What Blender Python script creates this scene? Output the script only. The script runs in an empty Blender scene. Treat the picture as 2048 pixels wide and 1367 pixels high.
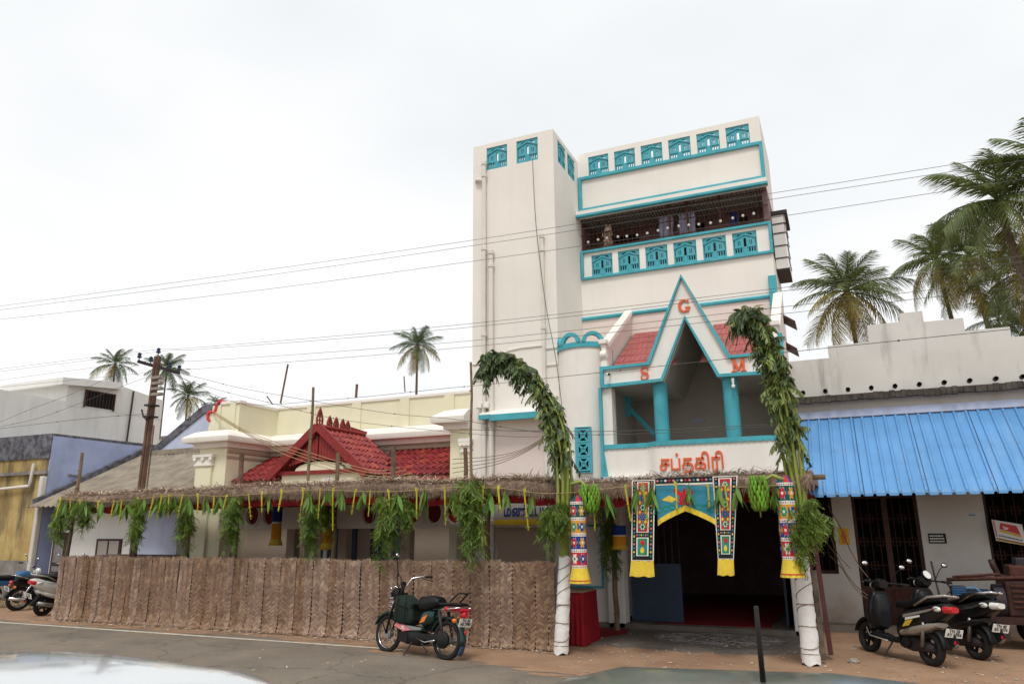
import bpy, bmesh, math, random
from mathutils import Vector, Matrix, Quaternion
from mathutils.geometry import tessellate_polygon
random.seed(7)
R = math.radians
scene = bpy.context.scene
COL = scene.collection

# ------------------------------------------------------------------ camera
F, PITCH, ROLL, YAW, CH = 1469.57, .243963, -.0087706, .4144259, 2.0
cam = bpy.data.cameras.new('camera'); camo = bpy.data.objects.new('camera', cam); COL.objects.link(camo)
cam.sensor_width = 36.0; cam.lens = 36.0 * F / 2048.0
cam.clip_start = .05; cam.clip_end = 3000
cy_, sy_ = math.cos(YAW), math.sin(YAW)
fw = Vector((-sy_, cy_, 0)); rt = Vector((cy_, sy_, 0)); up = Vector((0, 0, 1))
f2 = fw * math.cos(PITCH) + up * math.sin(PITCH); u2 = up * math.cos(PITCH) - fw * math.sin(PITCH)
r3 = rt * math.cos(ROLL) + u2 * math.sin(ROLL); u3 = u2 * math.cos(ROLL) - rt * math.sin(ROLL)
rotm = Matrix((r3, u3, -f2)).transposed()
camo.matrix_world = Matrix.Translation((0, 0, CH)) @ rotm.to_4x4()
cam.dof.use_dof = True; cam.dof.focus_distance = 16.0; cam.dof.aperture_fstop = 7
scene.camera = camo
def at(px, py, Y):
    """point on the plane y=Y that the photo shows at this place"""
    d = r3 * (px - 1024) - u3 * (py - 683.5) + f2 * F
    return Vector((0, 0, CH)) + d * (Y / d.y)

# ------------------------------------------------------------------ world: overcast
SUN_EL, SUN_AZ = R(58), R(168)      # azimuth clockwise from +Y: behind the camera, a little to the right
w = bpy.data.worlds.new('World'); scene.world = w; w.use_nodes = True
nt = w.node_tree; nt.nodes.clear()
def N(nt, t, **k):
    n = nt.nodes.new(t)
    for a, b in k.items(): setattr(n, a, b)
    return n
sky = N(nt, 'ShaderNodeTexSky', sky_type='NISHITA', sun_disc=False)
sky.sun_elevation = SUN_EL; sky.sun_rotation = SUN_AZ; sky.air_density = 1.0; sky.dust_density = 3.0
bg1 = N(nt, 'ShaderNodeBackground'); bg1.inputs[1].default_value = .06
nt.links.new(sky.outputs[0], bg1.inputs[0])
tc = N(nt, 'ShaderNodeTexCoord')
mp = N(nt, 'ShaderNodeMapping'); mp.inputs['Scale'].default_value = (1.0, 1.0, 2.2); mp.inputs['Rotation'].default_value = (0, 0, R(150))
nz = N(nt, 'ShaderNodeTexNoise'); nz.inputs['Scale'].default_value = 1.1; nz.inputs['Detail'].default_value = 4; nz.inputs['Roughness'].default_value = .5
rp = N(nt, 'ShaderNodeValToRGB')
rp.color_ramp.elements[0].position = .28; rp.color_ramp.elements[0].color = (.76, .795, .82, 1)
rp.color_ramp.elements[1].position = .62; rp.color_ramp.elements[1].color = (1.0, 1.0, 1.0, 1)
nt.links.new(tc.outputs['Generated'], mp.inputs[0]); nt.links.new(mp.outputs[0], nz.inputs['Vector']); nt.links.new(nz.outputs['Fac'], rp.inputs[0])
bg2 = N(nt, 'ShaderNodeBackground'); bg2.inputs[1].default_value = 1.0
nt.links.new(rp.outputs[0], bg2.inputs[0])
mx = N(nt, 'ShaderNodeMixShader'); mx.inputs[0].default_value = .93
nt.links.new(bg1.outputs[0], mx.inputs[1]); nt.links.new(bg2.outputs[0], mx.inputs[2])
wo = N(nt, 'ShaderNodeOutputWorld'); nt.links.new(mx.outputs[0], wo.inputs[0])
sl = bpy.data.lights.new('sun', 'SUN'); sl.energy = 1.6; sl.angle = R(16); sl.color = (1, .96, .9)
so = bpy.data.objects.new('sun', sl); COL.objects.link(so)
sd = Vector((math.sin(SUN_AZ) * math.cos(SUN_EL), math.cos(SUN_AZ) * math.cos(SUN_EL), math.sin(SUN_EL)))
so.rotation_euler = sd.to_track_quat('Z', 'Y').to_euler(); so.location = (4, -6, 30)
vs = scene.view_settings
vs.view_transform = 'Standard'; vs.look = 'None'; vs.gamma = 1; vs.exposure = 0.19; vs.use_curve_mapping = False
scene.cycles.use_denoising = True
scene.cycles.max_bounces = 7; scene.cycles.diffuse_bounces = 4; scene.cycles.transparent_max_bounces = 6

# ------------------------------------------------------------------ materials
MATS = {}
def mat(name, col, rough=.8, var=.12, scale=3.0, bump=.0, bscale=40., spec=.3, metal=0., col2=None, stain=0., stainc=(.05, .045, .04), island=0., coat=0., detail=6, streak=None, emit=0, trans=0., splash=None, st0=.52):
    m = bpy.data.materials.new(name); m.use_nodes = True; t = m.node_tree; L = t.links.new
    b = t.nodes['Principled BSDF']
    b.inputs['Roughness'].default_value = rough; b.inputs['Metallic'].default_value = metal
    b.inputs['Specular IOR Level'].default_value = spec
    if coat: b.inputs['Coat Weight'].default_value = coat; b.inputs['Coat Roughness'].default_value = .08
    tc = N(t, 'ShaderNodeTexCoord'); src = tc.outputs['Object']
    c = col; c2 = col2 or tuple(max(0, x * (1 - var * 2)) for x in c)
    nz = N(t, 'ShaderNodeTexNoise'); nz.inputs['Scale'].default_value = scale; nz.inputs['Detail'].default_value = detail; nz.inputs['Roughness'].default_value = .6
    L(src, nz.inputs['Vector'])
    rp = N(t, 'ShaderNodeValToRGB'); e = rp.color_ramp.elements
    e[0].position = .3; e[0].color = (*c2, 1); e[1].position = .62; e[1].color = (*c, 1)
    L(nz.outputs['Fac'], rp.inputs[0]); out = rp.outputs[0]
    if stain:
        mp = N(t, 'ShaderNodeMapping'); mp.inputs['Scale'].default_value = streak or (2.2, 2.2, .35)
        L(src, mp.inputs[0]); n2 = N(t, 'ShaderNodeTexNoise'); n2.inputs['Scale'].default_value = 1.6; n2.inputs['Detail'].default_value = 8; n2.inputs['Roughness'].default_value = .65
        L(mp.outputs[0], n2.inputs['Vector'])
        r2 = N(t, 'ShaderNodeValToRGB'); r2.color_ramp.elements[0].position = st0; r2.color_ramp.elements[0].color = (0, 0, 0, 1)
        r2.color_ramp.elements[1].position = st0 + .2; r2.color_ramp.elements[1].color = (stain, stain, stain, 1)
        L(n2.outputs['Fac'], r2.inputs[0])
        mx = N(t, 'ShaderNodeMixRGB'); L(r2.outputs[0], mx.inputs[0]); L(out, mx.inputs[1]); mx.inputs[2].default_value = (*stainc, 1); out = mx.outputs[0]
    if splash:      # dusty splash marks at the foot of a wall: (colour, height)
        sx = N(t, 'ShaderNodeSeparateXYZ'); L(src, sx.inputs[0]); n4 = N(t, 'ShaderNodeTexNoise'); n4.inputs['Scale'].default_value = 2.5; n4.inputs['Detail'].default_value = 6; L(src, n4.inputs['Vector'])
        ad = N(t, 'ShaderNodeMath', operation='MULTIPLY_ADD'); L(n4.outputs['Fac'], ad.inputs[0]); ad.inputs[1].default_value = -splash[1] * 1.6; L(sx.outputs['Z'], ad.inputs[2])
        mr = N(t, 'ShaderNodeMapRange'); L(ad.outputs[0], mr.inputs[0]); mr.inputs[1].default_value = -splash[1] * .7; mr.inputs[2].default_value = splash[1] * .3; mr.inputs[3].default_value = .75; mr.inputs[4].default_value = 0
        m5 = N(t, 'ShaderNodeMixRGB'); L(mr.outputs[0], m5.inputs[0]); L(out, m5.inputs[1]); m5.inputs[2].default_value = (*splash[0], 1); out = m5.outputs[0]
    if island:
        g = N(t, 'ShaderNodeNewGeometry'); mr = N(t, 'ShaderNodeMapRange'); mr.inputs[3].default_value = 1 - island; mr.inputs[4].default_value = 1 + island
        L(g.outputs['Random Per Island'], mr.inputs[0])
        hs = N(t, 'ShaderNodeHueSaturation'); L(mr.outputs[0], hs.inputs['Value']); L(out, hs.inputs['Color'])
        m2 = N(t, 'ShaderNodeMapRange'); m2.inputs[3].default_value = .5 - island * .06; m2.inputs[4].default_value = .5 + island * .05
        L(g.outputs['Random Per Island'], m2.inputs[0]); L(m2.outputs[0], hs.inputs['Hue']); out = hs.outputs[0]
    L(out, b.inputs['Base Color'])
    if bump:
        n3 = N(t, 'ShaderNodeTexNoise'); n3.inputs['Scale'].default_value = bscale; n3.inputs['Detail'].default_value = 5; L(src, n3.inputs['Vector'])
        bp = N(t, 'ShaderNodeBump'); bp.inputs['Strength'].default_value = bump; bp.inputs['Distance'].default_value = .02
        L(n3.outputs['Fac'], bp.inputs['Height']); L(bp.outputs[0], b.inputs['Normal'])
    if trans:
        b.inputs['Transmission Weight'].default_value = trans
    if emit:
        b.inputs['Emission Color'].default_value = (*col, 1); b.inputs['Emission Strength'].default_value = emit
    MATS[name] = m; return m
def leafmat(name, col, col2, island=.3, rough=.5, transl=.25):
    m = mat(name, col, rough, 0, 2.0, col2=col2, island=island, spec=.35)
    t = m.node_tree; b = t.nodes['Principled BSDF']; o = t.nodes['Material Output']
    tr = N(t, 'ShaderNodeBsdfTranslucent'); ms = N(t, 'ShaderNodeMixShader'); ms.inputs[0].default_value = transl
    src = b.inputs['Base Color'].links[0].from_socket
    t.links.new(src, tr.inputs[0]); t.links.new(b.outputs[0], ms.inputs[1]); t.links.new(tr.outputs[0], ms.inputs[2]); t.links.new(ms.outputs[0], o.inputs[0])
    return m
mat('white_wall', (.81, .78, .725), .85, .035, .7, .08, 60, stain=.2, stainc=(.66, .61, .54), streak=(2.6, 2.6, .16))
mat('clean_white', (.81, .78, .73), .8, .03, 2, .05, 50, stain=.12, stainc=(.4, .38, .34))
mat('pink_wall', (.74, .65, .60), .85, .04, 1.5, .08, 60)
mat('turquoise', (.07, .40, .48), .65, .12, 2.2, .08, 40, stain=.3, stainc=(.25, .42, .45))
mat('red_roof_paint', (.40, .115, .11), .75, .12, 4, .1, 30)
mat('orange_paint', (.72, .14, .055), .55, .05, 4)
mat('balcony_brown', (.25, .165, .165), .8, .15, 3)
mat('dark_iron', (.035, .026, .03), .6, .2, 8)
mat('rust_iron', (.09, .03, .02), .7, .3, 10, .1, 60)
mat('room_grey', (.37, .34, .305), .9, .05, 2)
mat('pvc', (.72, .69, .63), .5, .05, 3, spec=.4)
mat('cream', (.78, .75, .55), .85, .03, 1.4, .08, 50, stain=.12, stainc=(.5, .46, .3))
mat('salmon_shadow', (.42, .335, .265), .85, .04, 1.6)  # wall colour for shaded parts, darkened with the shade put in
mat('moulding_white', (.82, .79, .73), .8, .04, 2, .05, 50, stain=.15, stainc=(.5, .46, .4))
mat('tile_red', (.33, .042, .038), .6, .25, 5, .1, 60, island=.22)
mat('red_wood', (.27, .03, .028), .55, .15, 6, .05, 60)
mat('dark_red_wood', (.085, .018, .016), .6, .25, 6, .1, 50)
mat('bright_red', (.6, .05, .06), .5, .1, 4)
mat('maroon', (.22, .015, .022), .7, .15, 4)
mat('dark_void', (.008, .008, .009), .9, .1, 2)  # near-black colour standing in for the darkness of interiors and openings
mat('door_blue', (.035, .06, .10), .5, .12, 3, .04, 40, stain=.25, stainc=(.07, .08, .09))
mat('carpet_red', (.28, .01, .018), .95, .2, 8, .3, 150)
mat('old_yellow', (.50, .38, .16), .9, .3, 1.6, .15, 30, stain=.95, stainc=(.085, .07, .05), streak=(1.3, 1.3, .24), col2=(.33, .22, .08), st0=.44)
mat('old_grey', (.28, .26, .24), .95, .25, 2, .2, 20, stain=.6)
mat('blue_wash', (.38, .44, .66), .9, .12, 1.2, .1, 30, stain=.55, stainc=(.30, .30, .33), streak=(1.2, 1.2, .6))
mat('pale_blue', (.52, .57, .73), .9, .08, 1.4, .1, 30, stain=.35, stainc=(.3, .3, .32))
mat('grey_white', (.72, .71, .68), .9, .04, .8, .08, 30, stain=.3, stainc=(.42, .41, .39))
mat('weathered_white', (.66, .64, .60), .9, .06, 1.0, .1, 30, stain=.6, stainc=(.2, .19, .17), streak=(1.6, 1.6, .22))
mat('shop_white', (.62, .60, .56), .85, .05, 1.4, .1, 30, stain=.45, stainc=(.42, .36, .27), streak=(1.0, 1.0, .8), splash=((.34, .21, .13), .55))
mat('moss_gap_dark', (.10, .085, .07), .95, .3, 6, .4, 40)
mat('black_mould', (.055, .055, .06), .95, .5, 5, .2, 40, col2=(.2, .2, .24))
mat('asbestos', (.30, .255, .20), .95, .2, 2.5, .2, 40, stain=.5, stainc=(.16, .14, .11), streak=(.5, 3, 1))
mat('brown_wood', (.075, .032, .024), .6, .2, 8, .1, 60)
mat('blue_sheet', (.115, .305, .59), .5, .08, 1.5, .03, 20, stain=.45, stainc=(.20, .36, .58), streak=(2.5, .6, .6))
mat('thatch', (.33, .235, .175), .95, .3, 14, .8, 60, col2=(.16, .105, .075))
mat('straw', (.60, .47, .36), .9, .2, 10, island=.35)
mat('twig', (.16, .11, .075), .9, .2, 10, .3, 80, island=.25)
mat('bamboo', (.22, .16, .10), .8, .25, 6, .2, 60)
mat('grey_pole', (.17, .10, .07), .85, .35, 3, .3, 30, col2=(.07, .04, .03))
mat('white_cloth', (.80, .79, .77), .9, .05, 6, .5, 18)
mat('rope', (.26, .19, .12), .9, .2, 30)
mat('tan_rope', (.45, .33, .17), .9, .2, 30)
mat('wire_black', (.09, .088, .085), .6, .1, 5)
mat('red_cloth', (.26, .006, .014), .8, .15, 4, .15, 12)
mat('asphalt', (.25, .21, .163), .9, .2, .9, .7, 130, stain=.7, stainc=(.27, .205, .145), streak=(.22, 1.0, 1), detail=12, col2=(.165, .142, .115))
mat('dirt', (.36, .225, .14), .97, .2, 1.1, .6, 45, stain=.5, stainc=(.20, .115, .07), streak=(.7, .9, 1), detail=10, col2=(.26, .155, .095))
def cracks(m):
    t = m.node_tree; L = t.links.new; b = t.nodes['Principled BSDF']; src = b.inputs['Base Color'].links[0].from_socket; tc = N(t, 'ShaderNodeTexCoord')
    nz = N(t, 'ShaderNodeTexNoise'); nz.inputs['Scale'].default_value = 1.5; nz.inputs['Detail'].default_value = 6; L(tc.outputs['Object'], nz.inputs['Vector']); va = N(t, 'ShaderNodeVectorMath', operation='MULTIPLY_ADD'); L(nz.outputs['Color'], va.inputs[0]); va.inputs[1].default_value = (.9, .9, 0); L(tc.outputs['Object'], va.inputs[2])
    vo = N(t, 'ShaderNodeTexVoronoi', feature='DISTANCE_TO_EDGE'); vo.inputs['Scale'].default_value = .45; L(va.outputs[0], vo.inputs['Vector']); rp = N(t, 'ShaderNodeValToRGB'); rp.color_ramp.elements[0].color = (.5, .48, .46, 1); rp.color_ramp.elements[1].position = .012; L(vo.outputs['Distance'], rp.inputs[0])
    mx = N(t, 'ShaderNodeMixRGB', blend_type='MULTIPLY'); mx.inputs[0].default_value = .7; L(src, mx.inputs[1]); L(rp.outputs[0], mx.inputs[2])
    gr = N(t, 'ShaderNodeTexNoise'); gr.inputs['Scale'].default_value = 90; gr.inputs['Detail'].default_value = 3; L(tc.outputs['Object'], gr.inputs['Vector']); r2 = N(t, 'ShaderNodeValToRGB'); r2.color_ramp.elements[0].position = .3; r2.color_ramp.elements[0].color = (.6, .6, .6, 1); r2.color_ramp.elements[1].position = .7; r2.color_ramp.elements[1].color = (1.25, 1.25, 1.25, 1); L(gr.outputs['Fac'], r2.inputs[0])
    m2 = N(t, 'ShaderNodeMixRGB', blend_type='MULTIPLY'); m2.inputs[0].default_value = .8; L(mx.outputs[0], m2.inputs[1]); L(r2.outputs[0], m2.inputs[2]); L(m2.outputs[0], b.inputs['Base Color'])
cracks(MATS['asphalt'])
mat('road_paint', (.62, .58, .48), .8, .15, 6, stain=.6, stainc=(.2, .18, .15), streak=(3, 3, 3))
mat('concrete', (.20, .175, .15), .92, .2, 2, .3, 60, stain=.5, stainc=(.19, .115, .07), streak=(1, 1, 1))
mat('chalk', (.6, .58, .56), .95, .15, 9)
mat('rubber', (.018, .017, .017), .75, .2, 20)
mat('black_plastic', (.013, .013, .014), .5, .15, 10, spec=.2)
mat('black_vinyl', (.009, .009, .01), .5, .1, 20, .1, 200, spec=.22)
mat('chrome', (.6, .6, .6), .2, .1, 5, metal=1.)
mat('steel', (.32, .31, .30), .4, .15, 8, metal=.8)
mat('moped_green', (.008, .032, .028), .35, .1, 5, coat=.3)
mat('canvas_green', (.014, .026, .02), .85, .2, 8, .3, 50)
mat('silver_paint', (.36, .33, .29), .3, .08, 5, coat=.6, metal=.3)
mat('black_paint', (.01, .009, .01), .32, .1, 5, coat=.25, spec=.25)
mat('pearl_white', (.72, .70, .64), .3, .05, 5, coat=.5)
mat('red_plastic', (.55, .02, .03), .25, .1, 5, coat=.4)
mat('orange_plastic', (.75, .18, .02), .3, .1, 5)
mat('plate_white', (.75, .74, .70), .5, .06, 8)
mat('ink', (.02, .02, .02), .7, .1, 5)
mat('mirror_glass', (.8, .82, .84), .05, .02, 2, metal=1.)
mat('lamp_glass', (.75, .75, .72), .1, .02, 2, coat=1.)
mat('blue_paint', (.03, .13, .3), .4, .1, 5, coat=.4)
mat('motor_blue', (.03, .06, .11), .5, .2, 6)
mat('engine_brown', (.055, .022, .017), .6, .3, 7, .15, 50)
mat('car_white', (.50, .535, .555), .22, .02, 1, coat=1., spec=.5)
mat('car_grey', (.125, .14, .12), .35, .3, 3, coat=.3, stain=.4, stainc=(.3, .3, .28), streak=(2, .6, 2))
mat('car_glass', (.012, .014, .016), .06, .05, 2, spec=.6, coat=.6)
mat('stone_grey', (.34, .30, .26), .95, .2, 10, .5, 40)
mat('sign_yellow', (.68, .45, .03), .6, .08, 4)
mat('sign_blue', (.02, .035, .16), .6, .1, 4)
mat('cloth_yellow', (.78, .58, .06), .85, .1, 6, .3, 25)
mat('cloth_white', (.78, .75, .68), .85, .08, 8)
mat('cloth_red', (.60, .018, .045), .85, .12, 6, .15, 30)
mat('cloth_green', (.0, .095, .075), .85, .15, 6, .15, 30)
mat('cloth_leaf', (.02, .27, .13), .85, .15, 6, .15, 30)
mat('cloth_blue', (.015, .05, .28), .85, .15, 6, .15, 30)
mat('cloth_orange', (.74, .33, .02), .85, .12, 6, .15, 30)
mat('cloth_sky', (.045, .25, .36), .85, .12, 6, .2, 18)
mat('cloth_black', (.014, .017, .022), .85, .15, 6)
mat('cloth_lilac', (.38, .38, .52), .85, .15, 6, .2, 20)
mat('cloth_pink', (.72, .22, .22), .85, .1, 6)
mat('bark', (.16, .125, .095), .95, .3, 8, .6, 30)
leafmat('palm_leaf', (.13, .17, .045), (.075, .115, .035), .4)
leafmat('palm_yellow', (.30, .25, .06), (.18, .165, .04), .35)
leafmat('palm_far', (.095, .145, .06), (.06, .1, .045), .35)
leafmat('neem', (.165, .235, .035), (.06, .115, .02), .55)
leafmat('mango', (.14, .24, .045), (.07, .14, .03), .4)
leafmat('tassel', (.66, .60, .06), (.48, .48, .05), .2)
leafmat('banana_leaf', (.10, .145, .055), (.045, .075, .032), .55)
leafmat('banana_leaf_fresh', (.23, .28, .075), (.11, .16, .045), .5)
leafmat('banana_stem', (.30, .34, .07), (.18, .24, .045), .25, transl=.08)
leafmat('banana_fruit', (.15, .28, .022), (.09, .19, .018), .4, rough=.4, transl=.05)
leafmat('grass', (.10, .15, .03), (.07, .10, .02), .3)

# ------------------------------------------------------------------ mesh builder
class MB:
    def __init__(s): s.v = []; s.f = []
    def add(s, vs, fs):
        o = len(s.v); s.v += [tuple(p) for p in vs]; s.f += [tuple(i + o for i in f) for f in fs]; return s
    def box(s, x0, x1, y0, y1, z0, z1):
        v = [(x, y, z) for x in (x0, x1) for y in (y0, y1) for z in (z0, z1)]
        return s.add(v, [(0, 1, 3, 2), (4, 6, 7, 5), (0, 4, 5, 1), (2, 3, 7, 6), (0, 2, 6, 4), (1, 5, 7, 3)])
    def obox(s, c, ax, sx, sy, sz):
        """box centred at c with half sizes along the columns of ax"""
        c = Vector(c); v = [c + ax @ Vector((a * sx, b * sy, d * sz)) for a in (-1, 1) for b in (-1, 1) for d in (-1, 1)]
        return s.add(v, [(0, 1, 3, 2), (4, 6, 7, 5), (0, 4, 5, 1), (2, 3, 7, 6), (0, 2, 6, 4), (1, 5, 7, 3)])
    def bar(s, a, b, w, h=None, upv=(0, 0, 1)):
        a = Vector(a); b = Vector(b); d = (b - a); l = d.length; d.normalize(); u = Vector(upv)
        if abs(d.dot(u)) > .98: u = Vector((0, 1, 0))
        x = d.cross(u).normalized(); u = x.cross(d)
        return s.obox((a + b) / 2, Matrix((d, x, u)).transposed(), l / 2, w / 2, (h or w) / 2)
    def tube(s, path, r, n=8, cap=True):
        P = [Vector(p) for p in path]; rs = r if isinstance(r, (list, tuple)) else [r] * len(P)
        vs = []; x = None
        for i, p in enumerate(P):
            t = (P[min(i + 1, len(P) - 1)] - P[max(i - 1, 0)]).normalized()
            if x is None:
                x = t.orthogonal().normalized()
            else:
                x = (x - t * x.dot(t)).normalized()
            y = t.cross(x)
            vs += [p + (x * math.cos(k * 2 * math.pi / n) + y * math.sin(k * 2 * math.pi / n)) * rs[i] for k in range(n)]
        fs = [(i * n + k, i * n + (k + 1) % n, (i + 1) * n + (k + 1) % n, (i + 1) * n + k) for i in range(len(P) - 1) for k in range(n)]
        if cap: fs += [tuple(range(n - 1, -1, -1)), tuple(range((len(P) - 1) * n, len(P) * n))]
        return s.add(vs, fs)
    def lathe(s, prof, c=(0, 0, 0), n=24, axis=None, a0=0, a1=2 * math.pi, close=True):
        """prof = [(r, h)] turned round the z axis (or the 3x3 matrix axis)"""
        ax = axis or Matrix.Identity(3); c = Vector(c); full = abs(a1 - a0 - 2 * math.pi) < 1e-6
        m = n if full else n + 1; vs = []
        for r, h in prof:
            for k in range(m):
                a = a0 + (a1 - a0) * k / n; vs.append(c + ax @ Vector((r * math.cos(a), r * math.sin(a), h)))
        fs = []
        for i in range(len(prof) - 1):
            for k in range(n):
                k2 = (k + 1) % m; fs.append((i * m + k, i * m + k2, (i + 1) * m + k2, (i + 1) * m + k))
        return s.add(vs, fs)
    def prism(s, poly, d0, d1, plane='xz', holes=()):
        """polygon (with holes) in a plane, extruded along the third axis from d0 to d1"""
        def to(p, d):
            return {'xz': (p[0], d, p[1]), 'xy': (p[0], p[1], d), 'yz': (d, p[0], p[1])}[plane]
        loops = [list(poly)] + [list(h) for h in holes]
        flat = [p for l in loops for p in l]; n = len(flat)
        tri = tessellate_polygon([[Vector((p[0], p[1], 0)) for p in l] for l in loops])
        vs = [to(p, d0) for p in flat] + [to(p, d1) for p in flat]
        fs = [tuple(t) for t in tri] + [tuple(i + n for i in reversed(t)) for t in tri]
        o = 0
        for l in loops:
            m = len(l); fs += [(o + i, o + (i + 1) % m, n + o + (i + 1) % m, n + o + i) for i in range(m)]; o += m
        return s.add(vs, fs)
    def ball(s, c, r, n=10, m=6, sc=(1, 1, 1)):
        c = Vector(c); vs = [c + Vector((0, 0, r * sc[2]))]; fs = []
        for i in range(1, m):
            a = math.pi * i / m
            vs += [c + Vector((math.sin(a) * math.cos(k * 2 * math.pi / n) * r * sc[0], math.sin(a) * math.sin(k * 2 * math.pi / n) * r * sc[1], math.cos(a) * r * sc[2])) for k in range(n)]
        vs.append(c - Vector((0, 0, r * sc[2]))); L = len(vs) - 1
        fs += [(0, 1 + k, 1 + (k + 1) % n) for k in range(n)]
        fs += [(1 + i * n + k, 1 + (i + 1) * n + k, 1 + (i + 1) * n + (k + 1) % n, 1 + i * n + (k + 1) % n) for i in range(m - 2) for k in range(n)]
        fs += [(L, 1 + (m - 2) * n + (k + 1) % n, 1 + (m - 2) * n + k) for k in range(n)]
        return s.add(vs, fs)
    def sheet(s, rows):
        """grid of points"""
        n = len(rows[0]); vs = [p for r in rows for p in r]
        return s.add(vs, [(i * n + k, i * n + k + 1, (i + 1) * n + k + 1, (i + 1) * n + k) for i in range(len(rows) - 1) for k in range(n - 1)])
    def stroke(s, pts, w, d0, d1, to, closed=False):
        """flat ribbon of width w along 2-D points, thick from d0 to d1; to(x, z, d) -> 3-D"""
        P = [Vector((p[0], p[1])) for p in pts]; n = len(P); L = []; Rr = []
        for i, p in enumerate(P):
            a = P[i - 1] if (i or closed) else p; b = P[(i + 1) % n] if (i < n - 1 or closed) else p
            t = (b - a); t = t.normalized() if t.length > 1e-9 else Vector((1, 0)); q = Vector((-t.y, t.x))
            ww = w[i] if isinstance(w, (list, tuple)) else w
            L.append(p + q * ww / 2); Rr.append(p - q * ww / 2)
        vs = []
        for i in range(n): vs += [to(L[i].x, L[i].y, d0), to(Rr[i].x, Rr[i].y, d0), to(L[i].x, L[i].y, d1), to(Rr[i].x, Rr[i].y, d1)]
        fs = []
        for i in range(n if closed else n - 1):
            a = i * 4; b = ((i + 1) % n) * 4
            fs += [(a, a + 1, b + 1, b), (a + 2, b + 2, b + 3, a + 3), (a, b, b + 2, a + 2), (a + 1, a + 3, b + 3, b + 1)]
        if not closed: fs += [(0, 2, 3, 1), ((n - 1) * 4, (n - 1) * 4 + 1, (n - 1) * 4 + 3, (n - 1) * 4 + 2)]
        return s.add(vs, fs)
    def mesh(s, name, m, off=(0, 0, 0), smooth=False):
        me = bpy.data.meshes.new(name); o = Vector(off)
        me.from_pydata([Vector(p) - o for p in s.v], [], s.f); me.materials.append(MATS[m])
        bm = bmesh.new(); bm.from_mesh(me); bmesh.ops.recalc_face_normals(bm, faces=bm.faces); bm.to_mesh(me); bm.free()
        if smooth:
            for p in me.polygons: p.use_smooth = True
            if smooth != 'all':
                me.set_sharp_from_angle(angle=R(smooth if smooth is not True else 40))
        me.update(); return me
BASE = {}
def build(mb, name, m, parent=None, smooth=False, bevel=0, kind=None, label=None):
    off = BASE.get(parent, (0, 0, 0)) if parent else (0, 0, 0)
    o = bpy.data.objects.new(name, mb.mesh(name, m, off, smooth)); COL.objects.link(o)
    if parent:
        o.parent = parent; BASE[o] = off
    if bevel:
        b = o.modifiers.new('bevel', 'BEVEL'); b.width = bevel; b.segments = 2; b.limit_method = 'ANGLE'; b.angle_limit = R(50)
    if kind: o['kind'] = kind
    if label: o['label'] = label
    return o
def tag(o, label, cat, group=None):
    o['label'] = label; o['category'] = cat
    if group: o['group'] = group
    return o
def thing(name, label, cat, loc=(0, 0, 0), group=None, rz=0, local=False):
    o = bpy.data.objects.new(name, None); COL.objects.link(o); o.location = loc; o.rotation_euler = (0, 0, rz); o.empty_display_size = .2
    BASE[o] = (0, 0, 0) if local else tuple(loc)
    return tag(o, label, cat, group)
def struct(mb, name, m, smooth=False):
    o = build(mb, name, m, smooth=smooth); o['kind'] = 'structure'; return o
def copy_tree(o, parent=None):
    c = o.copy(); COL.objects.link(c); c.parent = parent
    for ch in o.children: copy_tree(ch, c)
    return c
def inst(name, me, parent, loc, rot=(0, 0, 0), sc=1):
    o = bpy.data.objects.new(name, me); COL.objects.link(o)
    if parent: o.parent = parent
    o.location = loc; o.rotation_euler = rot; o.scale = (sc,) * 3 if not isinstance(sc, (tuple, list)) else sc
    return o
U = random.uniform
# ------------------------------------------------------------------ ground, road
g = MB(); g.add([(-900, -700, 0), (900, -700, 0), (900, 1200, 0), (-900, 1200, 0)], [(0, 1, 2, 3)])
struct(g, 'ground', 'dirt')
edge = []
x = -140.0
while x < 60:
    if x < -9: y = 11.62
    elif x < -3.5: y = 11.62 - 1.35 * ((x + 9) / 5.5) ** 1.1
    else: y = 10.27 - .02 * (x + 3.5)
    edge.append((x, y + U(-.05, .05) + .07 * math.sin(x * 1.7))); x += 6 if x < -24 else (.22 if x < 8 else 4)
rd = MB(); n = len(edge)
rd.add([(p[0], p[1], .004) for p in edge] + [(p[0], -1.2, .004) for p in edge], [(i, i + 1, n + i + 1, n + i) for i in range(n - 1)])
struct(rd, 'road', 'asphalt')
dd_ = MB()
for q in range(150):      # sand blown over the road edge
    ex, ey = random.choice([e for e in edge if -20 < e[0] < 7]); cx_, cy2_ = ex + U(-.3, .3), ey - abs(random.gauss(0, .22)) + .05; sx_, sy2_ = U(.08, .6), U(.02, .1); nn = 11; zz = .0052 + q * .00001
    pts_ = [(cx_ + sx_ * math.cos(2 * math.pi * k_ / nn) * U(.6, 1.2), cy2_ + sy2_ * math.sin(2 * math.pi * k_ / nn) * U(.6, 1.3), zz) for k_ in range(nn)]; dd_.add(pts_ + [(cx_, cy2_, zz)], [(k_, (k_ + 1) % nn, nn) for k_ in range(nn)])
struct(dd_, 'sand_drift', 'dirt')
ln = MB()
xs = [-140, -60, -30, -20, -16, -13, -11, -9.5, -8.4, -7.6, -6.9]
ln.sheet([[(xx, 11.19 + .012 * math.sin(xx * 3), .008) for xx in xs], [(xx, 11.29 + .012 * math.sin(xx * 2.3) - (.05 if xx > -7 else 0), .008) for xx in xs]])
struct(ln, 'road_edge_line', 'road_paint')
ap = MB(); pts = [(-4.9, 15.6), (-4.9, 14.1)]
for i in range(28):
    xx = -4.8 + i * .145; pts.append((xx, 13.05 - .35 * math.sin(i / 27 * 3.1) + U(-.09, .09)))
pts += [(-.85, 13.4), (-.85, 15.6)]
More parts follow.
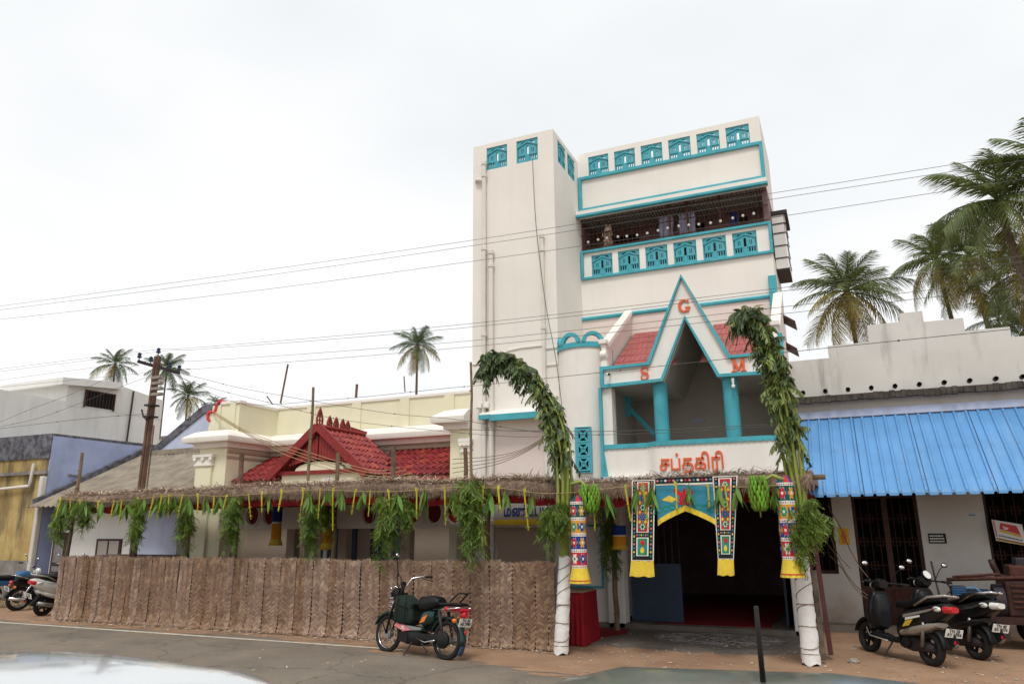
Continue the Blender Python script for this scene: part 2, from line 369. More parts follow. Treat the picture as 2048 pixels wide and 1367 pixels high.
ap.prism(pts, .0, .012, 'xy'); struct(ap, 'apron', 'concrete')
pl = MB(); pl.box(-5.6, -.9, 15.0, 22, 0.013, .1); struct(pl, 'entrance_floor', 'concrete')
ca = MB(); ca.box(-3.7, -1.5, 15.25, 21.9, .1, .108); tag(build(ca, 'red_carpet', 'carpet_red'), 'red carpet running through the dark entrance hall', 'carpet')
rc = MB(); rc.prism([(-4.72, 12.9), (-3.98, 14.2), (-4.1, 14.9), (-4.75, 14.9)], .013, .018, 'xy'); tag(build(rc, 'floor_mat', 'carpet_red'), 'dark red mat on the ground behind the red table', 'mat')
# kolam: chalk drawing on the apron
k = MB(); kc = Vector((-2.3, 14.2))
def ring(mb, c, f, n=60, w=.018, z=.0155):
    P = [(c[0] + f(2 * math.pi * i / n) * math.cos(2 * math.pi * i / n), c[1] + .62 * f(2 * math.pi * i / n) * math.sin(2 * math.pi * i / n)) for i in range(n)]
    mb.stroke(P, w, z, z + .001, lambda a, b, d: (a, b, d), closed=True)
for rr, pet, amp in ((.35, 6, .1), (.6, 8, .16), (.85, 8, .2), (1.05, 16, .07)):
    ring(k, kc, lambda a: rr + amp * math.sin(pet * a), 120)
for i in range(8):
    a = i * math.pi / 4; c = kc + Vector((.82 * math.cos(a), .52 * math.sin(a)))
    ring(k, c, lambda q: .17 + .06 * math.sin(5 * q), 40, .014, .0165); ring(k, c, lambda q: .08, 24, .012, .0165)
ring(k, kc, lambda q: .14 + .05 * math.sin(6 * q), 40, .016, .0165)
tag(build(k, 'chalk_floor_drawing', 'chalk'), 'white chalk rangoli with looping petals on the concrete before the entrance', 'rangoli')

# ------------------------------------------------------------------ lettering helpers
def text_obj(body, name, m, parent, loc, size, ext=.01, bold=.0, rot=(R(90), 0, 0), wid=None, label=None):
    cu = bpy.data.curves.new(name, 'FONT'); cu.body = body; cu.size = size; cu.extrude = ext; cu.offset = bold; cu.align_x = 'CENTER'; cu.resolution_u = 4
    t = bpy.data.objects.new(name, cu); COL.objects.link(t)
    bpy.context.view_layer.update()
    me = bpy.data.meshes.new_from_object(t.evaluated_get(bpy.context.evaluated_depsgraph_get())); bpy.data.objects.remove(t)
    me.materials.clear(); me.materials.append(MATS[m]); me.name = name
    if wid and me.vertices:
        w0 = max(v.co.x for v in me.vertices) - min(v.co.x for v in me.vertices); s = wid / max(w0, 1e-6)
        for v in me.vertices: v.co.x *= s
    o = bpy.data.objects.new(name, me); COL.objects.link(o)
    b = Vector(BASE.get(parent, (0, 0, 0)))
    o.parent = parent; o.location = Vector(loc) - b; o.rotation_euler = rot
    if label: o['label'] = label
    return o
def arc(cx, cy, rx, ry, a0, a1, n=14): return [(cx + rx * math.cos(R(a0 + (a1 - a0) * i / n)), cy + ry * math.sin(R(a0 + (a1 - a0) * i / n))) for i in range(n + 1)]
def letter(ch, x, z, w, h, y, name, parent, m='orange_paint', depth=.035):
    mb = MB(); T = lambda a, b, d: (x + a * w, d, z + b * h)
    def st(p, ww): mb.stroke(p, ww, y - depth - U(0, .002), y, T)
    if ch == 'G':
        p = arc(.5, .5, .38, .42, 50, 310, 26); st(p, [.08 + .13 * abs(math.sin(math.pi * i / 26)) ** 1.5 for i in range(27)])
        st([(.8, .36), (.8, .06)], .17); st([(.56, .38), (.98, .38)], .07); st([(.82, .66), (.82, .95)], .08)
    if ch == 'S':
        p = arc(.5, .72, .30, .22, 40, 245, 14) + arc(.5, .27, .33, .24, 65, -140, 16)
        st(p, [.08 + .14 * math.exp(-((i - 15) / 7.) ** 2) for i in range(len(p))]); st([(.82, .68), (.82, .96)], .09); st([(.16, .03), (.16, .34)], .09)
    if ch == 'M':
        st([(.17, 0), (.17, 1)], .1); st([(.83, 0), (.83, 1)], .19); st([(.12, .97), (.5, .1)], .19); st([(.5, .1), (.86, .97)], .09)
        for a, b in ((0, .34), (.62, 1.02)): st([(a, .035), (b, .035)], .07)
        for a, b in ((0, .28), (.74, 1.02)): st([(a, .965), (b, .965)], .07)
    return build(mb, name, m, parent)

# ------------------------------------------------------------------ lattice panels
def arch_hole(x0, x1, y0, y1, n=6):
    r = (x1 - x0) / 2; return [(x0, y0), (x1, y0)] + [((x0 + x1) / 2 + r * math.cos(math.pi * i / n), y1 - r + r * math.sin(math.pi * i / n)) for i in range(n + 1)]
def slot(x0, x1, y0, y1): 
    b = (x1 - x0) * .35; return [(x0, y0 + b), (x0 + b, y0), (x1 - b, y0), (x1, y0 + b), (x1, y1 - b), (x1 - b, y1), (x0 + b, y1), (x0, y1 - b)]
def jali_mesh(w, h, kind='house'):
    mb = MB(); S = lambda l: [(p[0] * w, p[1] * h) for p in l]
    if kind == 'house':
        holes = [arch_hole(.445, .555, .34, .74)]
        for i in range(3):
            holes.append(slot(.08 + i * .105, .145 + i * .105, .1, .29)); holes.append(slot(.645 + i * .105, .71 + i * .105, .1, .29))
        holes += [[(.05, .36), (.075, .36), (.075, .66), (.05, .66)], [(.925, .36), (.95, .36), (.95, .66), (.925, .66)]]
        holes += [[(.15, .80), (.30, .86), (.40, .93), (.22, .91)], [(.85, .80), (.78, .91), (.60, .93), (.70, .86)]]
        for c in (.26, .74):
            for dx in (-.05, .02):
                holes.append([(c + dx, .42), (c + dx + .03, .42), (c + dx + .03, .62), (c + dx, .62)])
        mb.prism(S([(0, 0), (1, 0), (1, 1), (0, 1)]), -.03, .03, 'xz', [S(q) for q in holes])
        T = lambda a, b, d: (a * w, d, b * h)
        mb.stroke([(.03, .70), (.25, .79), (.5, .88), (.75, .79), (.97, .70)], .05, -.055, -.031, T)
        mb.box(.42 * w, .58 * w, -.05, -.031, .03 * h, .31 * h)
        mb.box(0, w, -.045, -.031, 0, .045 * h); mb.box(0, w, -.045, -.031, .31 * h, .34 * h)
        for a in (0.0, .965): mb.box(a * w, (a + .035) * w, -.045, -.031, .05 * h, .3 * h)
    else:
        holes = [[(.2, .88), (.8, .88), (.5, .64)], [(.2, .12), (.5, .36), (.8, .12)], [(.12, .2), (.12, .8), (.36, .5)], [(.88, .2), (.64, .5), (.88, .8)]]
        mb.prism(S([(0, 0), (1, 0), (1, 1), (0, 1)]), -.025, .025, 'xz', [S(q) for q in holes])
        T = lambda a, b, d: (a * w, d, b * h)
        mb.stroke(arc(.5, .5, .17, .17, 0, 330, 11), .07, -.045, -.026, T, closed=True)
    return mb.mesh('lattice', 'turquoise')
J_T = jali_mesh(.58, .62); J_M = jali_mesh(.56, .57); J_X = jali_mesh(.26, .29, 'x')
def wall_with_holes(x0, x1, z0, z1, y0, y1, rects): 
    mb = MB(); mb.prism([(x0, z0), (x1, z0), (x1, z1), (x0, z1)], y0, y1, 'xz', [[(a, c), (b, c), (b, d), (a, d)] for a, b, c, d in rects]); return mb

# ------------------------------------------------------------------ the white hall building
HB = thing('wedding_hall', 'four storey white building with turquoise trim, lattice parapets and pointed portico', 'building', (-4, 15, 0))
TX0, TX1, TY, MY, MX1 = -7.87, -5.66, 15.5, 17.4, -.93
b = MB(); b.box(TX0, TX1, TY, 24, 0, 10.72); build(b, 'tower_wall', 'white_wall', HB)
rects = [(-7.49, -6.91, 10.81, 11.43), (-6.65, -6.07, 10.81, 11.43)]
build(wall_with_holes(TX0, TX1, 10.72, 11.55, TY, TY + .13, rects), 'parapet', 'white_wall', HB)
def jali(me, x, z, y, rz=0): 
    return inst('lattice_panel', me, HB, Vector((x, y, z)) - Vector(BASE[HB]), (0, 0, rz))
for r in rects: jali(J_T, r[0], r[2], TY + .06)
ys = [(15.82, 16.40), (16.55, 17.13)]
b = MB(); b.prism([(TY + .131, 10.72), (24, 10.72), (24, 11.55), (TY + .131, 11.55)], TX1 - .13, TX1, 'yz', [[(a, 10.81), (c, 10.81), (c, 11.43), (a, 11.43)] for a, c in ys])
build(b, 'parapet', 'white_wall', HB)
for a, c in ys: jali(J_T, TX1 - .06, 10.81, a, R(90))
b = MB(); b.box(TX0, TX0 + .13, TY + .131, 24, 10.72, 11.55); build(b, 'parapet', 'white_wall', HB)
# main block
b = MB(); b.box(TX1, MX1, MY, 20, 2.95, 8.2); build(b, 'main_wall', 'white_wall', HB)
b = MB(); b.box(TX1, MX1, MY, 20, 9.93, 10.98); build(b, 'top_floor_wall', 'white_wall', HB)
rects = [(-5.36 + i * .722, -4.80 + i * .722, 11.05, 11.62) for i in range(6)]
build(wall_with_holes(TX1, MX1, 10.98, 11.76, MY, MY + .13, rects), 'parapet', 'white_wall', HB)
for r in rects: jali(J_M, r[0], r[2], MY + .06)
b = MB(); b.box(MX1 - .13, MX1, MY + .131, 20, 10.98, 11.76); build(b, 'parapet', 'white_wall', HB)
def frame(x0, x1, z0, z1, w, y, d, name='trim_frame', m='turquoise'):
    b = MB(); b.box(x0, x1, y - d, y, z1 - w, z1); b.box(x0, x1, y - d, y, z0, z0 + w); b.box(x0, x0 + w, y - d, y, z0 + w, z1 - w); b.box(x1 - w, x1, y - d, y, z0 + w, z1 - w)
    return build(b, name, m, HB, bevel=.008)
frame(TX1 + .015, MX1 + .02, 10.05, 11.05, .085, MY - .002, .07)
b = MB(); b.prism([(MY - .32, 9.86), (MY, 9.86), (MY, 10.045), (MY - .32, 9.96)], TX1 + .005, MX1 + .05, 'yz'); build(b, 'sun_shade', 'clean_white', HB)
b = MB(); b.box(TX1 + .006, MX1 + .06, MY - .335, MY - .2, 9.80, 9.858); build(b, 'shade_edge', 'turquoise', HB)
# open gallery
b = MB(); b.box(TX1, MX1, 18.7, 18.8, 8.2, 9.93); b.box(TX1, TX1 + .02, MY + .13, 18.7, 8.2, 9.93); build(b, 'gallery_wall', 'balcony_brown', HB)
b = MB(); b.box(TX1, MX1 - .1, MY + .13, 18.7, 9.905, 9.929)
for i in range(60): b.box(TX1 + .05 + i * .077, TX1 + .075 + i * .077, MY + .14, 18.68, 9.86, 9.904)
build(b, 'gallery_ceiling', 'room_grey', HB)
b = MB(); b.box(MX1 - .12, MX1, MY + .14, 18.7, 9.0, 9.93); build(b, 'corner_post', 'balcony_brown', HB)
rects = [(-5.37 + i * .712, -4.81 + i * .712, 8.235, 8.80) for i in range(6)]
build(wall_with_holes(TX1, MX1, 8.2, 8.93, MY, MY + .13, rects), 'balcony_parapet', 'clean_white', HB)
for r in rects: jali(J_M, r[0], r[2], MY + .06)
frame(TX1 + .02, MX1 + .03, 8.15, 8.945, .065, MY - .002, .07)
gr = MB()
for i in range(40): gr.bar((TX1 + .12 + i * .115, MY + .07, 8.93), (TX1 + .12 + i * .115, MY + .07, 9.92), .009)
for z in (9.03, 9.42, 9.8): gr.bar((TX1, MY + .07, z), (MX1, MY + .07, z), .02)
for xx in (-3.3, -2.85, -2.05): gr.bar((xx, MY + .09, 8.93), (xx, MY + .09, 9.92), .045)
GR = build(gr, 'window_grille', 'rust_iron', HB)
kb = MB(); kb.ball((0, 0, 0), .036, 10, 6); kme = kb.mesh('white_boss', 'clean_white', smooth='all')
for i in range(17):
    xx = -5.45 + i * .262 + U(-.02, .02)
    o = inst('white_boss', kme, GR, Vector((xx, MY + .045, 9.21 + .03 * math.sin(i * .9))) - Vector(BASE[HB]))
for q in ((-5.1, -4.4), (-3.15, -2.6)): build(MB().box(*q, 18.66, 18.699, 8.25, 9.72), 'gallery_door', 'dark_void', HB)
b = MB(); b.box(-1.9, -1.5, 18.66, 18.699, 8.6, 9.7); build(b, 'gallery_window', 'dark_iron', HB)
def cloth(name, m, x, z, w, h, y, label, cat):
    b = MB(); rows = []
    for j in range(7): rows.append([(x + w * i / 12 + .02 * math.sin(j * 1.3 + i), y + .035 * math.sin(i * 1.5 + j * .35), z - h * j / 6) for i in range(13)])
    b.sheet(rows); o = build(b, name, m, smooth='all'); s = o.modifiers.new('t', 'SOLIDIFY'); s.thickness = .008; return tag(o, label, cat)
cloth('hanging_cloth', 'cloth_lilac', -3.62, 9.68, .36, .62, 17.7, 'left pale lilac striped cloth drying behind the top gallery grille', 'laundry')
cloth('hanging_cloth', 'cloth_lilac', -3.12, 9.66, .42, .58, 17.7, 'right pale lilac striped cloth drying behind the top gallery grille', 'laundry')
cloth('hanging_trousers', 'sign_blue', -1.85, 9.5, .17, .75, 17.75, 'dark blue trousers drying at the right end of the top gallery', 'laundry')
b = MB()
for i in range(60):
    a = U(0, 6.28); b.add([(-4.98 + U(-.12, .12), 17.62 + U(-.1, .1), z0 := U(8.95, 9.72)), (-4.98 + U(-.14, .14), 17.6 + U(-.12, .12), z0 - .22), (-4.94 + U(-.14, .14), 17.6 + U(-.12, .12), z0 - .2)], [(0, 1, 2)])
tag(build(b, 'dried_bundle', 'straw'), 'dried pale straw bundle hung at the left end of the top gallery', 'straw bundle')
# ledge and pink wall behind the portico
b = MB(); b.tube([(TX1 + .01, MY - .03, 7.1), (MX1 - .16, MY - .03, 7.1)], .05, 8); build(b, 'ledge', 'turquoise', HB, smooth=30)
b = MB(); b.box(TX1 + .002, MX1 - .17, MY - .018, MY - .002, 5.0, 7.06); build(b, 'wall_panel', 'pink_wall', HB)
b = MB(); b.box(MX1 - .15, MX1 + .03, MY - .13, MY - .003, 6.36, 7.58); b.box(MX1 - .15, MX1 + .03, MY - .16, MY - .131, 6.36, 7.02); build(b, 'corner_fin', 'turquoise', HB, bevel=.01)
# portico
PX0, PX1, PY = -4.5, -.8, 15.0
b = MB(); b.box(PX0, PX1, 14.85, MY, 2.72, 2.94); build(b, 'balcony_slab', 'clean_white', HB)
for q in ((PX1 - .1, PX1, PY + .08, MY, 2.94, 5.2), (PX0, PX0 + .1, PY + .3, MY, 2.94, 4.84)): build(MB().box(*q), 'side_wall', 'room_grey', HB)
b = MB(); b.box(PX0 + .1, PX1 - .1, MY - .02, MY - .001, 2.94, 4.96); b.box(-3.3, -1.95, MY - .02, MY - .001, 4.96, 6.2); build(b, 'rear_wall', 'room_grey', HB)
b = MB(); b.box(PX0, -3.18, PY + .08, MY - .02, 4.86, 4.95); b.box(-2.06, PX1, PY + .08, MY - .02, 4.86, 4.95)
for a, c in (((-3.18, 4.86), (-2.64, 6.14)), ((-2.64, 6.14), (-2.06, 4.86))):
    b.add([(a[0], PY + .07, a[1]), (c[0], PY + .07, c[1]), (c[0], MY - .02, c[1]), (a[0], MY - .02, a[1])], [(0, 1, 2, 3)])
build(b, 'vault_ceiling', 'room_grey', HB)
A = [(PX0, 4.84), (-3.17, 4.87), (-2.64, 6.12), (-2.07, 4.86), (PX1, 4.83), (PX1, 5.27), (-1.79, 5.26), (-2.66, 7.13), (-3.48, 5.28), (PX0, 5.28)]
b = MB(); b.prism(A, PY, PY + .09, 'xz'); build(b, 'gable_front', 'clean_white', HB)
b = MB(); T = lambda a, c, d: (a, d, c)
b.stroke([(PX0 + .001, 4.86), (-3.19, 4.89), (-2.64, 6.17), (-2.05, 4.88), (PX1, 4.85)], .075, PY - .07, PY - .001, T)
b.stroke([(PX1, 5.25), (-1.81, 5.24), (-2.66, 7.08), (-3.46, 5.26), (PX0, 5.25)], .075, PY - .07, PY - .001, T)
b.box(PX0 - .02, PX0 + .055, PY - .072, PY - .002, 4.825, 5.29); b.box(PX1 - .06, PX1 + .03, PY - .072, PY - .002, 4.815, 5.62)
build(b, 'gable_trim', 'turquoise', HB)
b = MB(); b.prism([(-3.44, 5.27), (-3.06, 5.27), (-2.645, 6.2), (-2.2, 5.25), (-1.83, 5.25), (-2.66, 7.06)], PY + .091, MY - .021, 'xz'); build(b, 'gable_body', 'clean_white', HB)
for xa, xb in ((-4.32, -2.9), (-2.4, -.98)):
    b = MB(); nr = 6
    for j in range(nr):
        t0, t1 = j / nr, (j + 1.12) / nr; y0, y1 = PY + .1 + t0 * 2.28, PY + .1 + t1 * 2.28; z0, z1 = 5.22 + t0 * 1.36 + .02, 5.22 + t1 * 1.36
        nc = 12; xw = (xb - xa) / nc
        for i in range(nc):
            o = .5 * xw * (j % 2); xx = min(max(xa + i * xw - o, xa), xb); x2 = min(xa + (i + 1) * xw - o - .008, xb)
            dz = U(0, .006); b.add([(xx, y0, z0 + dz), (x2, y0, z0 + dz), (x2, y1, z1), (xx, y1, z1), (xx, y0, z0 - .03), (x2, y0, z0 - .03)], [(0, 1, 2, 3), (4, 5, 1, 0)])
    build(b, 'roof_slope', 'red_roof_paint', HB)
for s_, X in ((1, PX0 + .06), (-1, PX1 - .1)):
    b = MB(); b.prism([(PY + .1, 5.2), (MY, 5.2), (MY, 7.05), (PY + .1, 5.72)], X - .06, X + .06, 'yz'); build(b, 'roof_end_wall', 'pink_wall', HB)
    b = MB(); b.bar((X, PY + .12, 5.79), (X, MY - .02, 7.13), .2, .12); b.bar((X, PY + .12, 5.85), (X, MY - .02, 7.19), .11, .05); build(b, 'coping', 'moulding_white', HB, bevel=.015)
    b = MB(); b.box(X - .07, X + .07, PY + .0, PY + .16, 5.29, 5.42); b.box(X - .05, X + .05, PY + .02, PY + .14, 5.42, 5.8); b.box(X - .09, X + .09, PY - .04, PY + .17, 5.8, 5.9)
    b.lathe([(.0, -.07), (.09, -.07), (.09, .07), (0, .07)], (X, PY + .03, 5.56), 14, Matrix.Rotation(R(90), 3, 'Y')); build(b, 'scroll_bracket', 'moulding_white', HB, bevel=.012)
for X in (-3.3, -1.87):
    b = MB(); b.lathe([(.15, 2.95), (.15, 4.88)], (X, 15.22, 0), 28); build(b, 'column', 'turquoise', HB, smooth=30)
for q in (PX0, PX1 - .2): build(MB().box(q, q + .2, PY + .02, PY + .3, 2.95, 4.835), 'corner_pier', 'clean_white', HB)
b = MB(); b.bar((-4.75 + .3, 16.5, 4.75), (-3.75, 16.5, 3.95), .06, .1); b.bar((-4.35, 16.5, 4.4), (-4.35, 16.5, 5.0), .16, .1); build(b, 'stair_rail', 'turquoise', HB)
b = MB(); b.box(-3.05, -2.75, MY - .035, MY - .021, 4.28, 4.38); build(b, 'name_board', 'cloth_lilac', HB)
# balcony front with a bowed middle and a scalloped top band
def bow(x):
    if x < -3.62: return 14.98
    t = min(1, max(0, (x + 3.62) / .3)); s = min(1, max(0, (-.95 - x) / .3)); return 14.98 - .2 * min(t * t * (3 - 2 * t), s * s * (3 - 2 * s))
xs = [PX0 + i * (PX1 - PX0) / 74 for i in range(75)]
b = MB(); b.sheet([[(x, bow(x), z) for x in xs] for z in (2.72, 3.58)]); b.sheet([[(x, bow(x) + d, 3.58) for x in xs] for d in (0, .13)]); b.sheet([[(x, bow(x) + .13, z) for x in xs] for z in (2.94, 3.58)])
build(b, 'balcony_front', 'clean_white', HB, smooth=30)
b = MB(); n = 75; top = [(x, bow(x) - .03, 3.615) for x in xs]; bot = [(x, bow(x) - .03, 3.535 - .022 * abs(math.sin((x - PX0) * math.pi / .115))) for x in [PX0 + i * (PX1 - PX0) / 444 for i in range(445)]]
xf = [PX0 + i * (PX1 - PX0) / 444 for i in range(445)]
b.sheet([[(x, bow(x) - .03, 3.615) for x in xf], bot]); b.sheet([[(x, bow(x) - .03, 3.615) for x in xf], [(x, bow(x) + .15, 3.615) for x in xf]]); b.sheet([bot, [(p[0], p[1] + .028, p[2]) for p in bot]])
build(b, 'scalloped_band', 'turquoise', HB)
b = MB(); b.prism([(-4.5, 3.52), (-4.40, 2.75), (-4.5, 2.75)], PY - .06, PY - .022, 'xz'); b.box(-4.56, -4.5, PY - .08, PY + .1, 2.6, 4.83); build(b, 'corner_strip', 'turquoise', HB)
text_obj('சப்தகிரி', 'tamil_lettering', 'orange_paint', HB, (-2.67, 14.775, 3.03), .40, .022, .006, wid=1.24, label='orange Tamil name in raised letters on the balcony front')
letter('S', -3.66, 4.93, .21, .28, PY - .001, 'letter_s', HB); letter('G', -2.77, 6.28, .26, .29, PY - .001, 'letter_g', HB); letter('M', -1.79, 4.93, .28, .29, PY - .001, 'letter_m', HB)
b = MB(); b.tube([(-4.3, PY - .01, 5.12), (-4.3, PY - .12, 5.10)], .02, 8); b.tube([(-4.34, PY - .1, 5.1), (-4.26, PY - .24, 5.07)], .035, 10); cc = build(b, 'security_camera', 'clean_white', HB, smooth=30)
b = MB(); b.tube([(-4.262, PY - .238, 5.07), (-4.255, PY - .25, 5.068)], .028, 10); build(b, 'lens', 'ink', cc)
b = MB(); b.tube([(-1.78, PY - .03, 4.8), (-1.78, PY - .03, 4.68)], [.03, .02], 8); b.ball((-1.78, PY - .03, 4.64), .04); build(b, 'lamp_holder', 'clean_white', HB, smooth=30)
# rounded stair turret
CX, CYY, CR = -5.03, 15.6, .62
b = MB(); b.lathe([(CR, .05), (CR, 5.86)], (CX, CYY, 0), 40, a0=R(180), a1=R(360)); b.box(CX - CR + .01, CX + CR - .01, CYY, MY, .05, 5.86); build(b, 'turret_wall', 'clean_white', HB, smooth=30)
b = MB(); b.lathe([(CR + .03, 5.78), (CR + .03, 5.9), (CR - .1, 5.9)], (CX, CYY, 0), 40, a0=R(180), a1=R(360)); build(b, 'turret_band', 'turquoise', HB, smooth=30)
for a in (204, 254, 304):
    c = Vector((CX + (CR - .03) * math.cos(R(a)), CYY + (CR - .03) * math.sin(R(a)), 5.89)); t = Vector((-math.sin(R(a)), math.cos(R(a)), 0)); nn = Vector((math.cos(R(a)), math.sin(R(a)), 0))
    b = MB(); b.stroke(arc(0, 0, .21, .21, 0, 180, 14), .085, -.04, .04, lambda p, q, d: c + t * p + Vector((0, 0, q)) + nn * d); build(b, 'arch_crest', 'turquoise', HB)
for a in (181, 353):
    c = (CX + (CR + .005) * math.cos(R(a)), CYY + (CR + .005) * math.sin(R(a))); b = MB(); b.box(c[0] - .03, c[0] + .03, c[1] - .03, c[1] + .03, 2.6, 5.78); build(b, 'edge_strip', 'turquoise', HB)
a = 278; c = Vector((CX + (CR + .012) * math.cos(R(a)), CYY + (CR + .012) * math.sin(R(a)), 0)); M3 = Matrix.Rotation(R(a + 90), 3, 'Z')
b = MB(); b.obox(c + Vector((.0, .01, 3.53)), M3, .15, .012, .47); build(b, 'vent_shade_panel', 'dark_void', HB)  # flat dark panel painted as the shade behind the lattice
for i in range(3): inst('lattice_panel', J_X, HB, c + M3 @ Vector((-.13, -.035, 0)) + Vector((0, 0, 3.09 + i * .3)) - Vector(BASE[HB]), (0, 0, R(a + 90)))
b = MB(); T3 = lambda p, q, d: c + M3 @ Vector((p, d, 0)) + Vector((0, 0, q))
b.stroke([(-.155, 3.06), (.155, 3.06), (.155, 4.01), (-.155, 4.01)], .05, -.06, -.002, T3, closed=True); build(b, 'vent_frame', 'turquoise', HB)
# tower base: cornice, panel mouldings, pipes
b = MB(); b.prism([(TY, 4.34), (TY - .42, 4.34), (TY - .42, 4.46), (TY - .3, 4.5), (TY, 4.62)], -7.2, -5.68, 'yz'); b.prism([(TY, 4.40), (TY - .28, 4.40), (TY - .28, 4.5), (TY, 4.62)], -7.55, -7.19, 'yz'); build(b, 'cornice', 'clean_white', HB)
b = MB(); b.box(-7.21, -5.675, TY - .432, TY - .3, 4.31, 4.45); b.box(-7.56, -7.211, TY - .292, TY - .2, 4.38, 4.48); build(b, 'cornice_edge', 'turquoise', HB)
b = MB(); b.box(-7.25, -6.02, TY - .03, TY - .001, 2.5, 4.1); build(b, 'wall_panel', 'pink_wall', HB)
for z in (5.35, 5.75):
    build(MB().box(-7.89, -7.4, TY - .03, TY - .001, z, z + .035), 'string_course', 'clean_white', HB); build(MB().box(-5.98, -5.68, TY - .03, TY - .001, z + .2, z + .235), 'string_course', 'clean_white', HB)
b = MB(); T = lambda p, q, d: (p, d, q); b.stroke([(-7.1, 5.95), (-6.9, 6.02), (-6.6, 6.05), (-6.05, 6.05)], .035, TY - .03, TY - .001, T); build(b, 'string_course', 'clean_white', HB)
for X, z0, z1, r, col in ((-7.52, 0, 11.0, .055, 'pvc'), (-7.33, 0, 8.55, .062, 'pvc'), (-5.98, 0, 8.75, .045, 'pvc')):
    b = MB(); b.tube([(X, TY - .08, z0), (X, TY - .08, z1)], r, 12)
    for z in [z1 - .08, z1 - .42] + [2.0 + 2.2 * i for i in range(int((z1 - 2) / 2.2))]: b.lathe([(r, 0), (r + .018, .01), (r + .018, .1), (r, .11)], (X, TY - .08, z), 12)
    if z1 > 10: b.tube([(X - .25, TY, z1 - .42), (X - .2, TY - .08, z1 - .45), (X, TY - .08, z1 - .5)], .05, 10)
    build(b, 'drain_pipe', col, HB, smooth=35)
for X in (-7.6, -7.42): build(MB().tube([(X, TY, 4.78), (X, TY - .16, 4.74), (X, TY - .17, 4.66)], .075, 10), 'pipe_elbow', 'pvc', HB, smooth=35)
# sign board over the side shutter
SG = [(2.0, 2.12, 'sign_yellow'), (2.12, 2.5, 'room_grey'), (2.5, 2.92, 'sign_yellow'), (2.92, 3.03, 'motor_blue')]
for z0, z1, m in SG:
    b = MB(); b.box(-7.25, -5.8, TY - .12, TY - .031, z0 + .001, z1); build(b, 'sign_board', m, HB)
text_obj('மண்டபம்', 'sign_lettering', 'sign_blue', HB, (-6.45, TY - .125, 2.2), .3, .006, .008, wid=1.1, label='dark blue Tamil lettering on the side sign board')
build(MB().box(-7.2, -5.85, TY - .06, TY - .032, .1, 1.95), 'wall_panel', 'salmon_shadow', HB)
# ground floor entrance
b = MB(); b.box(-4.55, -4.2, PY, PY + .35, .0, 2.72); build(b, 'door_pier', 'clean_white', HB, bevel=.02)
b = MB(); b.box(-1.06, -.78, PY, PY + .35, .0, 2.72); build(b, 'door_pier', 'clean_white', HB, bevel=.02)
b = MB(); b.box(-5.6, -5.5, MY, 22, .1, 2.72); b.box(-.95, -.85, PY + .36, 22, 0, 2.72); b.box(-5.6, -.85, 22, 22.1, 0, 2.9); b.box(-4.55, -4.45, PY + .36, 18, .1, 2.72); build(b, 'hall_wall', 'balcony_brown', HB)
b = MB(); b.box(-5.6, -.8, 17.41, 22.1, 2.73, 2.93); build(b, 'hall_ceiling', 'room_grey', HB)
frame(-5.38, -4.6, .75, 2.0, .045, 14.968, .025, 'panel_trim')
GT = MB(); GT.box(-4.14, -3.12, PY + .34, PY + .38, .12, 1.22); gate = build(GT, 'gate_leaf', 'door_blue', HB)
b = MB()
for i in range(8): b.bar((-4.1 + i * .137, PY + .36, 1.22), (-4.1 + i * .137, PY + .36, 2.6), .02)
b.box(-4.14, -3.12, PY + .335, PY + .385, 2.6, 2.65); build(b, 'gate_bar', 'dark_iron', gate)
GT = MB(); GT.obox((-1.14, 15.75, 1.35), Matrix.Rotation(R(83), 3, 'Z'), .42, .02, 1.22); build(GT, 'gate_leaf', 'door_blue', HB)
# lean-to sheets and shades on the side wall
b = MB(); b.box(MX1, -.62, 18.3, 19.4, 8.0, 8.05); b.box(MX1, -.55, 18.25, 19.5, 9.45, 9.55)
for z in (8.3, 8.62, 8.95, 9.2): b.box(-.635, -.605, 18.3, 19.4, z, z + .03); b.box(MX1 + .005, -.635, 18.27, 18.284, z, z + .025)
build(b, 'side_shade_frame', 'dark_iron', HB)
build(MB().box(-.63, -.62, 18.32, 19.38, 8.05, 9.45), 'side_shade_sheet', 'grey_white', HB); build(MB().box(MX1 + .01, -.64, 18.285, 18.299, 8.06, 9.44), 'side_shade_sheet', 'grey_white', HB)
for z, yy in ((6.75, 18.2), (5.95, 17.6)):
    b = MB(); b.prism([(MX1, z + .15), (-.62, z - .08), (-.62, z - .13), (MX1, z + .09)], yy, yy + .8, 'xz'); build(b, 'window_shade', 'brown_wood', HB)
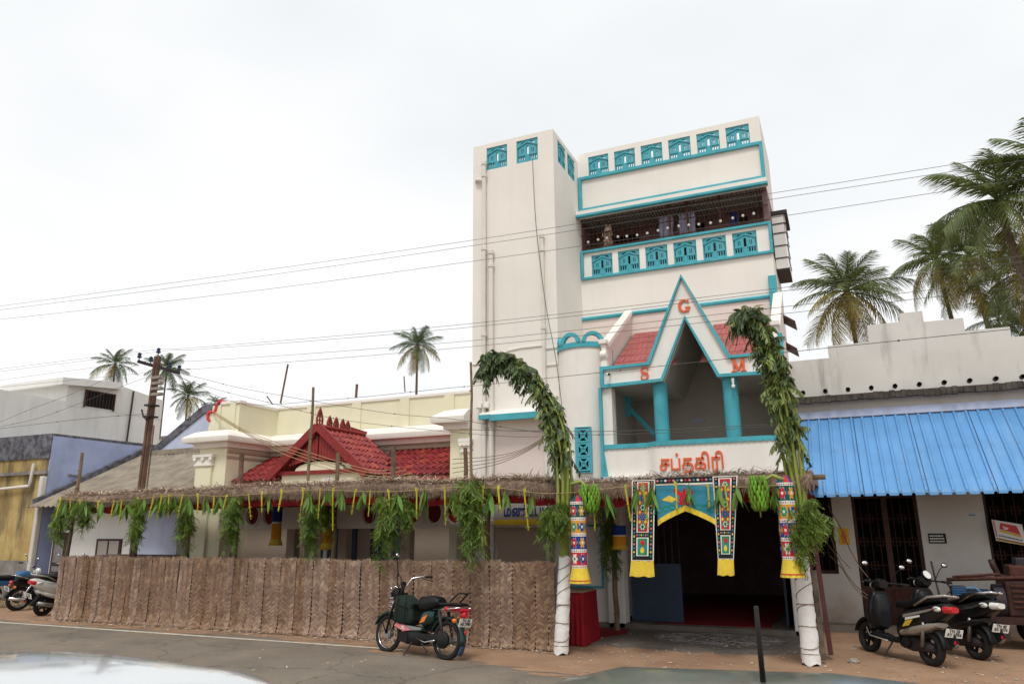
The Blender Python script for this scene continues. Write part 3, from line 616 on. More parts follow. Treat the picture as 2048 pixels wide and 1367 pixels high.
# ------------------------------------------------------------------ the cream house with red tiled porch
CH_ = thing('cream_house', 'cream yellow house with white cornices and red tiled porch gable beside the tall hall', 'house', (-12, 15.5, 0))
WX0, WX1, RY = -16.45, -15.45, 17.2
b = MB(); b.box(WX0, WX1, 15.5, 22, 0, 4.45); build(b, 'wing_wall', 'cream', CH_)
b = MB(); b.box(WX1, -8.35, RY, 22, 0, 4.45); build(b, 'recess_wall', 'cream', CH_)
b = MB(); b.box(-8.45, -7.88, 15.5, 22, 0, 4.5); build(b, 'wing_wall', 'cream', CH_)
def cornice_run(pts, z, name='cornice', m='moulding_white'):
    """profile swept along a plan polyline (outside on the right-hand side walking along it)"""
    prof = [(0, -.22), (.12, -.2), (.14, -.08), (.34, -.06), (.36, .0), (.36, .08), (.28, .14), (.14, .24), (-.06, .3)]
    P = [Vector(p) for p in pts]; rows = []
    for i, p in enumerate(P):
        d1 = (P[i] - P[i - 1]).normalized() if i else (P[1] - P[0]).normalized(); d2 = (P[i + 1] - P[i]).normalized() if i < len(P) - 1 else d1
        n1 = Vector((d1.y, -d1.x)); n2 = Vector((d2.y, -d2.x)); m_ = (n1 + n2); m_ = m_ / max(.3, m_.dot(n1))
        rows.append([(p.x + m_.x * a, p.y + m_.y * a, z + c) for a, c in prof])
    b = MB(); b.sheet(rows); n = len(prof)
    b.add(rows[0], [tuple(range(n))]); b.add(rows[-1], [tuple(range(n))]); return build(b, name, m, CH_, smooth=35)
cornice_run([(WX0, 20), (WX0, 15.5), (WX1, 15.5), (WX1, RY), (-8.45, RY)], 4.36)
cornice_run([(-8.45, 17.5), (-8.45, 15.5), (-7.9, 15.5)], 4.42)
for z, d in ((4.02, .06), (3.86, .03)):
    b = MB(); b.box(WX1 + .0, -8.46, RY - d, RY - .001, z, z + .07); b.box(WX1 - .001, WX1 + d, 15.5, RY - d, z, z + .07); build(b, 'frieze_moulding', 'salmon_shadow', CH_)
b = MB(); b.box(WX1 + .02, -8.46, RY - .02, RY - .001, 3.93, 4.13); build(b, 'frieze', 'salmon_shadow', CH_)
# parapet with scrolled end
b = MB(); b.box(WX0 + .1, WX1 + .12, 15.72, 15.9, 4.6, 5.4); b.box(WX1 + .0, WX1 + .12, 15.9, RY + .2, 4.6, 5.38); b.box(WX1 + .12, -8.0, RY + .08, RY + .2, 4.6, 5.42)
for xx in (-14.2, -12.6, -11.0, -9.6): b.box(xx, xx + .3, RY + .03, RY + .08, 4.6, 5.42)
for xx in (-16.2, -15.65): b.box(xx, xx + .2, 15.68, 15.72, 4.6, 5.4)
build(b, 'parapet_wall', 'cream', CH_)
b = MB(); b.box(-16.05, WX1 + .16, 15.68, 15.94, 5.4, 5.5); b.box(WX1 - .04, WX1 + .16, 15.94, RY + .24, 5.38, 5.47); b.box(WX1 + .16, -7.95, RY + .04, RY + .24, 5.42, 5.51); build(b, 'parapet_coping', 'moulding_white', CH_, bevel=.015)
sc_ = MB(); T = lambda p, q, d: (p, d, q)
sc_.stroke([(-16.0, 5.53), (-16.08, 5.5), (-16.15, 5.4), (-16.17, 5.28), (-16.22, 5.2), (-16.28, 5.2)], .07, 15.64, 15.92, T); build(sc_, 'red_scroll', 'bright_red', CH_)
sc_ = MB(); sc_.stroke([(-16.33, 5.2), (-16.4, 5.24), (-16.46, 5.16), (-16.44, 5.02), (-16.38, 4.96)], .07, 15.64, 15.92, T); build(sc_, 'red_scroll', 'bright_red', CH_)
b = MB(); b.box(-16.42, -16.05, 15.7, 15.9, 4.6, 5.2); build(b, 'parapet_wall', 'cream', CH_)
# corner pilasters with capitals
for X0, X1 in ((WX0 - .03, -15.9), (-8.1, -7.9)):
    b = MB(); b.box(X0, X1, 15.42, 15.499, 0, 3.7); build(b, 'pilaster', 'cream', CH_, bevel=.01)
    b = MB(); b.box(X0 - .03, X1 + .03, 15.38, 15.498, 3.66, 3.72); b.box(X0 - .01, X1 + .01, 15.4, 15.498, 3.72, 3.88); b.box(X0 - .07, X1 + .07, 15.34, 15.498, 3.9, 3.98); b.box(X0 - .04, X1 + .04, 15.37, 15.498, 3.88, 3.9)
    for xx in (X0, X1, (X0 + X1) / 2): b.lathe([(0, -.03), (.06, -.03), (.06, .03), (0, .03)], (xx, 15.375, 3.86), 12, Matrix.Rotation(R(90), 3, 'X'))
    build(b, 'capital', 'moulding_white', CH_, bevel=.008)
# tiled roofs
def tiles(mb, o, ux, uv, w, h, rows, tw=.185, clip=None):
    """pan tiles: o = lower left corner, ux = unit along the eave, uv = unit up the slope"""
    o = Vector(o); ux = Vector(ux); uv = Vector(uv); nn = ux.cross(uv).normalized(); rh = h / rows; n = max(1, int(w / tw))
    for j in range(rows):
        for i in range(n):
            if clip and not clip((i + .5) * tw, (j + .5) * rh): continue
            a = o + ux * (i * tw) + uv * (j * rh) + nn * U(.0, .012); jx = U(-.006, .006); jy = U(-.012, .012)
            r0 = []; r1 = []
            for k_, hh in ((0, .012), (.22, .0), (.45, .004), (.62, .042), (.8, .05), (1.0, .018)):
                p = a + ux * (k_ * tw + jx); r0.append(p + nn * (hh + .035) + uv * jy); r1.append(p + nn * hh + uv * rh * 1.12)
            lo = [p - nn * .03 for p in r0]; mb.sheet([lo, r0, r1])
def slope(b, x0, x1, y0, z0, y1, z1, rows, clip=None):
    d = Vector((0, y1 - y0, z1 - z0)); tiles(b, (x0, y0, z0), (1, 0, 0), d.normalized(), x1 - x0, d.length, rows, clip=clip)
b = MB(); slope(b, -15.4, -12.9, 15.7, 3.2, RY, 3.98, 5, lambda u, v: u < 1.55 + v * .9); build(b, 'porch_tiles', 'tile_red', CH_, kind='stuff')
b = MB(); slope(b, -11.35, -8.2, 15.7, 3.18, RY, 3.98, 5, lambda u, v: u > .95 - v * .55); build(b, 'porch_tiles', 'tile_red', CH_, kind='stuff')
GX, GZ, GY = -11.86, 4.36, 14.85
for s in (-1, 1):
    hw = 1.42; zb = 3.2; d = Vector((-s * hw, 0, GZ - zb)); L = d.length; d.normalize(); b = MB()
    tiles(b, (GX + s * hw, GY if s > 0 else RY - .2, zb), (0, s, 0), d, 2.2, L, 7); build(b, 'gable_tiles', 'tile_red', CH_, kind='stuff')
    b = MB(); b.bar((GX + s * .02, GY - .03, GZ + .07), (GX + s * (hw + .08), GY - .03, zb + .0), .07, .2, (0, -.01, 1)); build(b, 'barge_board', 'red_wood', CH_)
    b = MB()
    n = 15
    for i in range(n):
        xx = GX + s * (.06 + i * .088); zt = GZ - .1 - abs(xx - GX) * .82; zl = max(3.46 + .16 * math.cos((xx - GX) * 1.6), 3.3); 
        if zt > zl + .02: b.box(xx - .04, xx + .04, GY + .05, GY + .07, zl, zt)
    build(b, 'gable_boarding', 'red_wood', CH_)
b = MB(); b.tube([(GX, GY - .05, GZ + .09), (GX, RY, GZ + .09)], .06, 8); build(b, 'ridge_cap', 'red_wood', CH_, smooth=30)
def finial(y, h, wd):
    b = MB(); T = lambda p, q, d: (GX + d, y + p, q); z0 = GZ + .13
    b.stroke([(-wd, z0), (-wd * 1.1, z0 + h * .35), (-wd * .5, z0 + h * .75), (0, z0 + h), (wd * .5, z0 + h * .75), (wd * 1.1, z0 + h * .35), (wd, z0)], .035, -.02, .02, T)
    b.stroke([(0, z0), (0, z0 + h * .95)], .03, -.018, .018, T)
    for q in (.25, .5): b.stroke([(-wd, z0 + h * q), (wd, z0 + h * q)], .025, -.016, .016, T)
    return b
for y, h, wd in ((GY + .05, .42, .1), (GY + .45, .26, .08), (GY + .72, .26, .08), (GY + 1.0, .25, .08), (GY + 1.22, .23, .08)):
    # turn the flat crest to stand across the ridge where it faces the street, along it behind
    build(finial(y, h, wd), 'ridge_finial', 'red_wood', CH_)
b = MB()
for i in range(11): b.box(GX - .02, GX + .02, GY + 1.38 + i * .085, GY + 1.42 + i * .085, GZ + .1, GZ + .22 - .006 * i)
build(b, 'ridge_comb', 'red_wood', CH_)
b = MB(); b.prism([(GX - 1.15, 2.5), (GX + 1.25, 2.5), (GX + 1.25, 3.3), (GX + .8, 3.38)] + [(GX + .75 * math.cos(math.pi * i / 10), 3.36 + .22 * math.sin(math.pi * i / 10)) for i in range(11)] + [(GX - 1.15, 3.3)], GY + .12, GY + .3, 'xz'); build(b, 'porch_front', 'cream', CH_)
b = MB(); b.box(GX - 1.2, GX + 1.2, GY + .04, GY + .12, 3.27, 3.36); build(b, 'tie_beam', 'red_wood', CH_)
b = MB(); b.box(GX + .12, GX + .45, GY + .1, GY + .119, 2.86, 3.16); PQ = build(b, 'plaque', 'plate_white', CH_)
b = MB(); b.prism([(GX + .2, 2.9), (GX + .37, 2.9), (GX + .40, 3.0), (GX + .33, 3.12), (GX + .285, 3.06), (GX + .24, 3.12), (GX + .17, 3.0)], GY + .092, GY + .099, 'xz'); build(b, 'emblem', 'cloth_red', PQ)
# eave fascia under the side slopes
for x0, x1 in ((-15.3, -13.2), (-10.5, -8.2)): b = MB(); b.box(x0, x1, 15.66, 15.72, 3.02, 3.17); build(b, 'eave_board', 'red_wood', CH_)
# verandah front seen below the canopy
b = MB(); b.prism([(WX1, 1.95), (-8.1, 1.95), (-8.1, 2.62), (WX1, 2.62)], 15.42, 15.5, 'xz', [[(c + .2 * math.cos(2 * math.pi * i / 20), 2.3 + .24 * math.sin(2 * math.pi * i / 20)) for i in range(20)] for c in (-14.28, -13.72, -10.62, -9.40, -8.82, -8.28)]); build(b, 'verandah_beam', 'moulding_white', CH_)
for c in (-14.28, -13.72, -10.62, -9.40, -8.82, -8.28):
    build(MB().lathe([(.0, 0), (.19, 0)], (c, 15.46, 2.3), 20, Matrix.Rotation(R(90), 3, 'X') @ Matrix.Diagonal((1, 1.2, 1))), 'round_vent', 'maroon', CH_)
    build(MB().lathe([(.2, 0), (.205, .03), (.25, .03), (.255, 0)], (c, 15.42, 2.3), 24, Matrix.Rotation(R(90), 3, 'X') @ Matrix.Diagonal((1, 1.18, 1))), 'vent_ring', 'clean_white', CH_)
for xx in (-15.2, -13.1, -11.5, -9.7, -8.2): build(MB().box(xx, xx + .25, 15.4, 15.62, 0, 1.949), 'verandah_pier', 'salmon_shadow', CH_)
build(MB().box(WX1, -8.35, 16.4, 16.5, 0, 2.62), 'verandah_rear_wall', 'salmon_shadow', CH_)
for xx, ww in ((-12.75, 1.1), (-11.2, .9)): build(MB().box(xx, xx + ww, 16.34, 16.399, 0, 2.2), 'front_door', 'door_blue', CH_)
build(MB().box(-11.62, -11.55, 15.0, 15.06, 0, 2.4), 'porch_post', 'clean_white', CH_)
# ------------------------------------------------------------------ houses on the left
H1 = thing('old_yellow_house', 'stained old yellow house with blue washed side wall at the left edge', 'house', (-26, 15, 0))
b = MB(); b.box(-40, -22.02, 14.97, 21, 0, 4.1); build(b, 'front_wall', 'old_yellow', H1)
build(MB().box(-40, -22.0, 14.93, 21.02, 4.1, 4.85), 'parapet', 'black_mould', H1)
build(MB().box(-40, -21.95, 14.86, 14.93, 3.62, 3.72), 'ledge', 'old_grey', H1)
build(MB().box(-40, -22.3, 14.945, 14.965, 0, 1.1), 'plinth', 'old_grey', H1)
b = MB(); b.prism([(14.97, 0), (21, 0), (21, 4.72), (14.97, 4.78)], -22.019, -21.99, 'yz'); build(b, 'side_wall', 'blue_wash', H1)
b = MB(); b.tube([(-30, 14.85, 3.1), (-24, 14.85, 3.22), (-22.62, 14.85, 3.28), (-22.58, 14.85, 3.4), (-22.55, 14.86, 3.95)], .045, 8); build(b, 'drain_pipe', 'pvc', H1, smooth=35)
b = MB(); b.box(-22.12, -21.97, 14.8, 14.96, 0, 3.55); build(b, 'corner_pipe', 'shop_white', H1, bevel=.03)
for X, z0, z1 in ((-24.3, 1.9, 2.95), (-23.9, .0, 1.6)):
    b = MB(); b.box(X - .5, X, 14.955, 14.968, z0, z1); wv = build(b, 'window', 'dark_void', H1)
    b = MB(); b.box(X - .6, X + .1, 14.8, 14.954, z1, z1 + .08); build(b, 'hood', 'brown_wood', wv)
b = MB(); b.prism([(15.6, 3.62), (17.8, 3.5), (17.8, 3.56), (15.6, 3.66)], -21.989, -21.93, 'yz'); build(b, 'ledge', 'old_grey', H1)
H2 = thing('white_rear_house', 'plain white house with small rooftop room and barred window behind the blue wall', 'house', (-26, 18, 0))
b = MB(); b.prism([(21.0, 0), (42, 0), (42, 6.3), (21.0, 6.2)], -34, -25, 'yz'); 
b = MB(); b.prism([(14.0, 3), (21.4, 3), (21.4, 6.28), (14.0, 6.5)], -36, -25, 'yz'); build(b, 'wall', 'grey_white', H2)
b = MB(); b.prism([(17.3, 6.28), (21.4, 6.28), (21.4, 7.05), (19.3, 7.34), (17.3, 7.2)], -28, -24.99, 'yz'); build(b, 'rooftop_room', 'grey_white', H2)
b = MB(); b.prism([(16.9, 6.95), (19.3, 7.15), (19.3, 7.4), (16.9, 7.2)], -28.2, -24.75, 'yz'); build(b, 'roof_slab', 'grey_white', H2)
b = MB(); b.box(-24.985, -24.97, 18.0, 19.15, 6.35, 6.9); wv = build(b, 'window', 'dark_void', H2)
b = MB()
for i in range(9): b.bar((-24.95, 18.05 + i * .13, 6.35), (-24.95, 18.05 + i * .13, 6.9), .02)
b.box(-24.97, -24.93, 17.95, 18.0, 6.3, 6.95); b.box(-24.97, -24.93, 19.15, 19.2, 6.3, 6.95); b.box(-24.97, -24.93, 18.0, 19.15, 6.9, 6.95); build(b, 'frame', 'brown_wood', wv)
build(MB().tube([(-24.95, 19.9, 5.0), (-24.95, 19.95, 7.2)], .03, 8), 'pipe', 'dark_iron', H2)
H3 = thing('sheet_roof_house', 'low white house with grey corrugated sheet roof and brown window behind the canopy', 'house', (-19, 15.2, 0))
build(MB().box(-21.7, -16.6, 15.2, 18, 0, 2.62), 'front_wall', 'grey_white', H3)
build(MB().box(-18.1, -16.61, 15.16, 15.199, 0, 2.6), 'wall_patch', 'pale_blue', H3)
b = MB(); xs_ = [-21.85 + i * .05 for i in range(108)]
b.sheet([[(x, y + .03 * math.sin(x * 3), z + .022 * math.sin(x * 2 * math.pi / .2)) for x in xs_] for y, z in ((14.4, 2.64), (15.6, 3.22), (16.8, 3.8), (18.05, 4.42))])
o = build(b, 'roof_sheet', 'asbestos', H3); s = o.modifiers.new('t', 'SOLIDIFY'); s.thickness = .02
b = MB(); b.prism([(14.6, 2.72), (18.1, 4.48), (18.1, 4.66), (14.6, 2.86)], -21.98, -21.8, 'yz'); build(b, 'verge', 'black_mould', H3)
b = MB(); b.bar((-21.7, 18.08, 4.47), (-16.55, 18.08, 4.5), .2, .16); build(b, 'ridge', 'asbestos', H3)
b = MB(); b.box(-19.75, -18.75, 15.15, 15.199, 1.0, 1.72); wv = build(b, 'window', 'brown_wood', H3)
for xx in (-19.65, -19.2): build(MB().box(xx, xx + .38, 15.135, 15.149, 1.05, 1.66), 'pane', 'room_grey', wv)
b = MB(); b.box(-21.6, -21.0, 15.15, 15.199, 0, 1.9); dr = build(b, 'door', 'brown_wood', H3)
for z in (.2, 1.0): build(MB().box(-21.5, -21.1, 15.13, 15.149, z, z + .75), 'panel', 'steel', dr)
H4 = thing('pale_blue_gable_house', 'pale blue gabled wall with mouldy black sloping top rising behind the sheet roof', 'house', (-19.5, 18.3, 0))
build(MB().prism([(-21.9, 0), (-18.4, 0), (-18.4, 5.98), (-19.3, 5.98), (-21.9, 4.36)], 18.25, 18.6, 'xz'), 'gable_wall', 'pale_blue', H4)
b = MB(); b.prism([(-21.9, 4.2), (-19.3, 5.72), (-18.4, 5.74), (-18.4, 6.02), (-19.32, 6.02), (-21.9, 4.44)], 18.2, 18.7, 'xz'); build(b, 'wall_top', 'black_mould', H4)
H5 = thing('yellow_rear_house', 'small plain yellow wall far behind, between white house and pale blue gable', 'house', (-29, 27, 0))
build(MB().box(-34, -26.2, 27, 30, 0, 6.4), 'wall', 'cream', H5); build(MB().box(-34.2, -26.1, 26.9, 30.1, 6.4, 6.52), 'roof_slab', 'old_grey', H5)
# ------------------------------------------------------------------ house on the right
H6 = thing('shop_house', 'white shop house with bright blue ribbed metal awning and brown grilles on the right', 'house', (2, 16.3, 0))
WY = 16.3
def wallbox(x0, x1, z0, z1, m='shop_white', name='wall_pier', y=WY): return build(MB().box(x0, x1, y, y + .3, z0, z1), name, m, H6)
wallbox(-.82, -.24, 0, 1.02); wallbox(-.24, .12, 0, 3.6); wallbox(1.27, 2.35, 0, 3.6); wallbox(3.7, 8, 0, 3.6); wallbox(-.82, -.241, 2.6, 3.6); wallbox(.121, 1.269, 2.55, 3.6); wallbox(2.351, 3.699, 2.6, 3.6)
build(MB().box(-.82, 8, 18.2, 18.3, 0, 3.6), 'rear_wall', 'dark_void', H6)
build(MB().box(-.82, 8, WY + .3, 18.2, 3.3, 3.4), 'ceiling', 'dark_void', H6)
build(MB().box(-.82, 8, WY + .02, WY + .5, 3.601, 4.44), 'upper_wall', 'shop_white', H6)
b = MB(); b.box(-.8, 8, WY - .2, WY + .4, 4.40, 4.5)
for i in range(90): b.box(-.8 + i * .097, -.71 + i * .097, WY - .2 - U(0, .05), WY - .1, 4.38 + U(-.02, .01), 4.49 + U(-.02, .03))
build(b, 'mossy_ledge', 'moss_gap_dark', H6)
steps = [(-.8, 4.5), (8, 4.5), (8, 5.45), (3.3, 5.45), (3.3, 5.66), (2.55, 5.66), (2.55, 5.93), (1.86, 5.93), (1.86, 6.16), (1.44, 6.16), (1.44, 5.98), (.82, 5.98), (.82, 5.62), (.02, 5.62), (.02, 5.36), (-.8, 5.36)]
build(MB().prism(steps, WY + .25, WY + .45, 'xz'), 'stepped_parapet', 'weathered_white', H6)
for i in range(10):
    xx = -.55 + i * .43; build(MB().lathe([(.0, 0), (.035, 0), (.035, .12), (.045, .12), (.045, -.0)], (xx, WY + .12, 4.63), 10, Matrix.Rotation(R(90), 3, 'X')), 'spout', 'dark_iron', H6)
# awning: ribbed sheets side by side
Y0, Z0, Y1, Z1 = 14.6, 2.58, 16.28, 4.04
AW = thing('blue_awning', 'bright blue ribbed metal awning sloping over the shop front on the right', 'awning', (2, 15, 2.5))
prof = []
for k_ in range(5): prof += [(k_ * .2, 0), (k_ * .2 + .125, 0), (k_ * .2 + .14, .035), (k_ * .2 + .175, .035), (k_ * .2 + .19, 0)]
for j in range(9):
    b = MB(); x0 = -.66 + j * 1.0; dz = .004 * (j % 2)
    rows = []
    for q in range(9):
        t = q / 8; rows.append([(x0 + px + .002, Y0 + (Y1 - Y0) * t, Z0 + (Z1 - Z0) * t + h * 1.1 + dz) for px, h in prof])
    # curled lower edge
    cur = []
    for a in range(1, 5): cur.append([(x0 + px + .002, Y0 - .1 * math.sin(R(22 * a)), Z0 - .1 * (1 - math.cos(R(22 * a))) - .012 * a + h * 1.1 + dz) for px, h in prof])
    b.sheet(list(reversed(cur)) + rows); o = build(b, 'awning_sheet', 'blue_sheet', AW); s = o.modifiers.new('t', 'SOLIDIFY'); s.thickness = .004
    fb_ = MB()
    for t in (.06, .48, .93):
        for k_ in range(0, 5): fb_.ball((x0 + k_ * .2 + .158, Y0 + (Y1 - Y0) * t, Z0 + (Z1 - Z0) * t + .043 + dz), .011, 6, 4)
    build(fb_, 'screws', 'steel', AW, kind='stuff')
for xx in (-.5, 1.3, 2.3, 3.9): build(MB().bar((xx, Y0 + .05, Z0 - .06), (xx, Y1, Z1 - .08), .04), 'bracket', 'rust_iron', AW)
build(MB().bar((-.66, Y0 + .1, Z0 - .05), (8.3, Y0 + .1, Z0 - .05), .04), 'purlin', 'rust_iron', AW)
build(MB().box(-.7, 8, WY - .06, WY + .019, 4.06, 4.2), 'flashing', 'pale_blue', H6)
def grille(x0, x1, z0, z1, name, nb):
    b = MB(); y = WY + .12
    b.box(x0, x0 + .05, y, y + .05, z0, z1); b.box(x1 - .05, x1, y, y + .05, z0, z1); b.box(x0, x1, y + .001, y + .049, z1 - .05, z1); b.box(x0, x1, y + .001, y + .049, z0, z0 + .05)
    o = build(b, name, 'brown_wood', H6); bb = MB()
    n = nb; wd = (x1 - x0) / n
    for i in range(1, n): bb.bar((x0 + i * wd, y + .025, z0), (x0 + i * wd, y + .025, z1), .011)
    nz_ = max(2, int((z1 - z0) / .36))
    for j in range(1, nz_): bb.bar((x0, y + .03, z0 + (z1 - z0) * j / nz_), (x1, y + .03, z0 + (z1 - z0) * j / nz_), .011)
    for i in range(1, n):
        for j in range(1, nz_):
            if (i + j) % 2: 
                c = (x0 + i * wd, z0 + (z1 - z0) * j / nz_); bb.stroke([(c[0] - .06, c[1] - .07), (c[0] + .06, c[1] - .07), (c[0] + .06, c[1] + .07), (c[0] - .06, c[1] + .07)], .013, y, y + .03, lambda p, q, d: (p, d, q), closed=True)
    build(bb, 'grille_bar', 'rust_iron', o); return o
grille(.13, .70, .75, 2.5, 'gate_leaf', 4); grille(.70, 1.26, .75, 2.5, 'gate_leaf', 4)
for x0, x1 in ((.13, .698), (.702, 1.26)): build(MB().box(x0, x1, WY + .1, WY + .16, .02, .749), 'gate_sheet', 'rust_iron', H6)
grille(-.81, -.25, 1.03, 2.58, 'window_grille', 4); grille(2.36, 3.69, .6, 2.58, 'window_grille', 8)
build(MB().box(2.36, 3.69, WY, WY + .3, 0, .59), 'wall_pier', 'shop_white', H6)
build(MB().box(-.82, 2.4, WY - .35, WY - .001, 0, .12), 'step', 'concrete', H6)
PO = MB(); PO.box(-.17, .015, WY - .012, WY - .002, 1.57, 1.89); po = tag(build(PO, 'yellow_poster', 'sign_yellow'), 'small yellow poster with orange figure on the white pier beside the grille', 'poster')
b = MB(); pc = (-.08, 1.73)
b.prism([(pc[0] - .05, 1.60), (pc[0] + .05, 1.60), (pc[0] + .035, 1.68), (pc[0] + .06, 1.74), (pc[0] + .03, 1.79), (pc[0] + .03, 1.85), (pc[0] - .03, 1.85), (pc[0] - .03, 1.79), (pc[0] - .06, 1.74), (pc[0] - .035, 1.68)], WY - .016, WY - .0125, 'xz'); build(b, 'figure', 'orange_plastic', po)
PL = MB(); PL.box(1.38, 1.67, WY - .02, WY - .001, 1.6, 1.78); plq = tag(build(PL, 'name_plate', 'ink'), 'black name plate with pale lettering on the white shop wall', 'sign')
b = MB()
for j in range(3):
    xx = 1.40
    while xx < 1.63: w_ = U(.012, .03); b.box(xx, xx + w_, WY - .024, WY - .0205, 1.625 + j * .05, 1.65 + j * .05); xx += w_ + .008
build(b, 'lettering', 'plate_white', plq, kind='stuff')
build(MB().prism([(2.08, 2.1), (2.2, 2.09), (2.19, 2.12), (2.1, 2.125)], WY - .006, WY - .001, 'xz'), 'blue_tape', 'blue_sheet', H6)
# ------------------------------------------------------------------ woven mat material
def matmat():
    m = mat('woven_mat', (.43, .285, .195), .95, .2, 6, .5, 90, col2=(.29, .185, .125), island=.3); t = m.node_tree; L = t.links.new; b = t.nodes['Principled BSDF']; src = b.inputs['Base Color'].links[0].from_socket
    oi = N(t, 'ShaderNodeObjectInfo'); hs = N(t, 'ShaderNodeHueSaturation'); mr = N(t, 'ShaderNodeMapRange'); mr.inputs[3].default_value = .82; mr.inputs[4].default_value = 1.16; L(oi.outputs['Random'], mr.inputs[0]); L(mr.outputs[0], hs.inputs['Value'])
    mr2 = N(t, 'ShaderNodeMapRange'); mr2.inputs[3].default_value = 1.1; mr2.inputs[4].default_value = .8; L(oi.outputs['Random'], mr2.inputs[0]); L(mr2.outputs[0], hs.inputs['Saturation']); L(src, hs.inputs['Color']); L(hs.outputs[0], b.inputs['Base Color'])
matmat()
# ------------------------------------------------------------------ fence of palm mats
FN = thing('palm_mat_fence', 'brown fence of woven palm leaf mats along the roadside', 'fence', (-10.6, 12, 0))
x = -16.76; i = 0
while x < -4.62:
    wd = U(.155, .24); wd = min(wd, -4.54 - x); y0 = 12.0 + (.007 if i % 2 else -.007) + U(-.005, .005); zt = 1.40 + U(-.02, .02); lean = U(-.008, .008); ph = U(0, 6.28)
    bend = lambda z: lean * z / zt + .004 * math.sin(z * 5 + ph); yb = lambda u, z: y0 - .010 * math.sin(math.pi * u) + .008 * math.sin(z * 5.2 + ph * 2) - .06 * max(0, 1 - z / .35) ** 3
    b = MB(); nc = 8; mg = .012
    b.sheet([[(x + mg + u / nc * (wd - 2 * mg) + bend(z), yb(u / nc, z) + .006, z) for u in range(nc + 1)] for z in [.03 + (zt - .04) * j / 10 for j in range(11)]])
    cols = 2 if wd < .2 else 3; cw = (wd - 2 * mg) / cols; fl = random.choice((0, 1)); slp = U(.55, .95)
    for c_ in range(cols):        # plaited leaf strips, slanting one way then the other
        z = -.05; sg = 1 if (c_ + fl) % 2 else -1
        while z < zt - .01:
            pw = U(.024, .042); u0 = mg + c_ * cw + U(-.006, .004); u1 = mg + (c_ + 1) * cw + U(-.004, .008); rise = sg * cw * slp; dp = U(.0, .007); q = []
            for uu, zz, k_ in ((u0, z - rise / 2, 0), (u1, z + rise / 2, 0), (u1, z + rise / 2 + pw * .94, 1), (u0, z - rise / 2 + pw * .94, 1)):
                zc = min(max(zz, .02), zt + U(-.01, .015)); q.append((x + uu + bend(zc), yb(uu / wd, zc) - dp - (.012 if k_ else .001), zc))
            b.add(q, [(0, 1, 2, 3)]); z += pw
    z = .05
    while z < zt - .03:      # plaited selvedge: tabs with open holes between them
        for sg in (1, -1):
            xx = x + (wd - mg if sg > 0 else mg) + bend(z); yy = y0 + .010; ln_ = U(.012, .02); dz = U(.0, .014)
            b.add([(xx - sg * .02, yy - .014, z), (xx + sg * ln_, yy - .016, z + dz), (xx + sg * ln_, yy - .012, z + .026 + dz), (xx - sg * .02, yy - .01, z + .03)], [(0, 1, 2, 3)])
        z += U(.06, .085)
    for q in range(12):      # frayed feet and heads
        xx = x + U(0, wd); b.add([(xx, y0 - .03, .08), (xx + .022, y0 - .03, .08), (xx + U(-.06, .07), y0 - U(.05, .14), U(.006, .03))], [(0, 1, 2)])
        xx = x + U(0, wd) + lean; b.add([(xx, y0 - .01, zt - .06), (xx + .024, y0 - .01, zt - .06), (xx + U(-.04, .05), y0 - U(-.02, .03), zt + U(.0, .04))], [(0, 1, 2)])
    build(b, 'woven_mat', 'woven_mat', FN); x += wd; i += 1
build(MB().sheet([[(-16.72, 12.055, z), (-4.58, 12.055, z)] for z in (.16, 1.36)]), 'gap_shade_sheet', 'moss_gap_dark', FN)  # dark sheet added so the gaps between mats look shaded
build(MB().tube([(-16.8, 12.07, 1.1), (-4.6, 12.07, 1.1)], .025, 8), 'rail', 'bamboo', FN); build(MB().tube([(-16.8, 12.07, .45), (-4.6, 12.07, .45)], .025, 8), 'rail', 'bamboo', FN)
build(MB().sheet([[(-16.7 + k_ * .2, 12.05 + .015 * math.sin(k_ * 2.), z) for k_ in range(61)] for z in (.004, .16)]), 'lining_cloth', 'red_cloth', FN)
# ------------------------------------------------------------------ thatched canopy
CN = thing('thatched_canopy', 'long thatched canopy roof of dried palm leaves in front of the buildings', 'canopy', (-8.5, 13.4, 2.5))
def czt(x): return 2.78 + .035 * math.sin(x * .55 + .6) + .02 * math.sin(x * 2.1) + (.02 if x < -12 else 0) - (.05 * min(1, max(0, (x + 5.2) / .6)))
rows = []; xs_ = [-16.9 + k_ * .1 for k_ in range(166)]
prof = [(15.0, .04), (13.2, .045), (12.25, .03), (12.02, .0), (11.9, -.05), (11.86, -.13), (11.88, -.2), (11.98, -.27), (12.15, -.26), (13.2, -.12), (15.0, -.1)]
for y, dz in prof: rows.append([(x + U(-.01, .01), y + (.025 * math.sin(x * 5.3) + .03 * math.sin(x * 1.3) + U(-.02, .02)) * (y < 12.5), czt(x) + dz + U(-.012, .012)) for x in xs_])
b = MB(); b.sheet(rows); n = len(xs_)
for e in (0, -1): b.add([r[e] for r in rows], [tuple(range(len(rows)))])
build(b, 'thatch_roof', 'thatch', CN, smooth='all')
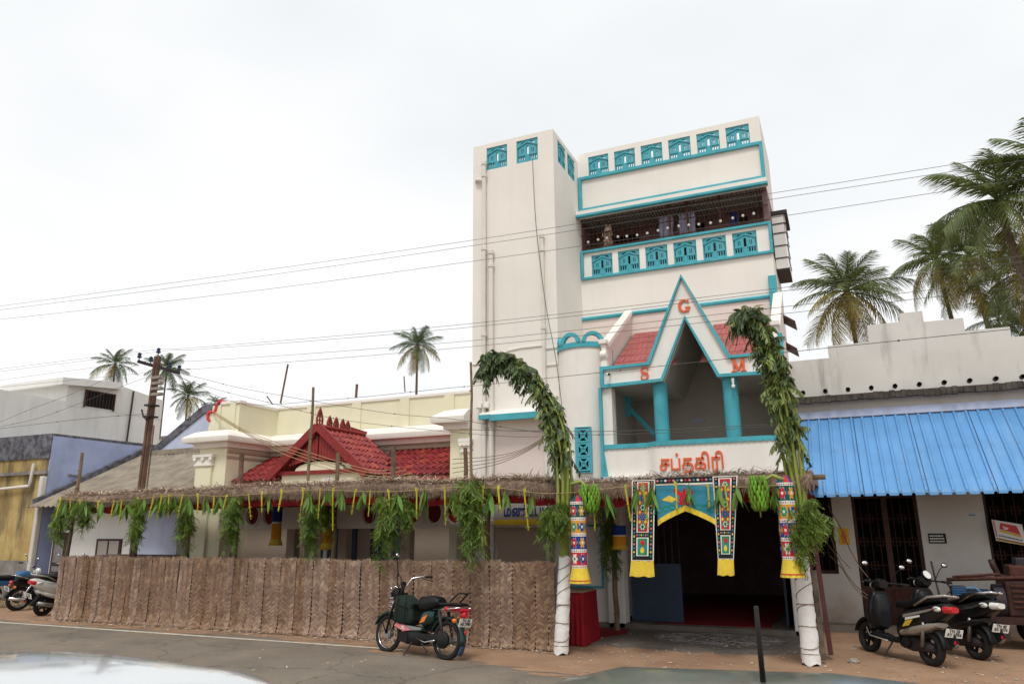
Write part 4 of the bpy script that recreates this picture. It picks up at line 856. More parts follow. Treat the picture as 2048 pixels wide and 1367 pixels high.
def straws(n, x0, x1, m, lmin, lmax, r, ylo=11.92, yhi=12.6, up=.12, name='loose_straw'):
    b = MB()
    for q in range(n):
        xx = U(x0, x1); yy = U(ylo, yhi); zz = czt(xx) + U(-.02, .06); a = U(0, 6.28); l = U(lmin, lmax); d = Vector((math.cos(a), math.sin(a) * .6, U(-.15, up * 2))).normalized()
        if abs(d.x) < .3: d.x += .5
        s_ = Vector((-d.y, d.x, .2)).normalized() * r * U(.6, 1.3); p = Vector((xx, yy, zz)); c = p + d * l * .5 + Vector((0, 0, U(-.02, .04))); e = p + d * l + Vector((0, 0, U(-.05, .03)))
        if e.z < czt(xx) - .1: e.z = czt(xx)
        b.add([p - s_, p + s_, c + s_, c - s_, e], [(0, 1, 2, 3), (3, 2, 4)])
    return build(b, name, m, CN, kind='stuff')
straws(5200, -16.85, -4.6, 'straw', .1, .38, .008); straws(500, -8, -4.5, 'straw', .1, .3, .008, up=.3); straws(800, -4.8, -.45, 'twig', .12, .36, .006, up=.16); straws(900, -16.8, -.4, 'twig', .12, .35, .005); straws(800, -4.8, -.45, 'straw', .1, .25, .007)
b = MB()      # lashed front face: short pieces pointing down
for q in range(5200):
    xx = U(-16.85, -.42); z0 = czt(xx) + U(-.24, .0); yy = 11.845 + .02 * math.sin(xx * 5.3) + U(-.015, .01) + (.03 if z0 > czt(xx) - .04 else 0); l = U(.05, .14); dx = U(-.05, .05)
    b.add([(xx, yy, z0), (xx + .012, yy - .004, z0), (xx + dx + .008, yy - U(.0, .015), z0 - l)], [(0, 1, 2)])
build(b, 'lashed_edge', 'thatch', CN, kind='stuff')
build(MB().sheet([[(-16.6 + k_ * .1, 12.06 + .02 * math.sin(k_ * 1.1), czt(-16.6 + k_ * .1) - dz + (.02 * math.sin(k_ * .9) if dz > .3 else 0)) for k_ in range(161)] for dz in (.2, .4)]), 'valance_cloth', 'red_cloth', CN)
build(MB().sheet([[(-16.7 + k_ * 2.03, y, czt(-16.7 + k_ * 2.03) - .3) for k_ in range(9)] for y in (12.1, 14.9)]), 'cloth_ceiling', 'red_cloth', CN)
build(MB().tube([(-16.95, 12.1, 2.66), (-.22, 12.1, 2.66)], .04, 8), 'front_beam', 'bamboo', CN)
build(MB().box(-15.4, -8.3, 15.0, 15.41, 2.66, 2.8), 'rear_light_block', 'thatch', CN)  # unseen slab added to stop light leaking in behind the canopy
# posts
def post(px, pyt, Y, r, label, name='bamboo_pole', m='bamboo', pyb=None, group=None, lean=0):
    top = at(px, pyt, Y); b = MB(); n = 8; path = [(top.x + lean * (1 - q / n) + .015 * math.sin(q * 2.), Y, top.z * q / n) for q in range(n + 1)]
    b.tube(path, [r * (1.1 - .25 * q / n) for q in range(n + 1)], 8)
    if m == 'bamboo':
        for q in range(1, 9): z = top.z * q / 9; b.lathe([(r * 1.0, -.015), (r * 1.2, 0), (r, .015)], (top.x + lean * (1 - q / 9), Y, z), 8)
    return tag(build(b, name, m, smooth=35), label, 'pole', group)
post(165, 905, 12.35, .045, 'weathered bamboo pole at the left end of the canopy', lean=-.1)
post(484, 905, 12.6, .06, 'thick dark pole rising through canopy before the left tiled porch', m='grey_pole')
post(627, 774, 12.5, .033, 'tall thin bamboo pole standing before the gable peak')
post(676, 905, 12.9, .05, 'short pale bamboo pole right of the gable peak')
post(787, 892, 12.5, .055, 'rough bark covered pole before the right tiled roof', m='bark')
post(931, 895, 12.9, .05, 'pole at the right end of the tiled roof', m='grey_pole')
post(942, 724, 12.4, .028, 'tallest thin bamboo pole in front of the tower edge', lean=.05)
post(1222, 960, 14.6, .05, 'bamboo post standing in the shade left of the entrance')
post(385, 985, 12.4, .05, 'dark post under the canopy between two leaf bundles', m='grey_pole')
post(975, 985, 12.5, .06, 'brown post under the canopy near the shutter', m='grey_pole')
# ------------------------------------------------------------------ garlands
ST = thing('garland_string', 'orange string tied along the canopy front edge', 'string', (-8.5, 11.8, 2.6))
gx = lambda x: czt(x) - .13 + .045 * math.sin(x * 1.9 + 1) - .02
b = MB(); b.tube([(-16.7 + k_ * .2, 11.66, gx(-16.7 + k_ * .2)) for k_ in range(81)], .006, 5); build(b, 'cord', 'tan_rope', ST)
def leaf(mb, p, d, l, w, droop=.3, side=None, fold=.15):
    p = Vector(p); d = Vector(d).normalized(); s_ = side or d.cross(Vector((U(-.4, .4), U(-1, 1), U(.2, 1)))).normalized(); nrm = s_.cross(d).normalized(); vs = []
    for t, ww in ((0, .15), (.3, 1), (.65, .85), (1, 0)):
        c = p + d * l * t + Vector((0, 0, -droop * l * t * t)); 
        if ww: vs += [c - s_ * w * ww / 2 + nrm * fold * w * ww, c, c + s_ * w * ww / 2 + nrm * fold * w * ww]
        else: vs.append(c)
    mb.add(vs, [(0, 1, 4, 3), (1, 2, 5, 4), (3, 4, 7, 6), (4, 5, 8, 7), (6, 7, 9), (7, 8, 9)])
MG = []
for v in range(4):
    b = MB()
    for q in range(8 + v): a = U(0, 6.28); sp = U(.1, .55); leaf(b, (U(-.015, .015), U(-.015, .015), -U(.0, .12)), (math.cos(a) * sp, math.sin(a) * sp, -1), U(.19, .32), U(.045, .07), .1)
    b.tube([(0, 0, .03), (0, 0, -.1)], .006, 5); MG.append(b.mesh('mango_leaf_bunch', 'mango', smooth='all'))
TS = []
for v in range(4):
    b = MB(); l = .34 + .09 * v; w = .016
    b.add([(-w, 0, .03), (w, 0, .03), (w * .8, 0, -l), (-w * .8, 0, -l)], [(0, 1, 2, 3)]); b.add([(0, -w, .03), (0, w, .03), (0, w * .8, -l), (0, -w * .8, -l)], [(0, 1, 2, 3)])
    b.add([(-.015, -.01, .03), (.035, -.012, .05), (.03, -.01, -.02), (-.012, -.01, -.03)], [(0, 1, 2, 3)])
    for z in ([-.5 * l, -.68 * l, -.85 * l] if v % 2 else [-.62 * l, -.9 * l]):
        for q in range(4): a = q * 1.57 + U(-.3, .3); d = Vector((math.cos(a), math.sin(a), -.25)); s_ = Vector((-d.y, d.x, 0)) * .016; p = Vector((0, 0, z)); e = p + d * .075; b.add([p - s_, p + s_, e], [(0, 1, 2)]); b.add([p - s_ * .5, p + s_ * .5, p + Vector((d.x * .02, d.y * .02, -.05))], [(0, 1, 2)])
    TS.append(b.mesh('palm_leaf_tassel', 'tassel'))
x = -16.55; i = 0
while x < -.6:
    if not (-4.65 < x < -4.0):
        o = inst('palm_leaf_tassel', TS[random.randrange(4)], None, (x, 11.65, gx(x)), (U(-.14, .14), U(-.14, .14), U(0, 6.28)), (U(.7, 1.1), U(.7, 1.1), U(.6, 1.25))); tag(o, 'yellow palm leaf tassel hanging from the canopy string', 'tassel', 'tassels on the canopy string')
        if U(0, 1) < .88: o = inst('mango_leaf_bunch', MG[random.randrange(4)], None, (x + U(.12, .2), 11.66 + U(-.02, .02), gx(x + .15)), (U(-.1, .1), U(-.1, .1), U(0, 6.28)), U(.95, 1.4)); tag(o, 'small bunch of green mango leaves hanging from the canopy string', 'leaf bunch', 'mango leaf bunches on the canopy string')
    x += U(.2, .62); i += 1
# leafy branches tied to the posts
def branch_mesh(v, h, wd, n):
    b = MB()
    for q in range(n):
        a = U(0, 6.28); t0 = U(0, 1) ** 1.3 * .8; p = Vector((U(-.05, .05), U(-.05, .05), -t0 * h)); out = wd * (1.05 - .75 * t0) * U(.25, 1.35); L = U(.12, .5)
        d0 = Vector((math.cos(a) * out, math.sin(a) * out * .7, U(-.25, .28))); P = []
        for k_ in range(6): t = k_ / 5; P.append(p + d0 * (1 - (1 - t) ** 1.7) + Vector((0, 0, -L * t * t)))
        b.tube(P, .004, 3, cap=False)
        for k_ in range(1, 6):
            for _ in range(2):
                c = P[k_] + Vector((U(-.03, .03), U(-.03, .03), U(-.03, .03))); a2 = U(0, 6.28); e = Vector((math.cos(a2) * .8, math.sin(a2) * .8, -U(.1, 1.0))).normalized(); rl = U(.1, .19); sv = e.cross(Vector((U(-1, 1), U(-1, 1), U(.2, 1)))).normalized()
                for m_ in range(5):
                    pp_ = c + e * rl * (m_ / 4) + Vector((0, 0, -.03 * (m_ / 4) ** 2))
                    for sg in (-1, 1):
                        dd = (sv * sg + e * .8 + Vector((0, 0, -.45))).normalized(); l = U(.06, .1); w_ = e * .016
                        b.add([pp_ - w_ * .5, pp_ + dd * l * .5 + w_, pp_ + dd * l, pp_ + dd * l * .5 - w_], [(0, 1, 2, 3)])
    b.tube([(0, 0, .05), (0.02, 0, -h * .6)], .015, 5)
    return b.mesh('leafy_branch', 'neem')
NB = [branch_mesh(0, .85, .38, 34), branch_mesh(1, 1.05, .30, 36), branch_mesh(2, .66, .48, 30), branch_mesh(3, .95, .36, 30)]
NP = [(128, 1000, 12.15, 0, 1.0, 'dark leafy branch bundle at the far left canopy corner', 1.1), (168, 1000, 12.0, 2, .9, 'leafy branch bundle on the first bamboo pole', 1.), (278, 1000, 11.95, 1, .85, 'leafy branch bundle tied below the utility pole', 1), (374, 1000, 12.2, 3, .95, 'leafy branch bundle on the dark post left of the cream house', 1),
      (468, 995, 11.95, 1, .9, 'long leafy branch bundle under the dark porch pole', 1.0), (625, 1010, 12.2, 1, .85, 'leafy branch bundle hanging before the blue door', 1), (655, 1000, 12.6, 2, .8, 'smaller leafy branches in the shade beside the blue door', 1), (778, 995, 11.95, 3, 1.05, 'spreading leafy branch bundle above the moped mirror', 1.05), (812, 1010, 12.0, 2, .62, 'small leafy sprig right of the spreading bundle', 1),
      (948, 965, 11.9, 1, 1.15, 'longest leafy branch bundle hanging over the fence below the tower', 1.0), (935, 965, 11.95, 2, 1.0, 'leafy branch mass at the canopy edge below the tower', 1), (1098, 1010, 11.75, 2, .85, 'leafy branches tied left of the left banana stem', .95), (1118, 1010, 11.75, 2, .6, 'leafy branches wrapped on top of the left white post', 1), (1618, 1005, 12.05, 2, .85, 'leafy branches tied round the top of the right white post', 1.0), (1594, 1050, 11.95, 1, .6, 'leafy sprigs over the right cloth hanging', 1), (1215, 1020, 14.45, 1, 1.05, 'dark leafy branch in the shade left of the entrance', 1)]
for px, py, Y, v, s, lab, sx in NP:
    p = at(px, py, Y - .28 if Y < 12.5 else Y); o = inst('leafy_branch', NB[v], None, p, (0, 0, U(0, 6.28)), (s * sx * .82, s * sx * .82, s * .88)); tag(o, lab, 'branches', 'leafy branch bundles on the canopy posts')
# ------------------------------------------------------------------ wrapped posts with banana plants
def wrapped(px, pyb, pyt, Y, lean, r, lab):
    base = at(px, pyb, Y); base.z = 0; top = at(px + lean, pyt, Y); W_ = thing('wrapped_post', lab, 'post', base)
    b = MB(); n = 36; rows = []
    for j in range(n + 1):
        t = j / n; c = base.lerp(top, t); rr = r * (1.12 - .2 * t)
        rows.append([(c.x + rr * (1 + .05 * math.sin(k_ * 3 + j * .9) + U(-.05, .05)) * math.cos(k_ * 2 * math.pi / 20), c.y + rr * (1 + U(-.05, .05)) * math.sin(k_ * 2 * math.pi / 20), c.z + .02 * math.sin(k_ * 1.2) * (j in (0, n)) + (.02 if j == 0 else 0)) for k_ in range(20)])
    for r_ in rows: r_.append(r_[0])
    b.sheet(rows); b.add(rows[-1][:-1], [tuple(range(20))]); build(b, 'cloth_wrap', 'white_cloth', W_, smooth='all')
    b = MB(); P = []
    for k_ in range(90):
        t = .05 + .9 * k_ / 89; c = base.lerp(top, t); a = k_ * .42; rr = r * (1.17 - .2 * t); P.append((c.x + rr * math.cos(a), c.y + rr * math.sin(a), c.z + .06 * math.sin(k_ * .35)))
    b.tube(P, .006, 5); build(b, 'rope', 'rope', W_)
    for z_ in (.09, .5): c = base.lerp(top, z_); build(MB().lathe([(r * 1.1, -.006), (r * 1.17, 0), (r * 1.1, .006)], c, 16, Matrix.Rotation(U(-.2, .2), 3, 'X')), 'rope', 'rope', W_)
    return base, top
bl, tl = wrapped(1122, 1306, 1112, 11.76, 8, .105, 'white cloth wrapped post tied with rope left of the entrance')
br, tr_ = wrapped(1623, 1327, 1090, 12.2, -24, .115, 'white cloth wrapped post tied with rope right of the entrance')
def banana(lab, pts, Y, fresh, tipn):
    P = [at(px, py, Y) for px, py in pts]; base = Vector((P[0].x, Y, P[0].z)); T_ = thing('banana_plant', lab, 'banana plant', base)
    # smooth path
    Q = []
    for i in range(len(P) - 1):
        p0, p1, p2, p3 = P[max(i - 1, 0)], P[i], P[i + 1], P[min(i + 2, len(P) - 1)]
        for k_ in range(8):
            t = k_ / 8; Q.append(.5 * ((2 * p1) + (p2 - p0) * t + (2 * p0 - 5 * p1 + 4 * p2 - p3) * t * t + (3 * p1 - p0 - 3 * p2 + p3) * t ** 3))
    Q.append(P[-1]); n = len(Q)
    b = MB(); b.tube(Q[:int(n * .45)], [.085 - .06 * i / (n * .45) for i in range(int(n * .45))], 10); build(b, 'pseudostem', 'banana_stem', T_, smooth='all')
    for q in range(9):      # leaf stalks splaying up the stem
        a = q * .7; i0 = int(n * U(0.02, .12)); i1 = int(n * U(.45, .7)); path = []
        for i in range(i0, i1, 2): t = (i - i0) / max(1, i1 - i0); rr = .055 + .1 * math.sin(t * math.pi) * U(.7, 1.1); path.append(Q[i] + Vector((math.cos(a) * rr, math.sin(a) * rr, 0)))
        if len(path) > 2: build(MB().tube(path, [.03 - .02 * k_ / len(path) for k_ in range(len(path))], 6), 'leaf_stalk', 'banana_stem', T_, smooth='all')
    b = MB(); b2 = MB(); i0 = int(n * .30)
    def blade(mb, p, d, L, W, dr):
        """a limp torn leaf: midrib and ragged strips hanging from both sides"""
        d = Vector(d).normalized(); P_ = [p + d * L * (k_ / 7) + Vector((0, 0, -dr * L * (k_ / 7) ** 2)) for k_ in range(8)]; mb.tube(P_, [.008 * (1 - k_ / 9) for k_ in range(8)], 3, cap=False); tilt = U(.2, 1.2)
        for k_ in range(7):
            q0, q1 = P_[k_], P_[k_ + 1]; t = (q1 - q0).normalized(); sd_ = t.cross(Vector((0, 0, 1))); sd_ = sd_.normalized() if sd_.length > .1 else Vector((1, 0, 0)); prof_ = math.sin(math.pi * (k_ + 1) / 8.5) ** .5
            for sg in (-1, 1):
                f0 = 0.
                while f0 < .98:
                    f1 = min(1, f0 + U(.3, 1.0)); w_ = W * prof_ * U(.55, 1.15); o_ = (sd_ * sg * U(.5, 1) + Vector((0, 0, -tilt * U(.6, 1.3))) + t * U(.0, .4)).normalized(); a_ = q0.lerp(q1, f0 + .02); c_ = q0.lerp(q1, f1 - .02); e_ = o_ * w_ * .55; dn = Vector((0, 0, -w_ * U(.1, .5)))
                    mb.add([a_, c_, c_ + e_, a_ + e_, c_ + e_ * 1.7 + dn - (c_ - a_) * U(0, .5), a_ + e_ * 1.6 + dn + (c_ - a_) * U(0, .4)], [(0, 1, 2, 3), (3, 2, 4, 5)]); f0 = f1
    for i in range(i0, n - 1):
        t = (i - i0) / (n - i0); tang = (Q[i + 1] - Q[i]).normalized()
        for q in range(8 if t < .8 else 5):
            a = U(0, 6.28); p = Q[i] + Vector((math.cos(a), math.sin(a), 0)) * U(.0, .07); d = Vector((math.cos(a) * .6, math.sin(a) * .6, 0)) + tang * U(-.3, 1.1) + Vector((0, 0, U(-.5, .3))); tgt = b2 if U(0, 1) < fresh * (1.1 - t) else b
            blade(tgt, p, d, U(.16, .34) * (1 - .15 * t), U(.06, .13), U(.3, 1.1))
        for q in range(5):
            a = U(0, 6.28); p = Q[i].lerp(Q[i + 1], U(0, 1)) + Vector((math.cos(a), math.sin(a), U(-.4, .4))) * U(.02, .09); leaf(b2 if U(0, 1) < fresh else b, p, (math.cos(a), math.sin(a), U(-1, .8)), U(.1, .26), U(.03, .09), U(.2, .9), side=Vector((U(-1, 1), U(-1, 1), U(-1, 1))).normalized(), fold=U(-.3, .3))
    for i in range(int(n * tipn), n - 1):      # torn blade hanging from the arching midrib
        for q in range(13):
            p = Q[i].lerp(Q[i + 1], U(0, 1)); d = Vector((U(-.35, .2), U(-.5, .5), -1)); leaf(b, p + Vector((0, U(-.04, .04), U(-.02, .03))), d, U(.12, .48) * (1 - .3 * (i / n)), U(.014, .05), .3, fold=.1)
    build(b, 'torn_leaves', 'banana_leaf', T_, smooth='all', kind='stuff'); build(b2, 'fresh_leaves', 'banana_leaf_fresh', T_, smooth='all', kind='stuff')
    build(MB().tube(Q[int(n * .4):], [.03 * (1 - .8 * k_ / n) for k_ in range(n - int(n * .4))], 6), 'midrib', 'banana_stem', T_, smooth='all'); return Q
banana('drooping banana plant tied to the left white post, its top arching left', [(1128, 1120), (1128, 1040), (1128, 960), (1122, 890), (1106, 825), (1075, 770), (1035, 728), (1000, 708), (980, 712), (974, 735)], 11.8, .3, .62)
banana('banana plant tied to the right white post, its top nodding left', [(1606, 1110), (1600, 1010), (1588, 930), (1578, 860), (1562, 780), (1545, 720), (1528, 670), (1510, 632), (1492, 620), (1484, 640)], 11.95, .55, .66)
def bunch(px, py, Y, h, r, lab, stem):
    c = at(px, py, Y); T_ = thing('banana_bunch', lab, 'bananas', c); tiers = 6
    for j in range(tiers):
        z = h * (.5 - (j + .5) / tiers); rr = r * (.62 + .38 * math.sin(math.pi * (j + 1) / (tiers + 1))); b = MB(); n = 13
        for q in range(n):
            a = q * 2 * math.pi / n + j * .25 + U(-.1, .1); o = Vector((math.cos(a), math.sin(a), 0)); P = [c + o * rr * .25 + Vector((0, 0, z - .02)), c + o * rr * .75 + Vector((0, 0, z - .03)), c + o * rr * 1.05 + Vector((0, 0, z + .02)), c + o * rr * 1.08 + Vector((0, 0, z + .085)), c + o * rr * 1.02 + Vector((0, 0, z + .11))]
            b.tube(P, [.012, .021, .023, .017, .006], 6)
        build(b, 'banana_hand', 'banana_fruit', T_, smooth='all')
    S = [at(*s, Y) for s in stem] + [c + Vector((0, 0, h * .45)), c - Vector((0, 0, h * .72))]
    build(MB().tube(S, [.035, .03] + [.022] * (len(S) - 3) + [.01], 7), 'bunch_stalk', 'banana_stem', T_, smooth='all')
bunch(1180, 1000, 11.62, .36, .145, 'green banana bunch hanging beside the left banana stem', [(1142, 968), (1162, 962)])
bunch(1518, 990, 11.7, .44, .13, 'green banana bunch hanging by the door drapery on the right', [(1575, 962), (1545, 950), (1524, 962)])
b = MB(); c = at(1548, 962, 11.75)
# ------------------------------------------------------------------ printed cloth hangings
def on_cyl(c, r, a0, poly, mb, k=.004):
    """small appliqué laid on a cylinder: poly in (arc metres, height)"""
    vs = [(c[0] + (r + k) * math.cos(a0 + u / r), c[1] + (r + k) * math.sin(a0 + u / r), c[2] + v) for u, v in poly]; n = len(vs); ctr = (c[0] + (r + k + .001) * math.cos(a0 + sum(u for u, v in poly) / n / r), c[1] + (r + k + .001) * math.sin(a0 + sum(u for u, v in poly) / n / r), c[2] + sum(v for u, v in poly) / n)
    mb.add(vs + [ctr], [(i, (i + 1) % n, n) for i in range(n)])
def hanging(px, pyt, pyb, Y, r, lab, seq, name='cloth_hanging', skirt=True, simple=False):
    top = at(px, pyt, Y); bot = at(px, pyb, Y); X = top.x; T_ = thing(name, lab, 'cloth hanging', (X, Y, bot.z)); z = top.z; H = top.z - bot.z; tot = sum(s[1] for s in seq)
    for idx, (m, hh) in enumerate(seq):
        h = H * hh / tot; b = MB(); z1 = z - h
        if m == 'skirt':
            rows = []
            for j in range(6):
                t = j / 5; rows.append([(X + (r + .045 * t) * (1 + .05 * t * math.sin(k_ * 2.1)) * math.cos(k_ * 2 * math.pi / 36), Y + (r + .045 * t) * (1 + .05 * t * math.sin(k_ * 2.1)) * math.sin(k_ * 2 * math.pi / 36), z - h * t) for k_ in range(37)])
            b.sheet(rows); sk = build(b, 'skirt', 'cloth_yellow', T_, smooth='all')
            build(MB().lathe([(r + .043, z - h * .78), (r + .046, z - h * .84)], (X, Y, 0), 36), 'hem', 'cloth_red', sk)
        elif m == 'cone':
            for q in range(8): bb = MB(); bb.lathe([(.03, z), (r, z1)], (X, Y, 0), 3, a0=q * math.pi / 4, a1=(q + 1) * math.pi / 4); build(bb, 'top_gore', ('cloth_red', 'cloth_blue', 'cloth_green')[q % 3], T_)
        else:
            b.lathe([(r * (1 + .012 * math.sin(z * 9)), z), (r * (1 + .012 * math.sin(z1 * 9)), z1)], (X, Y, 0), 30); band = build(b, 'border_band' if m == 'cloth_white' else 'printed_band', m, T_, smooth='all')
            if simple: z = z1; continue
            if m == 'cloth_white':
                for ci, cm in enumerate(('cloth_red', 'cloth_blue', 'cloth_green', 'cloth_orange')):
                    mb = MB(); nn = 24
                    for q in range(ci, nn, 4): d = .011; on_cyl((X, Y, (z + z1) / 2), r, q * 2 * math.pi / nn, [(-d, 0), (0, -d), (d, 0), (0, d)], mb)
                    build(mb, 'dot', cm, band, kind='stuff')
            else:
                hh2 = h / 2; sets = {'cloth_green': ('cloth_red', 'cloth_orange'), 'cloth_orange': ('cloth_leaf', 'cloth_blue'), 'cloth_blue': ('cloth_red', 'cloth_orange'), 'cloth_red': ('cloth_white', 'cloth_blue')}[m]
                for q in range(6):
                    a0 = R(-105) + q * R(60); cm = sets[q % 2]; c0 = (X, Y, (z + z1) / 2); s = hh2 * .82
                    star = [((s * .8 if k_ % 3 else s * .5) * math.sin(k_ * math.pi / 9) * .7, (s if k_ % 3 else s * .62) * math.cos(k_ * math.pi / 9)) for k_ in range(18)]
                    o2 = MB(); on_cyl(c0, r, a0, [(u * 1.09, v * 1.09) for u, v in star], o2, .003); mt = build(o2, 'motif', 'cloth_white', band)
                    o2 = MB(); on_cyl(c0, r, a0, star, o2, .006); build(o2, 'motif', cm, band)
                    o2 = MB(); on_cyl(c0, r, a0, [(s * .22 * math.cos(k_), s * .3 * math.sin(k_)) for k_ in range(6)], o2, .009); build(o2, 'motif', 'cloth_white' if cm != 'cloth_white' else 'cloth_leaf', band)
                    for sg in (-1, 1):
                        o2 = MB(); on_cyl(c0, r, a0 + sg * R(30), [(0, s * .9), (.016, s * .4), (.022, -.2 * s), (.0, -s * .8), (-.008, -.1 * s), (-.012, s * .5)], o2, .004); build(o2, 'motif', 'cloth_sky' if sg < 0 else 'cloth_yellow', band)
        z = z1
SEQ = [('cone', 14), ('cloth_white', 6), ('cloth_green', 28), ('cloth_white', 7), ('cloth_orange', 27), ('cloth_white', 7), ('cloth_blue', 27), ('cloth_white', 7), ('cloth_red', 27), ('cloth_white', 6), ('skirt', 32)]
hanging(1155, 990, 1165, 11.55, .125, 'tubular printed cloth hanging with yellow skirt beside the left white post', SEQ)
hanging(1567, 950, 1153, 11.75, .125, 'tubular printed cloth hanging with yellow skirt by the right white post', SEQ)
SQ2 = [('cloth_blue', 30), ('cloth_white', 4), ('cloth_orange', 30), ('skirt', 12)]
hanging(1238, 1050, 1098, 14.3, .13, 'small blue and orange cloth hanging in shade left of the entrance', SQ2, simple=True)
hanging(556, 1012, 1090, 14.6, .12, 'dim blue and orange cloth hanging before the verandah', SQ2, simple=True)
hanging(656, 1020, 1098, 14.9, .12, 'dim cloth hanging beside the blue verandah door', SQ2, simple=True)
# door drapery
TD = thing('door_drapery', 'colourful printed door drapery with two long panels and yellow hems over the entrance', 'drapery', (-2.3, 11.7, 2.7)); DY = 11.72
def lay(poly, m, name, par, k): return build(MB().prism(poly, DY - .004 * k - .003, DY - .004 * k, 'xz'), name, m, par)
def leg(x0, x1, x0b, x1b, zt, zb):
    def L_(u, v): xl = x0 + (x0b - x0) * v; xr = x1 + (x1b - x1) * v; return (xl + (xr - xl) * u, zt + (zb - zt) * v)
    def q(u0, u1, v0, v1): return [L_(u0, v1), L_(u1, v1), L_(u1, v0), L_(u0, v0)]
    P_ = lay(q(0, 1, 0, .84), 'cloth_white', 'side_panel', TD, 0)
    lay(q(.05, .95, .01, .83), 'cloth_black', 'border', P_, 1)
    for c0, c1 in ((.5, 1.5), ): pass
    cs = ('cloth_pink', 'cloth_sky', 'cloth_yellow', 'cloth_leaf')
    for u in (.13, .87):
        for j in range(20):
            v = .03 + j * .04; d = .045; lay([L_(u - d, v), L_(u, v + .014), L_(u + d, v), L_(u, v - .014)], cs[j % 4], 'diamond', P_, 2)
    lay(q(.23, .77, .02, .55), 'cloth_white', 'inner_edge', P_, 2); lay(q(.29, .71, .03, .54), 'cloth_red', 'red_field', P_, 3)
    for j in range(5):
        v = .09 + j * .1; cm = ('cloth_leaf', 'cloth_sky')[j % 2]
        lay([L_(.31, v), L_(.5, v + .05), L_(.69, v), L_(.5, v - .05)], cm, 'diamond', P_, 4)
        for k_ in range(6): a = k_ * math.pi / 3; c = (.5 + .085 * math.cos(a), v + .024 * math.sin(a)); lay([L_(c[0] - .035, c[1]), L_(c[0], c[1] + .01), L_(c[0] + .035, c[1]), L_(c[0], c[1] - .01)], 'cloth_white' if cm == 'cloth_leaf' else 'cloth_blue', 'petal', P_, 5)
        lay([L_(.46, v), L_(.5, v + .011), L_(.54, v), L_(.5, v - .011)], 'cloth_red' if j % 2 else 'cloth_black', 'petal', P_, 6)
        if j < 4:
            for u in (.37, .63): lay([L_(u - .07, v + .05), L_(u, v + .072), L_(u + .07, v + .05), L_(u, v + .028)], 'cloth_yellow', 'diamond', P_, 5)
    for j in range(6): u = .26 + j * .095; lay([L_(u - .04, .575), L_(u, .588), L_(u + .04, .575), L_(u, .562)], cs[j % 4], 'diamond', P_, 2)
    lay(q(.23, .77, .6, .79), 'cloth_white', 'inner_edge', P_, 2); lay(q(.29, .71, .61, .78), 'cloth_leaf', 'green_field', P_, 3)
    lay([L_(.44, .76), L_(.4, .73), L_(.46, .7), L_(.54, .7), L_(.6, .73), L_(.56, .76)], 'cloth_yellow', 'vase', P_, 4)
    lay([L_(.5, .69), L_(.4, .655), L_(.42, .625), L_(.5, .645), L_(.5, .62), L_(.56, .64), L_(.6, .625), L_(.6, .66)], 'cloth_red', 'tulip', P_, 4)
    for s in (-1, 1): lay([L_(.5 + s * .05, .7), L_(.5 + s * .15, .66), L_(.5 + s * .17, .69), L_(.5 + s * .12, .73)], 'cloth_sky', 'leaf', P_, 4)
    b = MB(); rows = []
    for j in range(5): rows.append([(L_(u / 14, .84 + .16 * j / 4)[0] + .012 * (u / 14 - .5) * j, DY - .006 + .016 * math.sin(u * 1.7) * (j / 4 + .3), L_(u / 14, .84 + .16 * j / 4)[1] + .008 * math.sin(u)) for u in range(15)])
    b.sheet(rows); build(b, 'yellow_hem', 'cloth_yellow', P_, smooth='all')
def WX(px, py): p = at(px, py, DY); return p.x, p.z
a = WX(1264, 960); c = WX(1310, 960); d = WX(1262, 1152); e = WX(1307, 1153)
leg(a[0], c[0], d[0], e[0], a[1], d[1])
a = WX(1425, 952); c = WX(1475, 948); d = WX(1438, 1150); e = WX(1466, 1150)
leg(a[0], c[0], d[0], e[0], a[1], d[1])
v0 = WX(1311, 962); v1 = WX(1425, 953); vz = WX(1311, 1040); vm = WX(1367, 1010); xa, xb = v0[0] + .002, v1[0] - .002; zt = 2.70; xm = (xa + xb) / 2
zbot = lambda x: vz[1] + (vm[1] - vz[1]) * (1 - abs(x - xm) / (xm - xa)) ** .8
V_ = lay([(xa, zbot(xa))] + [(xa + (xb - xa) * i / 12, zbot(xa + (xb - xa) * i / 12)) for i in range(1, 12)] + [(xb, zbot(xb)), (xb, zt), (xa, zt)], 'cloth_sky', 'valance', TD, 0)
lay([(xa, zt - .09), (xb, zt - .09), (xb, zt), (xa, zt)], 'cloth_black', 'border', V_, 1); lay([(xa, zt - .115), (xb, zt - .115), (xb, zt - .09), (xa, zt - .09)], 'cloth_white', 'border_edge', V_, 1)
for j in range(14): x_ = xa + (xb - xa) * (j + .5) / 14; lay([(x_ - .025, zt - .045), (x_, zt - .065), (x_ + .025, zt - .045), (x_, zt - .025)], ('cloth_pink', 'cloth_sky', 'cloth_white', 'cloth_red')[j % 4], 'diamond', V_, 2)
lay([(xm - .1, zt - .42), (xm + .1, zt - .42), (xm + .07, zt - .3), (xm + .14, zt - .24), (xm + .09, zt - .17), (xm + .03, zt - .24), (xm, zt - .15), (xm - .04, zt - .24), (xm - .14, zt - .15), (xm - .17, zt - .21), (xm - .08, zt - .28)], 'cloth_red', 'bird_motif', V_, 1)
lay([(xm - .36, zt - .34), (xm - .2, zt - .38), (xm - .13, zt - .33), (xm - .24, zt - .27)], 'cloth_yellow', 'leaf_motif', V_, 1)
for s in (-1, 1):
    for j in range(4): cx_ = xm + s * (.2 + .1 * j); build(MB().stroke(arc(cx_, zt - .45 - .02 * j, .045, .04, 20, 320, 9), .016, DY - .008, DY - .004, lambda p, q, d: (p, d, q)), 'scroll_motif', 'cloth_leaf', V_)
b = MB(); rows = []
